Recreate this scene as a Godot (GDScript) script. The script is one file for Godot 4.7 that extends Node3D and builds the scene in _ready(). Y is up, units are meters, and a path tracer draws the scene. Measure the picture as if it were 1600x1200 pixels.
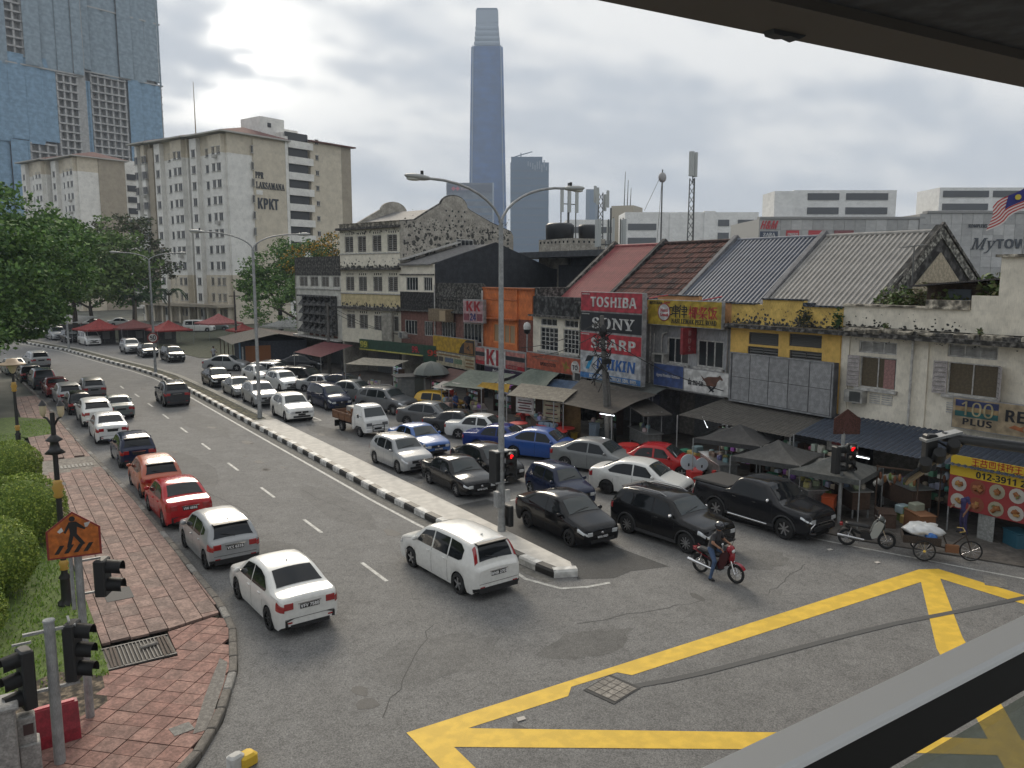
extends Node3D
class MB:
	var v := PackedVector3Array()
	var n := PackedVector3Array()
	var uv := PackedVector2Array()
	var col := PackedColorArray()
	func put(p: Vector3,q: Vector3,r: Vector3,m: Vector3) -> void:
		v.push_back(p); v.push_back(r); v.push_back(q)
		n.push_back(m); n.push_back(m); n.push_back(m)
		uv.push_back(Vector2(0,0)); uv.push_back(Vector2(1,1)); uv.push_back(Vector2(1,0))
	func tri(a: Vector3,b: Vector3,c: Vector3) -> MB:
		put(a,b,c,(b - a).cross(c - a).normalized())
		return self
	func quad(a: Vector3,b: Vector3,c: Vector3,d: Vector3) -> MB:
		var m := (c - a).cross(d - b).normalized()
		for p in [a,c,b,a,d,c]:
			v.push_back(p); n.push_back(m)
		for t in [Vector2(0,1),Vector2(1,0),Vector2(1,1),Vector2(0,1),Vector2(0,0),Vector2(1,0)]:
			uv.push_back(t)
		return self
	func box(c: Vector3,s: Vector3,b := Basis.IDENTITY) -> MB:
		var h := s * .5
		var p := []
		for i in 8:
			p.push_back(c + b * Vector3(h.x if i & 1 else -h.x,h.y if i & 2 else -h.y,h.z if i & 4 else -h.z))
		quad(p[4],p[5],p[7],p[6]); quad(p[1],p[0],p[2],p[3])
		quad(p[5],p[1],p[3],p[7]); quad(p[0],p[4],p[6],p[2])
		quad(p[6],p[7],p[3],p[2]); quad(p[0],p[1],p[5],p[4])
		return self
	func span(a: Vector3,b: Vector3) -> MB:
		return box((a + b) * .5,(b - a).abs())
	func cbox(c: Vector3,s: Vector3,r: float,b := Basis.IDENTITY) -> MB:
		var h := s * .5
		var rings := []
		for e in [[-h.y,.0,r],[h.y - r,.0,r],[h.y,r,r]]:
			var x: float = h.x - e[1]
			var z: float = h.z - e[1]
			var k: float = e[2]
			var ring := []
			for q in [[x,z - k],[x - k,z],[-x + k,z],[-x,z - k],[-x,-z + k],[-x + k,-z],[x - k,-z],[x,-z + k]]:
				ring.push_back(c + b * Vector3(q[0],e[0],q[1]))
			rings.push_back(ring)
		for j in 2:
			for i in 8:
				var i2 := (i + 1) % 8
				quad(rings[j][i2],rings[j][i],rings[j + 1][i],rings[j + 1][i2])
		for i in range(1,7):
			tri(rings[2][0],rings[2][i + 1],rings[2][i])
			tri(rings[0][0],rings[0][i],rings[0][i + 1])
		return self
	func prism(o: Vector3,e: Vector3,f: Vector3,poly: PackedVector2Array,depth: float) -> MB:
		var m := e.cross(f).normalized() * depth
		var ps := poly
		if Geometry2D.is_polygon_clockwise(ps):
			ps = poly.duplicate(); ps.reverse()
		var t := Geometry2D.triangulate_polygon(ps)
		var g := []
		for q in ps:
			g.push_back(o + e * q.x + f * q.y)
		for i in range(0,t.size(),3):
			var a: Vector3 = g[t[i]]
			var b: Vector3 = g[t[i + 1]]
			var c: Vector3 = g[t[i + 2]]
			if (b - a).cross(c - a).dot(m) * signf(depth if depth != .0 else 1.0) < .0:
				var w := b; b = c; c = w
			tri(a + m,b + m,c + m)
			if depth != .0:
				tri(a,c,b)
		if depth != .0:
			for i in g.size():
				var j := (i + 1) % g.size()
				quad(g[i],g[j],g[j] + m,g[i] + m)
		return self
	func flat(poly: PackedVector2Array,y: float) -> MB:
		var t := Geometry2D.triangulate_polygon(poly)
		for i in range(0,t.size(),3):
			var a := Vector3(poly[t[i]].x,y,poly[t[i]].y)
			var b := Vector3(poly[t[i + 1]].x,y,poly[t[i + 1]].y)
			var c := Vector3(poly[t[i + 2]].x,y,poly[t[i + 2]].y)
			if (b - a).cross(c - a).y < .0:
				tri(a,c,b)
			else:
				tri(a,b,c)
		return self
	func slab(poly: PackedVector2Array,y0: float,y1: float) -> MB:
		flat(poly,y1)
		var ps := poly
		if Geometry2D.is_polygon_clockwise(ps):
			ps = poly.duplicate(); ps.reverse()
		for i in ps.size():
			var a := ps[i]
			var b := ps[(i + 1) % ps.size()]
			quad(Vector3(b.x,y0,b.y),Vector3(a.x,y0,a.y),Vector3(a.x,y1,a.y),Vector3(b.x,y1,b.y))
		return self
	func grid(rows: Array,wrap := false) -> MB:
		var R := rows.size()
		var C: int = rows[0].size()
		var nn := []
		for i in R:
			var line := PackedVector3Array()
			for j in C:
				var i0 := maxi(i - 1,0)
				var i1 := mini(i + 1,R - 1)
				var j0 := (j - 1 + C) % C if wrap else maxi(j - 1,0)
				var j1 := (j + 1) % C if wrap else mini(j + 1,C - 1)
				var du: Vector3 = rows[i1][j] - rows[i0][j]
				var dv: Vector3 = rows[i][j1] - rows[i][j0]
				var m := du.cross(dv)
				if m.length_squared() < 1e-14:
					var ii := i + 1 if i == 0 else i - 1
					dv = rows[ii][j1] - rows[ii][j0]
					m = du.cross(dv)
				line.push_back(m.normalized())
			nn.push_back(line)
		for i in R - 1:
			for j in (C if wrap else C - 1):
				var j1 := (j + 1) % C
				for q in [[i,j],[i + 1,j1],[i + 1,j],[i,j],[i,j1],[i + 1,j1]]:
					v.push_back(rows[q[0]][q[1]]); n.push_back(nn[q[0]][q[1]])
					uv.push_back(Vector2(float(q[1]) / maxf(1,C - 1),1.0 - float(q[0]) / (R - 1)))
		return self
	func tube(a: Vector3,b: Vector3,r0: float,r1 := -1.0,seg := 8,caps := true) -> MB:
		return pipe([a,b],[r0,r0 if r1 < .0 else r1],seg,caps)
	func pipe(p: Array,r,seg := 8,caps := true) -> MB:
		var rows := []
		var up := Vector3.UP
		for i in p.size():
			var d: Vector3 = (p[mini(i + 1,p.size() - 1)] - p[maxi(i - 1,0)]).normalized()
			if absf(d.dot(up)) > .95:
				up = Vector3.RIGHT if absf(d.x) < .9 else Vector3.BACK
			var s := d.cross(up).normalized()
			var t := s.cross(d).normalized()
			up = t
			var q: float = r[i] if r is Array else r
			var row := PackedVector3Array()
			for k in seg:
				var an := TAU * k / seg
				row.push_back(p[i] + s * cos(an) * q - t * sin(an) * q)
			rows.push_back(row)
		grid(rows,true)
		if caps:
			for e in [0,p.size() - 1]:
				for k in range(1,seg - 1):
					if e == 0: tri(rows[e][0],rows[e][k + 1],rows[e][k])
					else: tri(rows[e][0],rows[e][k],rows[e][k + 1])
		return self
	func lathe(prof: PackedVector2Array,o := Vector3.ZERO,seg := 16,b := Basis.IDENTITY) -> MB:
		var rows := []
		for q in prof:
			var row := PackedVector3Array()
			for k in seg:
				var an := TAU * k / seg
				row.push_back(o + b * Vector3(cos(an) * q.x,q.y,sin(an) * q.x))
			rows.push_back(row)
		return grid(rows,true)
	func ball(c: Vector3,s: Vector3,seg := 10,rings := 6,b := Basis.IDENTITY) -> MB:
		var rows := []
		for i in rings + 1:
			var a := -PI / 2 + PI * i / rings
			var row := PackedVector3Array()
			for k in seg:
				var an := TAU * k / seg
				row.push_back(c + b * (Vector3(cos(an) * cos(a),sin(a),sin(an) * cos(a)) * s))
			rows.push_back(row)
		return grid(rows,true)
	func tint(c: Color) -> void:
		while col.size() < v.size():
			col.push_back(c)
	func mesh() -> ArrayMesh:
		var a := []
		a.resize(Mesh.ARRAY_MAX)
		a[Mesh.ARRAY_VERTEX] = v; a[Mesh.ARRAY_NORMAL] = n; a[Mesh.ARRAY_TEX_UV] = uv
		if col.size() == v.size() and col.size() > 0:
			a[Mesh.ARRAY_COLOR] = col
		var m := ArrayMesh.new()
		m.add_surface_from_arrays(Mesh.PRIMITIVE_TRIANGLES,a)
		return m
func N() -> MB: return MB.new()
var rng := RandomNumberGenerator.new()
var names := {}
var mats := {}
var texs := {}
func V(x,y,z) -> Vector3: return Vector3(x,y,z)
func P2(a: Array) -> PackedVector2Array:
	var r := PackedVector2Array()
	for i in range(0,a.size(),2): r.push_back(Vector2(a[i],a[i + 1]))
	return r
func numbered(s: String) -> String:
	var k: int = names.get(s,-1) + 1
	names[s] = k
	return s if k == 0 else "%s_%03d" % [s,k]
func tag(o: Node,label: String,cat := "",group := "",kind := "") -> Node:
	if label: o.set_meta("label",label)
	if cat: o.set_meta("category",cat)
	if group: o.set_meta("group",group)
	if kind: o.set_meta("kind",kind)
	return o
func thing(called: String,label: String,cat: String,at := Vector3.ZERO,turn := .0,group := "") -> Node3D:
	var o := Node3D.new()
	o.name = numbered(called)
	add_child(o)
	o.position = at; o.rotation_degrees.y = turn
	tag(o,label,cat,group)
	return o
func put(m,called: String,mat: Material,parent: Node = null) -> MeshInstance3D:
	var o := MeshInstance3D.new()
	o.mesh = m.mesh() if m is MB else m
	o.material_override = mat
	if parent:
		o.name = called
		parent.add_child(o,true)
	else:
		o.name = numbered(called)
		add_child(o)
	return o
func struct(m,called: String,mat: Material) -> MeshInstance3D:
	var o := put(m,called,mat)
	o.set_meta("kind", "structure")
	return o
func sub(called: String,parent: Node,at := Vector3.ZERO) -> Node3D:
	var o := Node3D.new()
	o.name = called
	parent.add_child(o,true)
	o.position = at
	return o
func noise(seed_: int,freq: float,oct := 4,type := FastNoiseLite.TYPE_SIMPLEX_SMOOTH) -> FastNoiseLite:
	var f := FastNoiseLite.new()
	f.seed = seed_; f.frequency = freq; f.fractal_octaves = oct; f.noise_type = type
	f.fractal_type = FastNoiseLite.FRACTAL_FBM
	return f
func layer(seed_: int,size: int,freq: float,oct := 4,sx := 1.0,type := FastNoiseLite.TYPE_SIMPLEX_SMOOTH) -> PackedByteArray:
	var img := noise(seed_,freq,oct,type).get_seamless_image(size,size)
	if sx != 1.0:
		img.resize(size,int(size * sx),Image.INTERPOLATE_CUBIC)
		var big := Image.create(size,size,false,img.get_format())
		for k in int(ceil(1.0 / minf(sx,1.0))):
			big.blit_rect(img,Rect2i(0,0,size,mini(size,img.get_height())),Vector2i(0,k * img.get_height()))
		img = big
	img.convert(Image.FORMAT_L8)
	return img.get_data()
func factor_tex(key: String,size: int,layers: Array) -> ImageTexture:
	if texs.has(key): return texs[key]
	var out := PackedByteArray()
	out.resize(size * size)
	var luts := []
	for l in layers:
		var lut := PackedFloat32Array()
		for i in 256:
			var t := clampf((i / 255.0 - l[1]) / (l[2] - l[1]),.0,1.0)
			lut.push_back(lerpf(l[3],l[4],t))
		luts.push_back(lut)
	var nl := layers.size()
	for i in size * size:
		var f := 1.0
		for k in nl:
			f *= luts[k][layers[k][0][i]]
		out[i] = int(clampf(f,.0,1.0) * 255.0)
	var img := Image.create_from_data(size,size,false,Image.FORMAT_L8,out)
	img.convert(Image.FORMAT_RGB8)
	texs[key] = ImageTexture.create_from_image(img)
	return texs[key]
func mt(key: String,c: Color,rough := .8,o := {}) -> StandardMaterial3D:
	if mats.has(key): return mats[key]
	var m := StandardMaterial3D.new()
	var s := c.linear_to_srgb()
	s.a = o.get("alpha",1.0)
	m.albedo_color = s
	m.roughness = rough
	m.metallic = o.get("metal",.0)
	m.metallic_specular = o.get("spec",.5)
	if o.has("alpha"): m.transparency = BaseMaterial3D.TRANSPARENCY_ALPHA
	if o.has("coat"):
		m.clearcoat_enabled = true; m.clearcoat = o.coat; m.clearcoat_roughness = .04
	if o.has("tex"):
		m.albedo_texture = texs[o.tex]
		m.uv1_triplanar = true
		m.uv1_world_triplanar = o.get("world",true)
		var k: float = 1.0 / o.get("size",4.0)
		m.uv1_scale = Vector3(k,k,k)
	if o.has("bump"):
		m.normal_enabled = true; m.normal_texture = texs[o.bump]; m.normal_scale = o.get("bumps",.5)
	if o.has("back"):
		m.backlight_enabled = true; m.backlight = o.back
	if o.has("emit"):
		m.emission_enabled = true; m.emission = o.emit; m.emission_energy_multiplier = o.get("energy",1.0)
	if o.get("vc",false): m.vertex_color_use_as_albedo = true
	mats[key] = m
	return m
func bump_tex(key: String,size: int,bytes: PackedByteArray,strength: float) -> void:
	var img := Image.create_from_data(size,size,false,Image.FORMAT_L8,bytes)
	img.convert(Image.FORMAT_RGBA8)
	img.bump_map_to_normal_map(strength)
	texs[key] = ImageTexture.create_from_image(img)
var fonts := {}
func text(s: String,h: float,mat: Material,parent: Node,at: Vector3,basis_ := Basis.IDENTITY,o := {}) -> MeshInstance3D:
	var fk: String = o.get("font", "Droid Sans") + str(o.get("bold",true))
	if not fonts.has(fk):
		var f := SystemFont.new()
		f.font_names = PackedStringArray([o.get("font", "Droid Sans")])
		f.font_weight = 700 if o.get("bold",true) else 400
		fonts[fk] = f
	var t := TextMesh.new()
	t.text = s; t.font = fonts[fk]; t.font_size = 64
	t.pixel_size = h / 46.0
	t.depth = o.get("depth",.02)
	t.curve_step = o.get("step",2.0)
	t.horizontal_alignment = o.get("align",HORIZONTAL_ALIGNMENT_CENTER)
	t.vertical_alignment = VERTICAL_ALIGNMENT_CENTER
	var m := MeshInstance3D.new()
	m.mesh = t; m.material_override = mat
	m.name = o.get("name", "lettering")
	parent.add_child(m,true)
	var sx: float = o.get("sx",1.0)
	if o.has("width"):
		var bw := t.get_aabb().size.x
		if bw > .001: sx = o.width / bw
	m.transform = Transform3D(basis_ * Basis.from_scale(Vector3(sx,1,1)),at)
	if o.has("skew"):
		m.transform.basis = basis_ * Basis(Vector3(sx,0,0),Vector3(o.skew,1,0),Vector3(0,0,1))
	return m
func make_textures() -> void:
	rng.seed = 1
	var a := PackedByteArray()
	a.resize(512 * 512)
	for i in 512 * 512: a[i] = clampi(int(rng.randfn(128.0,46.0)),0,255)
	var b := layer(2,512,.012,4)
	var c := layer(3,512,.05,4)
	var d := layer(4,512,.03,3,.06)
	d = rot90(d,512)
	var e := layer(6,512,.028,6)
	factor_tex("asphalt",512,[[a,.15,.85,.58,1.0],[b,.3,.7,.94,1.0],[c,.2,.5,.93,1.0]])
	factor_tex("blot",512,[[b,.25,.75,.78,1.0],[a,.2,.8,.9,1.0]])
	factor_tex("grime",512,[[b,.3,.7,.84,1.0],[c,.3,.65,.88,1.0],[a,.2,.8,.92,1.0]])
	factor_tex("mould",512,[[b,.30,.66,.46,1.0],[e,.3,.66,.72,1.0],[d,.3,.6,.88,1.0]])
	factor_tex("streak",512,[[d,.3,.6,.84,1.0],[b,.3,.7,.88,1.0]])
	factor_tex("soft",512,[[b,.3,.7,.93,1.0],[a,.2,.8,.94,1.0]])
	factor_tex("plaster",512,[[d,.3,.6,.95,1.0],[b,.3,.6,.95,1.0],[e,.25,.5,.95,1.0]])
	factor_tex("fine",512,[[a,.2,.8,.75,1.0]])
	factor_tex("rust",512,[[c,.35,.6,.4,1.0],[a,.2,.8,.8,1.0]])
	bump_tex("bump_fine",512,a,3.0)
	bump_tex("bump_soft",512,c,4.0)
func rot90(d: PackedByteArray,s: int) -> PackedByteArray:
	var o := PackedByteArray()
	o.resize(s * s)
	for y in s:
		for x in s:
			o[y * s + x] = d[x * s + y]
	return o
func sky_image() -> ImageTexture:
	var W := 1024
	var H := 512
	var n1 := noise(11,1.0,5)
	var n2 := noise(12,1.0,4)
	var data := PackedFloat32Array()
	data.resize(W * H * 3)
	var sun := Vector3(.245,.234,-.941).normalized()
	var k := 0
	for j in H:
		var th := PI * (j + .5) / H
		var y := cos(th)
		for i in W:
			var ph := TAU * (i + .5) / W
			var d := Vector3(sin(ph) * sin(th),y,-cos(ph) * sin(th))
			var yy := maxf(y,.0)
			var q := Vector2(d.x,d.z) / (yy + .16)
			var c1 := n1.get_noise_2d(q.x * .55 + .9,q.y * .95 + .6)
			var c2 := n2.get_noise_2d(q.x * 1.7 + 5.0,q.y * 2.9)
			var c3 := n2.get_noise_2d(q.x * 4.2 + 1.0,q.y * 7.5 + 3.0)
			var cl := clampf(c1 * 1.3 + c2 * .85 + c3 * .45 + .5,.0,1.0)
			var lo := Color(.265,.288,.318)
			var hi := Color(.455,.455,.448)
			var c := lo.lerp(hi,cl)
			var hz := exp(-yy * 9.0)
			c = c.lerp(Color(.41,.40,.378),hz * .75)
			var s := maxf(.0,d.dot(sun))
			var glow := pow(s,80.0) * .22 * smoothstep(.4,.85,cl) + pow(s,900.0) * .8 * smoothstep(.25,.6,cl) + pow(s,6.0) * .03
			c = c + Color(1.0,.93,.80) * glow
			if y < .0:
				c = Color(.41,.40,.378).lerp(Color(.25,.25,.24),clampf(-y * 6.0,.0,1.0))
			data[k] = c.r; data[k + 1] = c.g; data[k + 2] = c.b
			k += 3
	var img := Image.create_from_data(W,H,false,Image.FORMAT_RGBF,data.to_byte_array())
	return ImageTexture.create_from_image(img)
func make_view() -> void:
	var cam := Camera3D.new()
	cam.name = "camera"
	add_child(cam)
	cam.position = Vector3(0,9.2,0)
	cam.rotation_degrees = Vector3(-7.773,-33.446,0)
	cam.fov = 50.93
	cam.near = .05; cam.far = 5000.0
	cam.current = true
	var e := Environment.new()
	e.background_mode = Environment.BG_SKY
	var sky := Sky.new()
	var sm := PanoramaSkyMaterial.new()
	sm.panorama = sky_image()
	sm.energy_multiplier = 1.0
	sky.sky_material = sm
	e.sky = sky
	e.tonemap_mode = Environment.TONE_MAPPER_LINEAR
	e.tonemap_exposure = 2.25
	e.sdfgi_enabled = true; e.ssao_enabled = true; e.ssil_enabled = true
	e.fog_enabled = true
	e.fog_density = .00028
	e.fog_light_color = Color(.74,.80,.88)
	var we := WorldEnvironment.new()
	we.name = "environment"
	we.environment = e
	add_child(we)
	var sun := DirectionalLight3D.new()
	sun.name = "sun"
	add_child(sun)
	sun.light_energy = .5
	sun.light_color = Color(1.0,.95,.87)
	sun.light_angular_distance = 24.0
	sun.shadow_enabled = true
	sun.look_at_from_position(Vector3.ZERO,-Vector3(.28,.50,-.86))
var west := [Vector2(14.75,-18.66),Vector2(14.08,-18.82),Vector2(13.92,-20.0),Vector2(13.75,-22.5),Vector2(13.55,-26.0),Vector2(13.45,-30.0),Vector2(13.42,-50.0),Vector2(13.42,-66.0),Vector2(13.15,-77.0),Vector2(12.4,-84.0),Vector2(11.35,-90.7),Vector2(10.0,-100.0),Vector2(8.4,-110.9),Vector2(6.2,-119.7),Vector2(3.7,-130.8),Vector2(-2.0,-148.0)]
var east := [Vector2(14.75,-18.66),Vector2(15.1,-19.5),Vector2(15.12,-22.0),Vector2(15.17,-30.0),Vector2(15.17,-50.0),Vector2(15.15,-66.0),Vector2(14.9,-77.0),Vector2(14.2,-84.3),Vector2(13.1,-91.3),Vector2(11.75,-100.7),Vector2(10.2,-111.6),Vector2(8.0,-120.6),Vector2(5.5,-131.6),Vector2(-.4,-148.5)]
var kerb_left := [Vector2(-30.0,-12.6),Vector2(-6.0,-12.9),Vector2(.8,-13.6),Vector2(2.72,-14.9),Vector2(3.6,-16.3),Vector2(4.45,-18.33),Vector2(5.0,-20.57),Vector2(5.12,-22.4),Vector2(5.1,-24.0),Vector2(5.0,-29.3),Vector2(4.89,-35.2),Vector2(4.6,-40.6),Vector2(4.25,-47.8),Vector2(3.95,-55.6),Vector2(3.4,-70.0),Vector2(2.6,-85.0),Vector2(.2,-105.0),Vector2(-6.0,-130.0)]
func offset_line(l: Array,d: float) -> Array:
	var r := []
	for i in l.size():
		var t: Vector2 = (l[mini(i + 1,l.size() - 1)] - l[maxi(i - 1,0)]).normalized()
		r.push_back(l[i] + Vector2(-t.y,t.x) * d)
	return r
func strip(l: Array,r: Array,y: float) -> MB:
	var m := N()
	for i in l.size() - 1:
		m.quad(V(l[i].x,y,l[i].y),V(r[i].x,y,r[i].y),V(r[i + 1].x,y,r[i + 1].y),V(l[i + 1].x,y,l[i + 1].y))
	return m
func walk(l: Array,step: float) -> Array:
	var out := []
	var cur: Vector2 = l[0]
	var i := 1
	while i < l.size():
		var need := step
		var p := cur
		while i < l.size() and p.distance_to(l[i]) < need:
			need -= p.distance_to(l[i]); p = l[i]; i += 1
		if i >= l.size(): break
		p = p + (l[i] - p).normalized() * need
		out.push_back([(cur + p) * .5,(p - cur).normalized(),cur.distance_to(p)])
		cur = p
	return out
func line_marks(pts: Array,w: float) -> MB:
	return strip(offset_line(pts,w * .5),offset_line(pts,-w * .5),.006)
func make_ground() -> void:
	var earth := mt("earth",Color(.13,.13,.10),.95,{"tex": "blot", "size": 30.0})
	struct(N().flat(P2([-2500,800,2500,800,2500,-3500,-2500,-3500]),-.06), "ground",earth)
	var asph := mt("asphalt",Color(.275,.27,.26),.9,{"tex": "asphalt", "size": 9.0})
	var rd := PackedVector2Array()
	for p in kerb_left: rd.push_back(p)
	for p in [-6,-150,26,-150,22,-118,24.5,-100,31,-92,31,-8.6,70,-8.6,70,26,-30,26]:
		pass
	for p in [Vector2(-8,-150),Vector2(9,-150),Vector2(14,-130),Vector2(18.5,-108),Vector2(21.5,-93),Vector2(25.5,-88),Vector2(27.5,-84),Vector2(31.5,-80),Vector2(31.5,-6.0),Vector2(90,-6.0),Vector2(90,26),Vector2(-30,26)]:
		rd.push_back(p)
	struct(N().flat(rd,.0), "road",asph)
	var dark := mt("asphalt_new",Color(.085,.085,.083),.85,{"tex": "asphalt", "size": 9.0})
	var pr := struct(N().flat(P2([14.6,-18.5,15.6,-17.95,16.4,-18.1,17.7,-17.75,17.5,-20.5,17.3,-24.0,16.9,-27.5,15.4,-27.4,15.3,-19.6]),.004), "asphalt_patch",dark)
	tag(pr, "dark new asphalt patch beside the median tip")
	var tar := []
	for p in [[11.6,-12.75],[12.5,-12.5],[13.46,-12.3],[16.2,-11.9],[18.0,-11.65],[19.7,-11.37],[21.95,-10.85],[24.4,-10.33],[28.0,-9.4]]: tar.push_back(Vector2(p[0],p[1]))
	var tl := struct(strip(offset_line(tar,.09),offset_line(tar,-.09),.012), "tar_strip",mt("tar",Color(.10,.10,.098),.8,{"tex": "fine", "size": 2.0}))
	tag(tl, "dark filled trench line across the yellow box")
	rng.seed = 78
	for q in [[8.6,-16.5,1.9,1.1,.24],[12.2,-15.0,1.5,.7,.20],[17.5,-14.9,2.2,.8,.245],[7.6,-25.0,.9,2.6,.23],[11.4,-30.0,.8,4.0,.235],[7.9,-40.0,1.0,4.5,.23],[11.2,-52.0,1.0,6.0,.235],[20.6,-16.6,1.2,.9,.21],[17.6,-35.5,.8,3.5,.2],[16.6,-45.0,.7,3.0,.2]]:
		var poly := PackedVector2Array()
		for i in 22: poly.push_back(Vector2(q[0] + cos(TAU * i / 22) * q[2] * rng.randf_range(.75,1.1),q[1] + sin(TAU * i / 22) * q[3] * rng.randf_range(.75,1.1)))
		tag(struct(N().flat(poly,.002), "worn_patch",mt("worn%.3f" % q[4],Color(q[4] + .005,q[4],q[4] - .01),.9,{"tex": "asphalt", "size": 7.0})), "worn irregular patch of asphalt in the lane")
	rng.seed = 77
	var oil := mt("oil_stain",Color(.12,.117,.112),.75,{"tex": "asphalt", "size": 5.0})
	var om := N()
	for k in 80:
		var zc := rng.randf_range(-75,-11)
		var xc := 7.4 if k % 4 == 0 else (11.5 if k % 4 == 1 else (16.2 if k % 4 == 2 else 19.2))
		if zc > -17: xc = rng.randf_range(6,23)
		xc += rng.randf_range(-.8,.8)
		var poly := PackedVector2Array()
		var s := rng.randf_range(.08,.32)
		var e := rng.randf_range(1.0,3.0)
		for q in 9:
			var rr := s * rng.randf_range(.6,1.1)
			poly.push_back(Vector2(xc + cos(TAU * q / 9) * rr,zc + sin(TAU * q / 9) * rr * e))
		om.flat(poly,.003 + .0002 * (k % 4))
	tag(struct(om, "oil_stains",oil), "dark oil drips along the lanes", "", "", "stuff")
	var ck := mt("crack",Color(.07,.068,.065),.9)
	for c in [[9.4,-18.1,6.4,-14.6],[12.6,-16.0,16.9,-15.2],[6.6,-24.5,8.4,-23.2],[18.6,-14.6,21.5,-15.5],[7.4,-36,8.2,-31],[11.0,-33,11.6,-28.5],[10.2,-47,12.6,-46.5]]:
		var pts := []
		for i in 12: pts.push_back(Vector2(lerpf(c[0],c[2],i / 11.0) + rng.randf_range(-.07,.07),lerpf(c[1],c[3],i / 11.0) + rng.randf_range(-.07,.07)))
		struct(strip(offset_line(pts,.012),offset_line(pts,-.012),.0045), "crack",ck)
	var white := mt("road_white",Color(.56,.56,.53),.7,{"tex": "grime", "size": 1.7})
	var yel := mt("road_yellow",Color(.76,.49,.04),.7,{"tex": "soft", "size": 3.0})
	var z := -22.5
	for k in 10:
		var x := 9.7
		if z < -66: x = 9.7 - (-66 - z) * .05
		var d := struct(N().flat(P2([x - .06,z - .95,x + .06,z - .95,x + .06,z + .95,x - .06,z + .95]),.006), "lane_dash",white)
		z -= 5.52
	for q in [[18.8,-21.95],[17.75,-26.8],[17.75,-32.5],[20.6,-27.6],[17.75,-38.5]]:
		struct(N().flat(P2([q[0] - .42,q[1] - .08,q[0] + .42,q[1] - .08,q[0] + .42,q[1] + .08,q[0] - .42,q[1] + .08]),.006), "lane_dash",white)
	struct(line_marks([Vector2(17.65,-48.6),Vector2(15.9,-49.0)],.14), "stop_line",white)
	struct(line_marks([Vector2(17.65,-48.7),Vector2(17.62,-51.2)],.14), "lane_line",white)
	var wl := [Vector2(15.25,-17.75),Vector2(14.5,-17.85),Vector2(13.75,-18.2),Vector2(13.3,-19.4)]
	for i in range(2,west.size() - 1): wl.push_back(west[i] + Vector2(-.55,0))
	struct(line_marks(wl,.13), "edge_line",white)
	var gut := []
	for i in range(1,west.size() - 1): gut.push_back(west[i])
	struct(strip(gut,offset_line(gut,-.42),.004), "gutter",mt("gutter",Color(.17,.165,.15),.9,{"tex": "grime", "size": 2.0}))
	struct(line_marks([Vector2(21.9,-24.0),Vector2(22.67,-20.96),Vector2(23.31,-18.74),Vector2(24.28,-15.75),Vector2(25.0,-13.77),Vector2(25.5,-12.3),Vector2(26.0,-11.0),Vector2(27.2,-9.2)],.11), "edge_line",white)
	var y := .006
	for poly in [[6.6,-13.87,24.04,-13.24,23.1,-12.62,12.0,-13.13,11.8,-13.42,10.5,-13.48,10.2,-13.2,7.72,-13.32],
			[24.04,-13.24,24.62,-12.93,24.6,-6.5,24.02,-6.6,23.86,-12.45,23.1,-12.62],
			[23.1,-12.62,23.86,-12.45,20.4,-9.98,15.9,-6.2,15.0,-6.2,19.2,-9.98],
			[6.6,-13.87,7.72,-13.32,7.16,-12.9,7.2,-6.0,6.62,-6.0],
			[7.16,-12.9,7.72,-13.32,13.5,-9.3,17.6,-6.2,16.7,-6.2,12.75,-9.1]]:
		struct(N().flat(P2(poly),y), "yellow_box_line",yel)
		y += .0004
	var cov := thing("utility_cover", "square concrete cover with steel grid set in the road by the yellow line", "cover",V(11.2,0,-12.9),12)
	put(N().box(V(0,.009,0),V(.98,.008,.86)), "surround",mt("cover_surround",Color(.10,.098,.094),.9,{"tex": "asphalt", "size": 3.0}),cov)
	for i in 4:
		for j in 4:
			put(N().box(V(-.3 + i * .2,.017,-.3 + j * .2),V(.182,.012,.182)), "panel",mt("cover_concrete%d" % ((i * 3 + j) % 3),Color(.36,.33,.29) * (.85 + .12 * ((i * 3 + j) % 3)),.9,{"tex": "grime", "size": .9}),cov)
	var mh := thing("manhole_cover", "worn square pavement cover by the forecourt kerb", "cover",V(25.0,0,-11.4),30)
	put(N().box(V(0,.008,0),V(.9,.012,.6)), "plate",mt("cover_plate",Color(.25,.24,.22),.8,{"tex": "grime", "size": 1.0}),mh)
	make_median()
	make_pavement()
	var fore := mt("forecourt",Color(.135,.12,.105),.9,{"tex": "grime", "size": 5.0, "bump": "bump_soft", "bumps": .4})
	struct(N().slab(P2([26.2,-84,26.2,-24.0,24.2,-19.4,24.9,-16.0,26.2,-13.3,27.6,-10.0,30.0,-8.2,60,-8.0,60,-84]),-.05,.05), "forecourt",fore)
	var kb := mt("kerb_grey",Color(.24,.23,.21),.9,{"tex": "grime", "size": 1.5})
	for w in walk([Vector2(24.2,-19.4),Vector2(24.9,-16.0),Vector2(26.2,-13.3),Vector2(27.6,-10.0),Vector2(30.0,-8.2)],.9):
		pass
	var vg := struct(N().slab(P2([20.0,-93,24.0,-88.6,27,-84.6,60,-84.6,60,-150,17.5,-150,15.5,-130,18.6,-108]),-.05,.04), "verge",mt("verge",Color(.10,.105,.06),.95,{"tex": "grime", "size": 4.0}))
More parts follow.
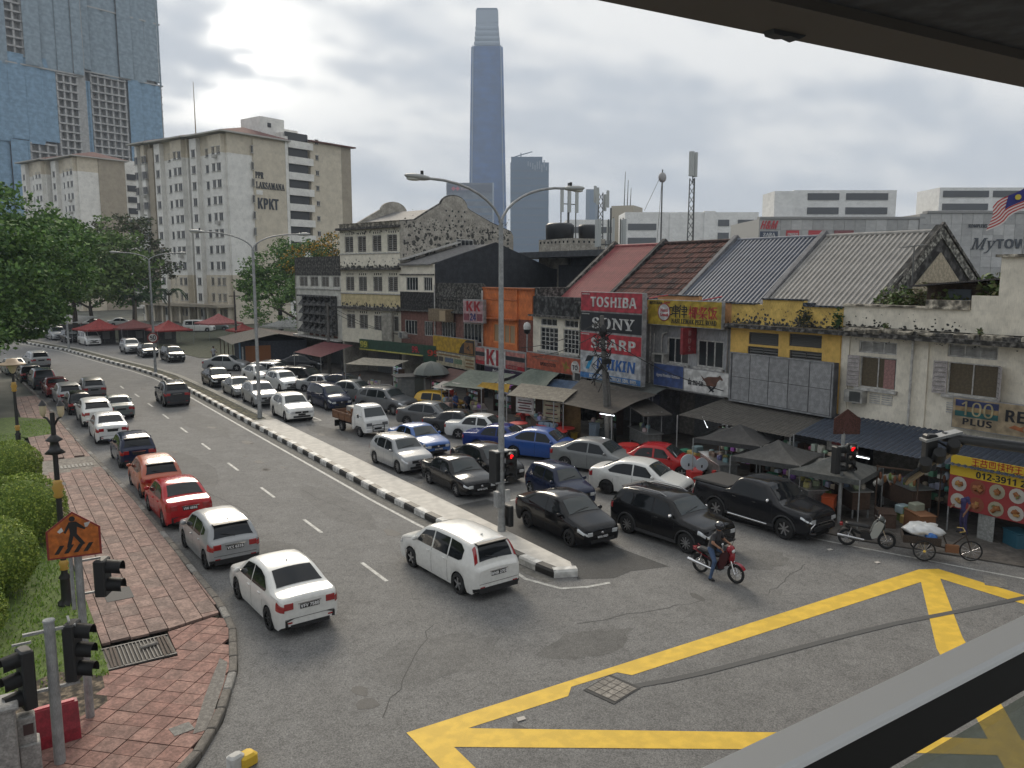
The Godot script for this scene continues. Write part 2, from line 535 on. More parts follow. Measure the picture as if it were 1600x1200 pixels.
func make_median() -> void:
	var med := thing("median", "", "")
	med.set_meta("kind", "structure")
	var fill := PackedVector2Array()
	var wi := offset_line(west,.26)
	var top := mt("median_concrete",Color(.62,.585,.525),.9,{"tex": "soft", "size": 4.0})
	var near := PackedVector2Array()
	for i in range(1,7): near.push_back(wi[i])
	for i in range(4,-1,-1): near.push_back(east[i] + (Vector2(-.05,-.15) if i == 0 else Vector2.ZERO))
	put(N().slab(near,-.02,.15), "paving",top,med)
	var soil := mt("median_grass",Color(.135,.125,.06),.95,{"tex": "mould", "size": 3.0})
	var farl := []
	var farr := []
	for i in range(6,west.size()):
		farl.push_back(wi[i]); farr.push_back(east[i - 2] + Vector2(-.5,0))
	put(strip(farl,farr,.11), "planting_strip",soil,med)
	var ek := mt("kerb_pale",Color(.42,.40,.35),.9,{"tex": "grime", "size": 1.5})
	for w in walk(east.slice(4),1.0):
		put(N().cbox(V(w[0].x - .24,.06,w[0].y),V(.46,.18,w[2] - .02),.02,Basis(Vector3.UP,atan2(w[1].x,w[1].y))), "kerb_stone",ek,med)
	put(N().box(V(14.3,.062,-50.1),V(1.45,.19,.4)), "end_wall",ek,med)
	rng.seed = 5
	var bm := [mt("kerb_black",Color(.035,.033,.03),.6,{"tex": "grime", "size": .9}),mt("kerb_white",Color(.74,.73,.69),.65,{"tex": "blot", "size": 2.3})]
	var sh := N()
	var prof := P2([0,0,0,.18,.05,.245,.3,.25,.3,0])
	var k := 1
	var cache := {}
	for w in walk(west,.84):
		var ln: float = w[2]
		var key := snappedf(ln,.01)
		if not cache.has(key):
			cache[key] = N().prism(V(0,-.005,-ln * .5 + .004),Vector3.RIGHT,Vector3.UP,prof,ln - .008).mesh()
		var o := put(cache[key], "kerb_block",bm[k % 2],med)
		o.position = V(w[0].x,rng.randf_range(-.006,.006),w[0].y)
		o.rotation.y = atan2(-w[1].x,-w[1].y) + rng.randf_range(-.008,.008)
		k += 1
func make_pavement() -> void:
	var pav := thing("pavement", "", "")
	pav.set_meta("kind", "structure")
	var edge := offset_line(kerb_left,-.2)
	var base := PackedVector2Array()
	for p in edge: base.push_back(p)
	base.append_array(P2([-30,-130,-30,-12.6]))
	if Geometry2D.is_polygon_clockwise(base): base.reverse()
	put(N().slab(base,-.05,.095), "bed",mt("pavement_bed",Color(.13,.10,.085),.95,{"tex": "grime", "size": 4.0}),pav)
	var ks := mt("pavement_kerb",Color(.21,.19,.165),.9,{"tex": "grime", "size": 1.1})
	var kw := mt("pavement_kerb_pale",Color(.33,.315,.29),.9,{"tex": "grime", "size": 1.1})
	var k := 0
	for w in walk(kerb_left.slice(1),.8):
		var c: Vector2 = w[0] + Vector2(w[1].y,-w[1].x) * -.0
		var nrm := Vector2(w[1].y,-w[1].x)
		if nrm.x > 0: nrm = -nrm
		c += nrm * .1
		put(N().cbox(V(c.x,.045,c.y),V(.19,.17 + .01 * (k % 3),w[2] - .02),.025,Basis(Vector3.UP,atan2(w[1].x,w[1].y))), "kerb_stone",kw if k % 5 == 0 else ks,pav)
		k += 1
	rng.seed = 9
	var pm := []
	for q in [[.38,.21,.17],[.345,.19,.155],[.41,.24,.195],[.33,.20,.165]]:
		pm.push_back(mt("paver%d" % pm.size(),Color(q[0],q[1],q[2]),.9,{"tex": "grime", "size": 2.3, "bump": "bump_soft", "bumps": .35}))
	var pf := []
	for q in [[.37,.245,.205],[.33,.225,.19],[.39,.27,.225],[.32,.23,.195]]:
		pf.push_back(mt("paver_worn%d" % pf.size(),Color(q[0],q[1],q[2]),.92,{"tex": "grime", "size": 2.9, "bump": "bump_soft", "bumps": .35}))
	var region := PackedVector2Array()
	for i in range(2,8): region.push_back(edge[i])
	region.append_array(P2([4.9,-21.6,3.45,-21.2,3.4,-19.7,1.9,-19.75,.2,-17.6,-2.6,-14.0]))
	var s := .46
	var full := {}
	var cnt := 0
	for i in range(-6,18):
		for j in range(-9,20):
			var c := Vector2(.6,-16.5) + Vector2(s * .7071,-s * .7071) * i + Vector2(-s * .7071,-s * .7071) * j
			c.x += .9
			var h := s * .7071 - .014
			var poly := PackedVector2Array([c + Vector2(h,0),c + Vector2(0,-h),c + Vector2(-h,0),c + Vector2(0,h)])
			for r in Geometry2D.intersect_polygons(poly,region):
				if absf(area(r)) < .03: continue
				put(N().slab(r,.05,.118 + rng.randf_range(-.006,.006)), "paver",pm[rng.randi() % 4],pav)
				cnt += 1
	var reg2 := PackedVector2Array()
	for i in range(7,15): reg2.push_back(edge[i])
	reg2.append_array(P2([1.75,-70,1.95,-21.4,3.45,-21.4,4.85,-21.75]))
	var rest := [N(),N(),N(),N()]
	var x := 1.7
	var ci := 0
	while x < 5.2:
		var zz := -21.0 - (.45 if ci % 2 else .0)
		while zz > -70:
			var ln := .9
			var poly := P2([x + .01,zz - .01,x + .44,zz - .01,x + .44,zz - ln + .01,x + .01,zz - ln + .01])
			for r in Geometry2D.intersect_polygons(poly,reg2):
				if absf(area(r)) < .02 or (zz < -41.5 and zz > -44.5): continue
				var y1 := .118 + rng.randf_range(-.005,.005)
				var k2 := rng.randi() % 4
				if zz > -37.0: put(N().slab(r,.05,y1), "paver",pf[k2],pav)
				else: rest[k2].slab(r,.05,y1)
			zz -= ln
		x += .45
		ci += 1
	for k2 in 4: put(rest[k2], "far_pavers",pf[k2],pav).set_meta("kind", "stuff")
	put(N().slab(P2([1.9,-41.6,4.5,-41.5,4.4,-44.9,1.9,-44.9]),.05,.112), "driveway_slab",mt("driveway",Color(.28,.25,.215),.92,{"tex": "grime", "size": 2.2}),pav)
	var bars := mt("slot_bar",Color(.40,.38,.34),.8,{"tex": "grime", "size": .7})
	for i in 9:
		put(N().box(V(2.75 + i * .16,.12,-42.9 + .02 * (i % 3)),V(.1,.03,.7)), "slot_bar",bars,pav)
	put(N().slab(P2([3.45,-16.5,4.0,-17.8,4.3,-18.7,4.2,-19.0,3.85,-18.2,3.5,-17.4,2.95,-16.0,3.2,-16.0]),.1,.126), "mortar_patch",mt("mortar",Color(.27,.25,.225),.95,{"tex": "grime", "size": .8}),pav)
	put(N().box(V(2.8,.124,-16.3),V(.4,.014,.34),Basis(Vector3.UP,.15)), "cover_plate",mt("cover_plate",Color(.3,.3,.28),.8),pav)
	put(N().box(V(2.55,.123,-29.6),V(.75,.012,.5)), "dark_cover",mt("dark_cover",Color(.075,.072,.07),.8),pav)
	put(N().box(V(2.75,.123,-24.6),V(.7,.012,.95)), "dark_cover",mt("dark_cover",Color(.075,.072,.07),.8),pav)
	put(N().box(V(2.3,.123,-39.4),V(.7,.012,.6)), "dark_cover",mt("dark_cover",Color(.075,.072,.07),.8),pav)
	var g := thing("drain_grating", "broken timber and steel drain grating set in the red pavement", "grating",V(2.65,.1,-20.42))
	put(N().box(V(0,.0,0),V(1.5,.02,1.2)), "drain_pit",mt("drain_pit",Color(.16,.145,.125),.95),g)
	rng.seed = 3
	for i in 17:
		var wood := i < 3 or i > 13
		put(N().box(V(-.66 + i * .083,.03 + .008 * (i % 2),rng.randf_range(-.03,.03)),V(.05 if wood else .022,.035,1.14),Basis(Vector3.UP,rng.randf_range(-.05,.05) if wood else .0)), "bar",mt("grate_wood",Color(.13,.10,.08),.9,{"tex": "streak", "size": .8}) if wood else mt("grate_steel",Color(.15,.145,.14),.6,{"tex": "rust", "size": .6}),g)
	for e in [-.6,.6]:
		put(N().box(V(0,.022,e),V(1.5,.04,.05)), "frame",mt("grate_steel",Color(.15,.145,.14),.6),g)
	put(N().cbox(V(.25,.075,-.15),V(.42,.05,.13),.02,Basis(Vector3.UP,.2)), "stone",mt("mortar",Color(.36,.34,.31),.95),g)
	var lawn := mt("lawn",Color(.12,.18,.035),.95,{"tex": "grime", "size": 2.0})
	var lp := struct(N().slab(P2([1.9,-19.4,1.95,-24,1.75,-34,1.6,-52,-.4,-56,-14,-60,-14,-19.0,-1.2,-18.5]),.05,.112), "lawn",lawn)
	struct(N().slab(P2([1.8,-52,3.2,-52.5,3.1,-58,1.5,-60,-3,-60,-.6,-55]),.06,.125), "lawn",lawn)
	rng.seed = 21
	grass_patch("grass", "short green blades on the lawn beside the pavement",[[-2.5,1.9,-36.0,-19.6,9000],[-2.0,1.7,-54.0,-36.0,4000],[1.6,3.1,-58.0,-52.3,900]],.11)
	var dirt := struct(N().flat(P2([-.6,-17.2,1.7,-18.2,1.75,-19.6,.9,-20.4,-.2,-19.8,-.9,-18.6]),.121), "bare_soil",mt("bare_soil",Color(.22,.17,.115),.95,{"tex": "mould", "size": 2.0}))
func area(p: PackedVector2Array) -> float:
	var s := .0
	for i in p.size():
		s += p[i].cross(p[(i + 1) % p.size()])
	return s * .5
func grass_patch(called: String,label: String,rects: Array,y: float) -> void:
	var m := N()
	for r in rects:
		for k in r[4]:
			var p := V(rng.randf_range(r[0],r[1]),y,rng.randf_range(r[2],r[3]))
			var a := rng.randf() * TAU
			var h := rng.randf_range(.04,.11)
			var w := V(cos(a),0,sin(a)) * .02
			m.tri(p - w,p + w,p + V(rng.randf_range(-.05,.05),h,rng.randf_range(-.05,.05)))
			var g := rng.randf()
			m.tint(Color(.14 + .10 * g,.24 + .09 * g,.04))
	tag(put(m,called,mt("grass_blade",Color(1,1,1),.9,{"vc": true, "back": Color(.3,.4,.1)})),label, "grass", "", "stuff")
var WEST := Basis(Vector3.UP,-PI / 2)
func sb(m: MB,x0: float,x1: float,s0: float,s1: float,y0: float,y1: float) -> MB:
	return m.span(V(x0,y0,-s0),V(x1,y1,-s1))
func cuts(a: float,b: float,hs: Array,i: int,j: int) -> Array:
	var r := [a,b]
	for h in hs:
		for q in [h[i],h[j]]:
			if q > a + .001 and q < b - .001 and not r.has(q): r.push_back(q)
	r.sort()
	return r
func wallholes(m: MB,s0: float,s1: float,y0: float,y1: float,hs: Array,x0 := .0,x1 := .22) -> MB:
	var S := cuts(s0,s1,hs,0,1)
	for i in S.size() - 1:
		var run := y0
		var c: float = (S[i] + S[i + 1]) * .5
		var col := []
		for h in hs:
			if c > h[0] and c < h[1]: col.push_back(h)
		col.sort_custom(func(p,q): return p[2] < q[2])
		for h in col:
			if h[2] > run + .001: sb(m,x0,x1,S[i],S[i + 1],run,h[2])
			run = h[3]
		if run < y1 - .001: sb(m,x0,x1,S[i],S[i + 1],run,y1)
	return m
func window(par: Node,h: Array,frame: Material,glass: Material,o := {}) -> Node3D:
	var w := sub("window",par)
	var s0: float = h[0]
	var s1: float = h[1]
	var y0: float = h[2]
	var y1: float = h[3]
	var t: float = o.get("t",.06)
	var x: float = o.get("x",.08)
	var m := N()
	sb(m,x - .04,x + .05,s0,s0 + t,y0,y1); sb(m,x - .04,x + .05,s1 - t,s1,y0,y1)
	sb(m,x - .04,x + .05,s0 + t,s1 - t,y0,y0 + t); sb(m,x - .04,x + .05,s0 + t,s1 - t,y1 - t,y1)
	var nc: int = o.get("cols",2)
	var nr: int = o.get("rows",1)
	var dw := (s1 - s0 - 2 * t) / nc
	var dh := (y1 - y0 - 2 * t) / nr
	for i in range(1,nc):
		sb(m,x - .03,x + .04,s0 + t + dw * i - t * .4,s0 + t + dw * i + t * .4,y0 + t,y1 - t)
	if not o.get("louvre",false):
		for j in range(1,nr):
			sb(m,x - .02,x + .03,s0 + t,s1 - t,y0 + t + dh * j - t * .3,y0 + t + dh * j + t * .3)
	put(m, "frame",frame,w)
	if o.get("louvre",false):
		sb2(w, "back_pane",glass,x + .07,x + .09,s0 + t,s1 - t,y0 + t,y1 - t)
		var lv := N()
		for j in nr:
			var yc := y0 + t + dh * (j + .5)
			for i in nc:
				var a := s0 + t + dw * i + t * .4
				var b := s0 + t + dw * (i + 1) - t * .4
				lv.box(V(x,yc,-(a + b) * .5),V(.11,.012,b - a),Basis(Vector3.BACK,.75))
		put(lv, "louvres",o.get("slat",frame),w)
	else:
		for i in nc:
			sb2(w, "pane",glass,x + .012,x + .024,s0 + t + dw * i + t * .2,s0 + t + dw * (i + 1) - t * .2,y0 + t * .8,y1 - t * .8)
	if o.has("sill"):
		sb2(w, "sill",o.sill,-.16,.04,s0 - .12,s1 + .12,y0 - .12,y0 - .004)
	return w
func sb2(par: Node,called: String,mat: Material,x0: float,x1: float,s0: float,s1: float,y0: float,y1: float) -> MeshInstance3D:
	return put(sb(N(),x0,x1,s0,s1,y0,y1),called,mat,par)
func rib_roof(par: Node,s0: float,s1: float,ex: float,ey: float,rx: float,ry: float,mat: Material,pitch: float,ribh: float,bx: float,by: float) -> void:
	var r := sub("roof",par)
	var n := int(round((s1 - s0) / .78))
	var w := (s1 - s0) / n
	var d := V(rx - ex,ry - ey,0)
	var up := d.normalized().cross(Vector3.FORWARD)
	if up.y < 0: up = -up
	var k := int(round(w / pitch))
	var p := w / k
	var m := N()
	var prof := []
	for i in k:
		prof.append_array([[p * i,.0],[p * i + p * .45,.0],[p * i + p * .55,ribh],[p * i + p * .9,ribh]])
	prof.push_back([w - .004,.0])
	for i in prof.size() - 1:
		var a: Vector3 = V(0,0,-prof[i][0]) + up * float(prof[i][1])
		var b: Vector3 = V(0,0,-prof[i + 1][0]) + up * float(prof[i + 1][1])
		m.quad(b,a,a + d,b + d)
	var mesh_ := m.mesh()
	for i in n:
		var o := put(mesh_, "roof_sheet",mat,r)
		o.position = V(ex,ey + .008 * (i % 2),-s0 - w * i)
	put(N().quad(V(rx,ry,-s1),V(rx,ry,-s0),V(bx,by,-s0),V(bx,by,-s1)), "rear_slope",mat,r)
	put(N().tube(V(rx,ry + .03,-s0),V(rx,ry + .03,-s1),.12,.12,8), "ridge_cap",mat,r)
func tile_roof(par: Node,s0: float,s1: float,ex: float,ey: float,rx: float,ry: float,bx: float,by: float) -> void:
	var r := sub("roof",par)
	var rows := 15
	var cols := 18
	var d := V(rx - ex,ry - ey,0) / rows
	var up := d.normalized().cross(Vector3.FORWARD)
	if up.y < 0: up = -up
	var w := (s1 - s0) / cols
	var ms := []
	for k in 2:
		var m := N()
		var rws := [[],[]]
		for i in 7:
			var t := i / 6.0
			var hgt := .028 * sin(t * TAU) + .03
			rws[0].push_back(V(0,0,-w * 1.04 * t) + up * (hgt + .055) - d * .1)
			rws[1].push_back(V(0,0,-w * 1.04 * t) + up * hgt + d * 1.02)
		m.grid(rws)
		for i in 6:
			m.quad(rws[0][i] - up * .05,rws[0][i + 1] - up * .05,rws[0][i + 1],rws[0][i])
		ms.push_back(m.mesh())
	var tm := []
	for q in [[.145,.062,.047],[.12,.052,.04],[.17,.075,.056],[.105,.055,.046]]:
		tm.push_back(mt("clay_tile%d" % tm.size(),Color(q[0],q[1],q[2]),.9,{"tex": "mould" if tm.size() == 3 else "grime", "size": 2.5}))
	put(N().quad(V(ex,ey - .03,-s1),V(ex,ey - .03,-s0),V(rx,ry - .03,-s0),V(rx,ry - .03,-s1)), "underlay",tm[1],r)
	rng.seed = 41
	for j in rows:
		for i in cols:
			var o := put(ms[0], "roof_tile",tm[rng.randi() % 4],r)
			o.position = V(ex,ey,-s0 - w * i) + d * j + up * rng.randf_range(0,.012)
	put(N().quad(V(rx,ry,-s1),V(rx,ry,-s0),V(bx,by,-s0),V(bx,by,-s1)), "rear_slope",tm[0],r)
	put(N().tube(V(rx,ry + .06,-s0),V(rx,ry + .06,-s1),.14,.14,8), "ridge_cap",tm[3],r)
func party(par: Node,s: float,mat: Material,top: PackedVector2Array,th := .3,called := "party_wall") -> MeshInstance3D:
	return put(N().prism(V(0,0,-s - th * .5),Vector3.RIGHT,Vector3.UP,top,th),called,mat,par)
func shopfront(par: Node,s0: float,s1: float,wall: Material,cl := 3.0) -> void:
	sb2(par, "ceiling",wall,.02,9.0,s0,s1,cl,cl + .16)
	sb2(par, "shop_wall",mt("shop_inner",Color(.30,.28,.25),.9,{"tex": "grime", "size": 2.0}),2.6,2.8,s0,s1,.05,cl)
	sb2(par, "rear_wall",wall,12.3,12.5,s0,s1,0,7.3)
	var sh := N()
	var n := int((cl - .2) / .1)
	for i in n:
		sh.box(V(2.58,.12 + i * .1,-(s0 + s1) * .5),V(.03,.085,(s1 - s0) * .55))
	put(sh, "roller_shutter",mt("shutter",Color(.16,.165,.17),.6,{"tex": "streak", "size": 1.5}),par)
	sb2(par, "pillar",wall,.0,.42,s0 - .02,s0 + .36,.0,cl)
func sign_panel(called: String,label: String,x: float,z0: float,z1: float,y0: float,y1: float,th: float,face: Material,edge: Material,cat := "sign") -> Node3D:
	var t := thing(called,label,cat,V(x,y0,(z0 + z1) * .5))
	var w := z1 - z0
	var h := y1 - y0
	put(N().box(V(th * .5 + .006,h * .5,0),V(th,h,w)), "cabinet",edge,t)
	put(N().box(V(0,h * .5,0),V(.012,h - .06,w - .06)), "face",face,t)
	put(N().box(V(th + .3,h * .5,w * .3),V(.6,.06,.06)).box(V(th + .3,h * .5,-w * .3),V(.6,.06,.06)), "bracket",edge,t)
	return t
func wtext(par: Node,s: String,h: float,mat: Material,z: float,y: float,o := {}) -> MeshInstance3D:
	return text(s,h,mat,par,V(o.get("x",-.012),y,z),WEST,o)
func glyph(par: Node,strokes: Array,mat: Material,z: float,y: float,size: float,th := .9) -> void:
	var m := N()
	var k := size / 10.0
	for s in strokes:
		var a := V(-.012,y + (s[1] - 5) * k,z + (s[0] - 5) * k)
		var b := V(-.012,y + (s[3] - 5) * k,z + (s[2] - 5) * k)
		var d := (b - a)
		m.box((a + b) * .5,V(.02,d.length() + th * k * .6,th * k),Basis(Vector3.RIGHT,atan2(d.z,d.y)))
	put(m, "lettering",mat,par)
func mould(par: Node,s0: float,s1: float,y0: float,h: float,n: int,x: float,fall := 2.2,size := .3,side := false) -> void:
	var m := N()
	for k in n:
		var s := rng.randf_range(s0,s1)
		var f := pow(rng.randf(),fall)
		var r := size * rng.randf_range(.25,1.0) * (1.15 - f)
		var y := y0 + h * f
		var e := rng.randf_range(.5,1.3)
		var pts := []
		for i in 9:
			var a := TAU * i / 9
			var q := r * rng.randf_range(.45,1.1)
			pts.push_back(Vector2(clampf(s + cos(a) * q,s0,s1),clampf(y + sin(a) * q * e,y0,y0 + h)))
		for i in 9:
			var p: Vector2 = pts[i]
			var q: Vector2 = pts[(i + 1) % 9]
			var o := x - .0004 * (k % 6)
			if side: m.tri(V(s,y,.152 + .0004 * (k % 6)),V(p.x,p.y,.152 + .0004 * (k % 6)),V(q.x,q.y,.152 + .0004 * (k % 6)))
			else: m.tri(V(o,y,-s),V(o,p.y,-p.x),V(o,q.y,-q.x))
	put(m, "mould",mt("mould_grey",Color(.17,.165,.148),.95,{"tex": "mould", "size": .8}),par).set_meta("kind", "stuff")
func make_shops() -> void:
	rng.seed = 321
	var cream := mt("cream_wall",Color(.74,.69,.58),.9,{"tex": "plaster", "size": 6.0})
	var creamd := mt("cream_dirty",Color(.64,.58,.47),.9,{"tex": "mould", "size": 3.3})
	var yel := mt("yellow_wall",Color(.72,.47,.13),.9,{"tex": "plaster", "size": 6.0})
	var yeld := mt("yellow_dirty",Color(.72,.50,.14),.9,{"tex": "streak", "size": 5.0})
	var grey := mt("grey_wall",Color(.34,.345,.35),.9,{"tex": "streak", "size": 6.0})
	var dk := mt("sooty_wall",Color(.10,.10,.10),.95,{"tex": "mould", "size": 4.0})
	var orange := mt("orange_wall",Color(.62,.17,.045),.8,{"tex": "streak", "size": 6.0})
	var conc := mt("old_concrete",Color(.20,.19,.175),.95,{"tex": "mould", "size": 2.2})
	var glass := mt("window_glass",Color(.018,.022,.026),.08)
	var wfr := mt("white_frame",Color(.58,.57,.54),.6,{"tex": "blot", "size": 2.0})
	var lou := mt("louvre_dark",Color(.075,.072,.068),.6)
	var sheetg := mt("roof_grey",Color(.36,.345,.32),.7,{"tex": "streak", "size": 3.0})
	var sheetb := mt("roof_blue",Color(.155,.172,.21),.6,{"tex": "streak", "size": 3.0})
	var sheetr := mt("roof_red",Color(.30,.085,.085),.7,{"tex": "streak", "size": 3.0})
	var pw := P2([.25,0,.25,6.3,7.0,11.5,12.6,7.4,12.6,0])
	var a := thing("corner_shophouse", "cream corner shophouse with flaking ledge, shuttered windows and plants on its roof", "building",V(31,0,-9.5))
	var ha := [[9.07,10.7,4.46,5.78],[9.1,10.8,5.92,6.42],[5.1,6.98,4.62,5.87],[5.2,7.04,6.06,6.55],[1.2,3.0,4.62,5.87],[1.2,3.0,6.06,6.55]]
	put(wallholes(N(),0,11.62,3.0,6.62,ha), "front_wall",cream,a)
	put(sb(sb(sb(N(),.02,.24,6.3,11.62,7.0,7.86),.02,.24,5.35,6.3,7.0,8.4),.02,.24,0,5.35,7.0,9.8), "parapet",cream,a)
	put(sb(sb(sb(N(),-.1,.3,6.32,11.62,7.86,7.94),-.06,.3,6.32,8.0,7.94,8.2),-.12,.35,-.1,5.5,9.8,9.9), "coping",creamd,a)
	put(sb(sb(N(),-.62,.24,0,11.62,6.62,6.8),-.4,.02,.4,11.4,6.8,6.95), "ledge",conc,a)
	rng.seed = 15
	var sp := N()
	for k in 60:
		var s := rng.randf_range(.2,11.3)
		sp.cbox(V(-rng.randf_range(.1,.55),6.84 + rng.randf() * .1,-s),V(rng.randf_range(.1,.3),rng.randf_range(.06,.22),rng.randf_range(.2,.8)),.03,Basis(Vector3.UP,rng.randf_range(-.4,.4)))
	put(sp, "broken_render",creamd,a)
	put(sb(sb(N(),.24,12,5.15,5.35,3,9.8),.24,12,0,.2,3,9.8), "side_wall",cream,a)
	sb2(a, "flat_roof",conc,.24,12,.2,11.5,6.9,7.05)
	sb2(a, "upper_roof",conc,.2,12,0,5.15,9.6,9.75)
	for q in [[.1,.45],[7.75,8.05],[11.2,11.5]]:
		sb2(a, "pilaster",cream,-.07,.0,q[0],q[1],3.0,6.6)
	put(N().tube(V(-.14,3.0,-8.35),V(-.14,6.6,-8.35),.05), "downpipe",wfr,a)
	for i in ha.size():
		var h: Array = ha[i]
		if i in [1,3,5]:
			window(a,h,wfr,glass,{"cols": 3, "rows": 6, "louvre": true})
		else:
			window(a,h,wfr,mt("curtain_brown",Color(.11,.085,.05),.7,{"tex": "streak", "size": .8}),{"cols": 2, "sill": wfr, "t": .05})
			for e in ([0,1] if i > 0 else [1]):
				var sw := sub("shutter",a,V(-.03,h[2],-(h[1] if e else h[0])))
				sw.rotation_degrees.y = (14 if e else -55)
				var f := 1.0 if e else -1.0
				var sm := N().span(V(-.03,0,0),V(.01,h[3] - h[2],-.5 * f))
				put(sm, "leaf",mt("shutter_white",Color(.52,.48,.47),.7,{"tex": "grime", "size": 1.5}),sw)
				var rm := N()
				for j in 7:
					rm.box(V(-.035,.1 + j * .18,-.25 * f),V(.02,.03,.4))
				put(rm, "rail",mt("rail_dark",Color(.2,.19,.18),.8),sw)
	put(sb(N(),.04,.06,9.15,9.62,4.5,5.7), "pink_curtain",mt("curtain_pink",Color(.36,.20,.185),.8,{"tex": "streak", "size": .7}),a)
	for q in [[9.1,10.2,3.84,4.3],[6.35,6.95,3.9,4.4]]:
		var gm := N()
		for j in 5:
			for i in 2:
				sb(gm,-.03,.0,q[0] + (q[1] - q[0]) * (.04 + .5 * i),q[0] + (q[1] - q[0]) * (.46 + .5 * i),q[2] + j * .09,q[2] + j * .09 + .05)
		put(gm, "vent_block",wfr,a)
	party(a,11.62,creamd,P2([.3,3,.3,6.9,4.0,7.05,4.0,7.2,12.4,7.2,12.4,3]))
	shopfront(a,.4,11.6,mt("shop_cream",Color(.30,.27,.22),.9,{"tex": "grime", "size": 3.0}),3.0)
	put(N().box(V(2.0,8.1,-7.2),V(1.2,1.5,3.2)), "roof_shed",mt("shed_wood",Color(.10,.07,.05),.9,{"tex": "grime", "size": 2.0}),a)
	sb2(a, "shed_door",mt("shed_door",Color(.10,.12,.14),.7),1.3,1.36,7.0,7.9,7.1,8.6)
	put(N().box(V(1.6,8.95,-6.4),V(2.4,.06,5.2),Basis(Vector3.RIGHT,-.09)), "shed_roof",mt("shed_sheet",Color(.11,.10,.10),.7,{"tex": "rust", "size": 1.5}),a)
	var b := thing("yellow_shophouse", "yellow shophouse with mouldy stepped parapet and grey ribbed roof", "building",V(31,0,-21.12))
	var hb := [[.99,2.71,5.93,6.5],[3.3,5.04,5.85,6.43],[.95,2.67,5.0,5.75],[3.29,5.09,5.0,5.75]]
	put(wallholes(N(),0,6.17,3.0,6.62,hb), "front_wall",yel,b)
	put(sb(sb(N(),.0,.24,0,6.17,6.8,7.75),.0,.24,2.0,4.3,7.75,8.0), "parapet",yeld,b)
	put(sb(sb(sb(sb(N(),-.08,.3,0,1.6,7.75,7.82),-.08,.3,4.7,6.17,7.75,7.82),-.08,.3,2.0,4.3,8.0,8.07),-.1,.3,1.6,2.0,7.75,7.92), "coping",mt("coping_blue",Color(.12,.14,.17),.9,{"tex": "mould", "size": 1.5}),b)
	put(sb(N(),-.55,.24,0,6.17,6.62,6.8), "ledge",conc,b)
	for i in 4:
		window(b,hb[i],lou,glass,{"cols": 1 if i < 2 else 2, "rows": 5, "louvre": true, "slat": mt("slat_grey",Color(.13,.13,.125),.4)})
	sb2(b, "pilaster",yel,-.05,.0,.02,.45,3.0,6.6)
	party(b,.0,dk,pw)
	rib_roof(b,.16,6.0,.6,6.45,7.0,11.15,sheetg,.26,.075,12.4,7.3)
	shopfront(b,0,6.17,dk)
	var gw := mt("gable_white",Color(.40,.40,.36),.9,{"tex": "mould", "size": 2.0})
	put(N().prism(V(0,0,.16),Vector3.RIGHT,Vector3.UP,P2([2.6,8.35,7.0,11.4,7.0,10.9,3.6,8.35]),.06), "gable_band",gw,b)
	put(N().prism(V(0,0,.16),Vector3.RIGHT,Vector3.UP,P2([7.0,11.4,11.0,8.5,10.3,8.5,7.0,10.9]),.06), "gable_band",gw,b)
	put(N().prism(V(0,0,.16),Vector3.RIGHT,Vector3.UP,P2([4.6,8.4,7.0,10.2,9.4,8.4]),.05), "gable_panel",mt("gable_cream",Color(.46,.41,.31),.9,{"tex": "grime", "size": 1.4}),b)
	put(N().prism(V(0,0,.16),Vector3.RIGHT,Vector3.UP,P2([.5,6.6,7.0,11.62,12.6,7.6,12.6,7.45,7.0,11.44,.5,6.4]),.12), "verge_board",conc,b)
	var cc := thing("grey_shophouse", "grey shophouse with orange parapet and blue grey ribbed roof", "building",V(31,0,-27.29))
	var hc := [[.44,2.21,4.45,5.84],[2.81,4.41,4.45,5.84]]
	put(wallholes(N(),0,6.05,3.0,6.5,hc), "front_wall",grey,cc)
	put(sb(sb(N(),.0,.24,0,6.05,6.66,7.78),.0,.24,2.2,5.2,7.78,8.05), "parapet",mt("orange_parapet",Color(.60,.32,.14),.85,{"tex": "streak", "size": 5.0}),cc)
	put(sb(sb(sb(N(),-.08,.3,0,2.2,7.78,7.85),-.08,.3,5.2,6.05,7.78,7.9),-.08,.3,2.2,5.2,8.05,8.1), "coping",mt("coping_blue",Color(.1,.1,.1),.9),cc)
	put(sb(N(),-.5,.24,0,6.05,6.5,6.66), "ledge",conc,cc)
	for h in hc: window(cc,h,wfr,glass,{"cols": 3, "sill": wfr, "t": .07})
	put(N().tube(V(-.12,3.0,-.12),V(-.12,6.5,-.12),.06), "downpipe",grey,cc)
	put(N().pipe([V(-.1,4.5,-4.7),V(-.1,5.6,-4.75),V(-.15,6.0,-4.6),V(-.2,6.1,-4.2)],.04), "pipe",wfr,cc)
	put(N().tube(V(-.12,3.0,-5.6),V(-.12,6.4,-5.6),.05).tube(V(-.12,3.4,-5.3),V(-.12,6.0,-5.3),.03), "pipe",wfr,cc)
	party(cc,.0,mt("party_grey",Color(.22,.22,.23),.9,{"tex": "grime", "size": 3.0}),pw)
	rib_roof(cc,.16,5.9,.6,6.45,7.0,11.15,sheetb,.3,.085,12.4,7.3)
	shopfront(cc,0,6.05,grey)
	var d2 := thing("tile_roof_shophouse", "shophouse with red brown clay tile roof behind the appliance brand sign", "building",V(31,0,-33.34))
	put(wallholes(N(),0,6.04,3.0,7.3,[[1.0,2.6,4.3,5.8],[3.3,4.9,4.3,5.8]]), "front_wall",mt("plaster_dim",Color(.34,.32,.27),.9,{"tex": "mould", "size": 3.0}),d2)
	put(sb(N(),-.4,.24,0,6.04,7.3,7.5), "parapet",dk,d2)
	for h in [[1.0,2.6,4.3,5.8],[3.3,4.9,4.3,5.8]]: window(d2,h,wfr,glass,{"cols": 3})
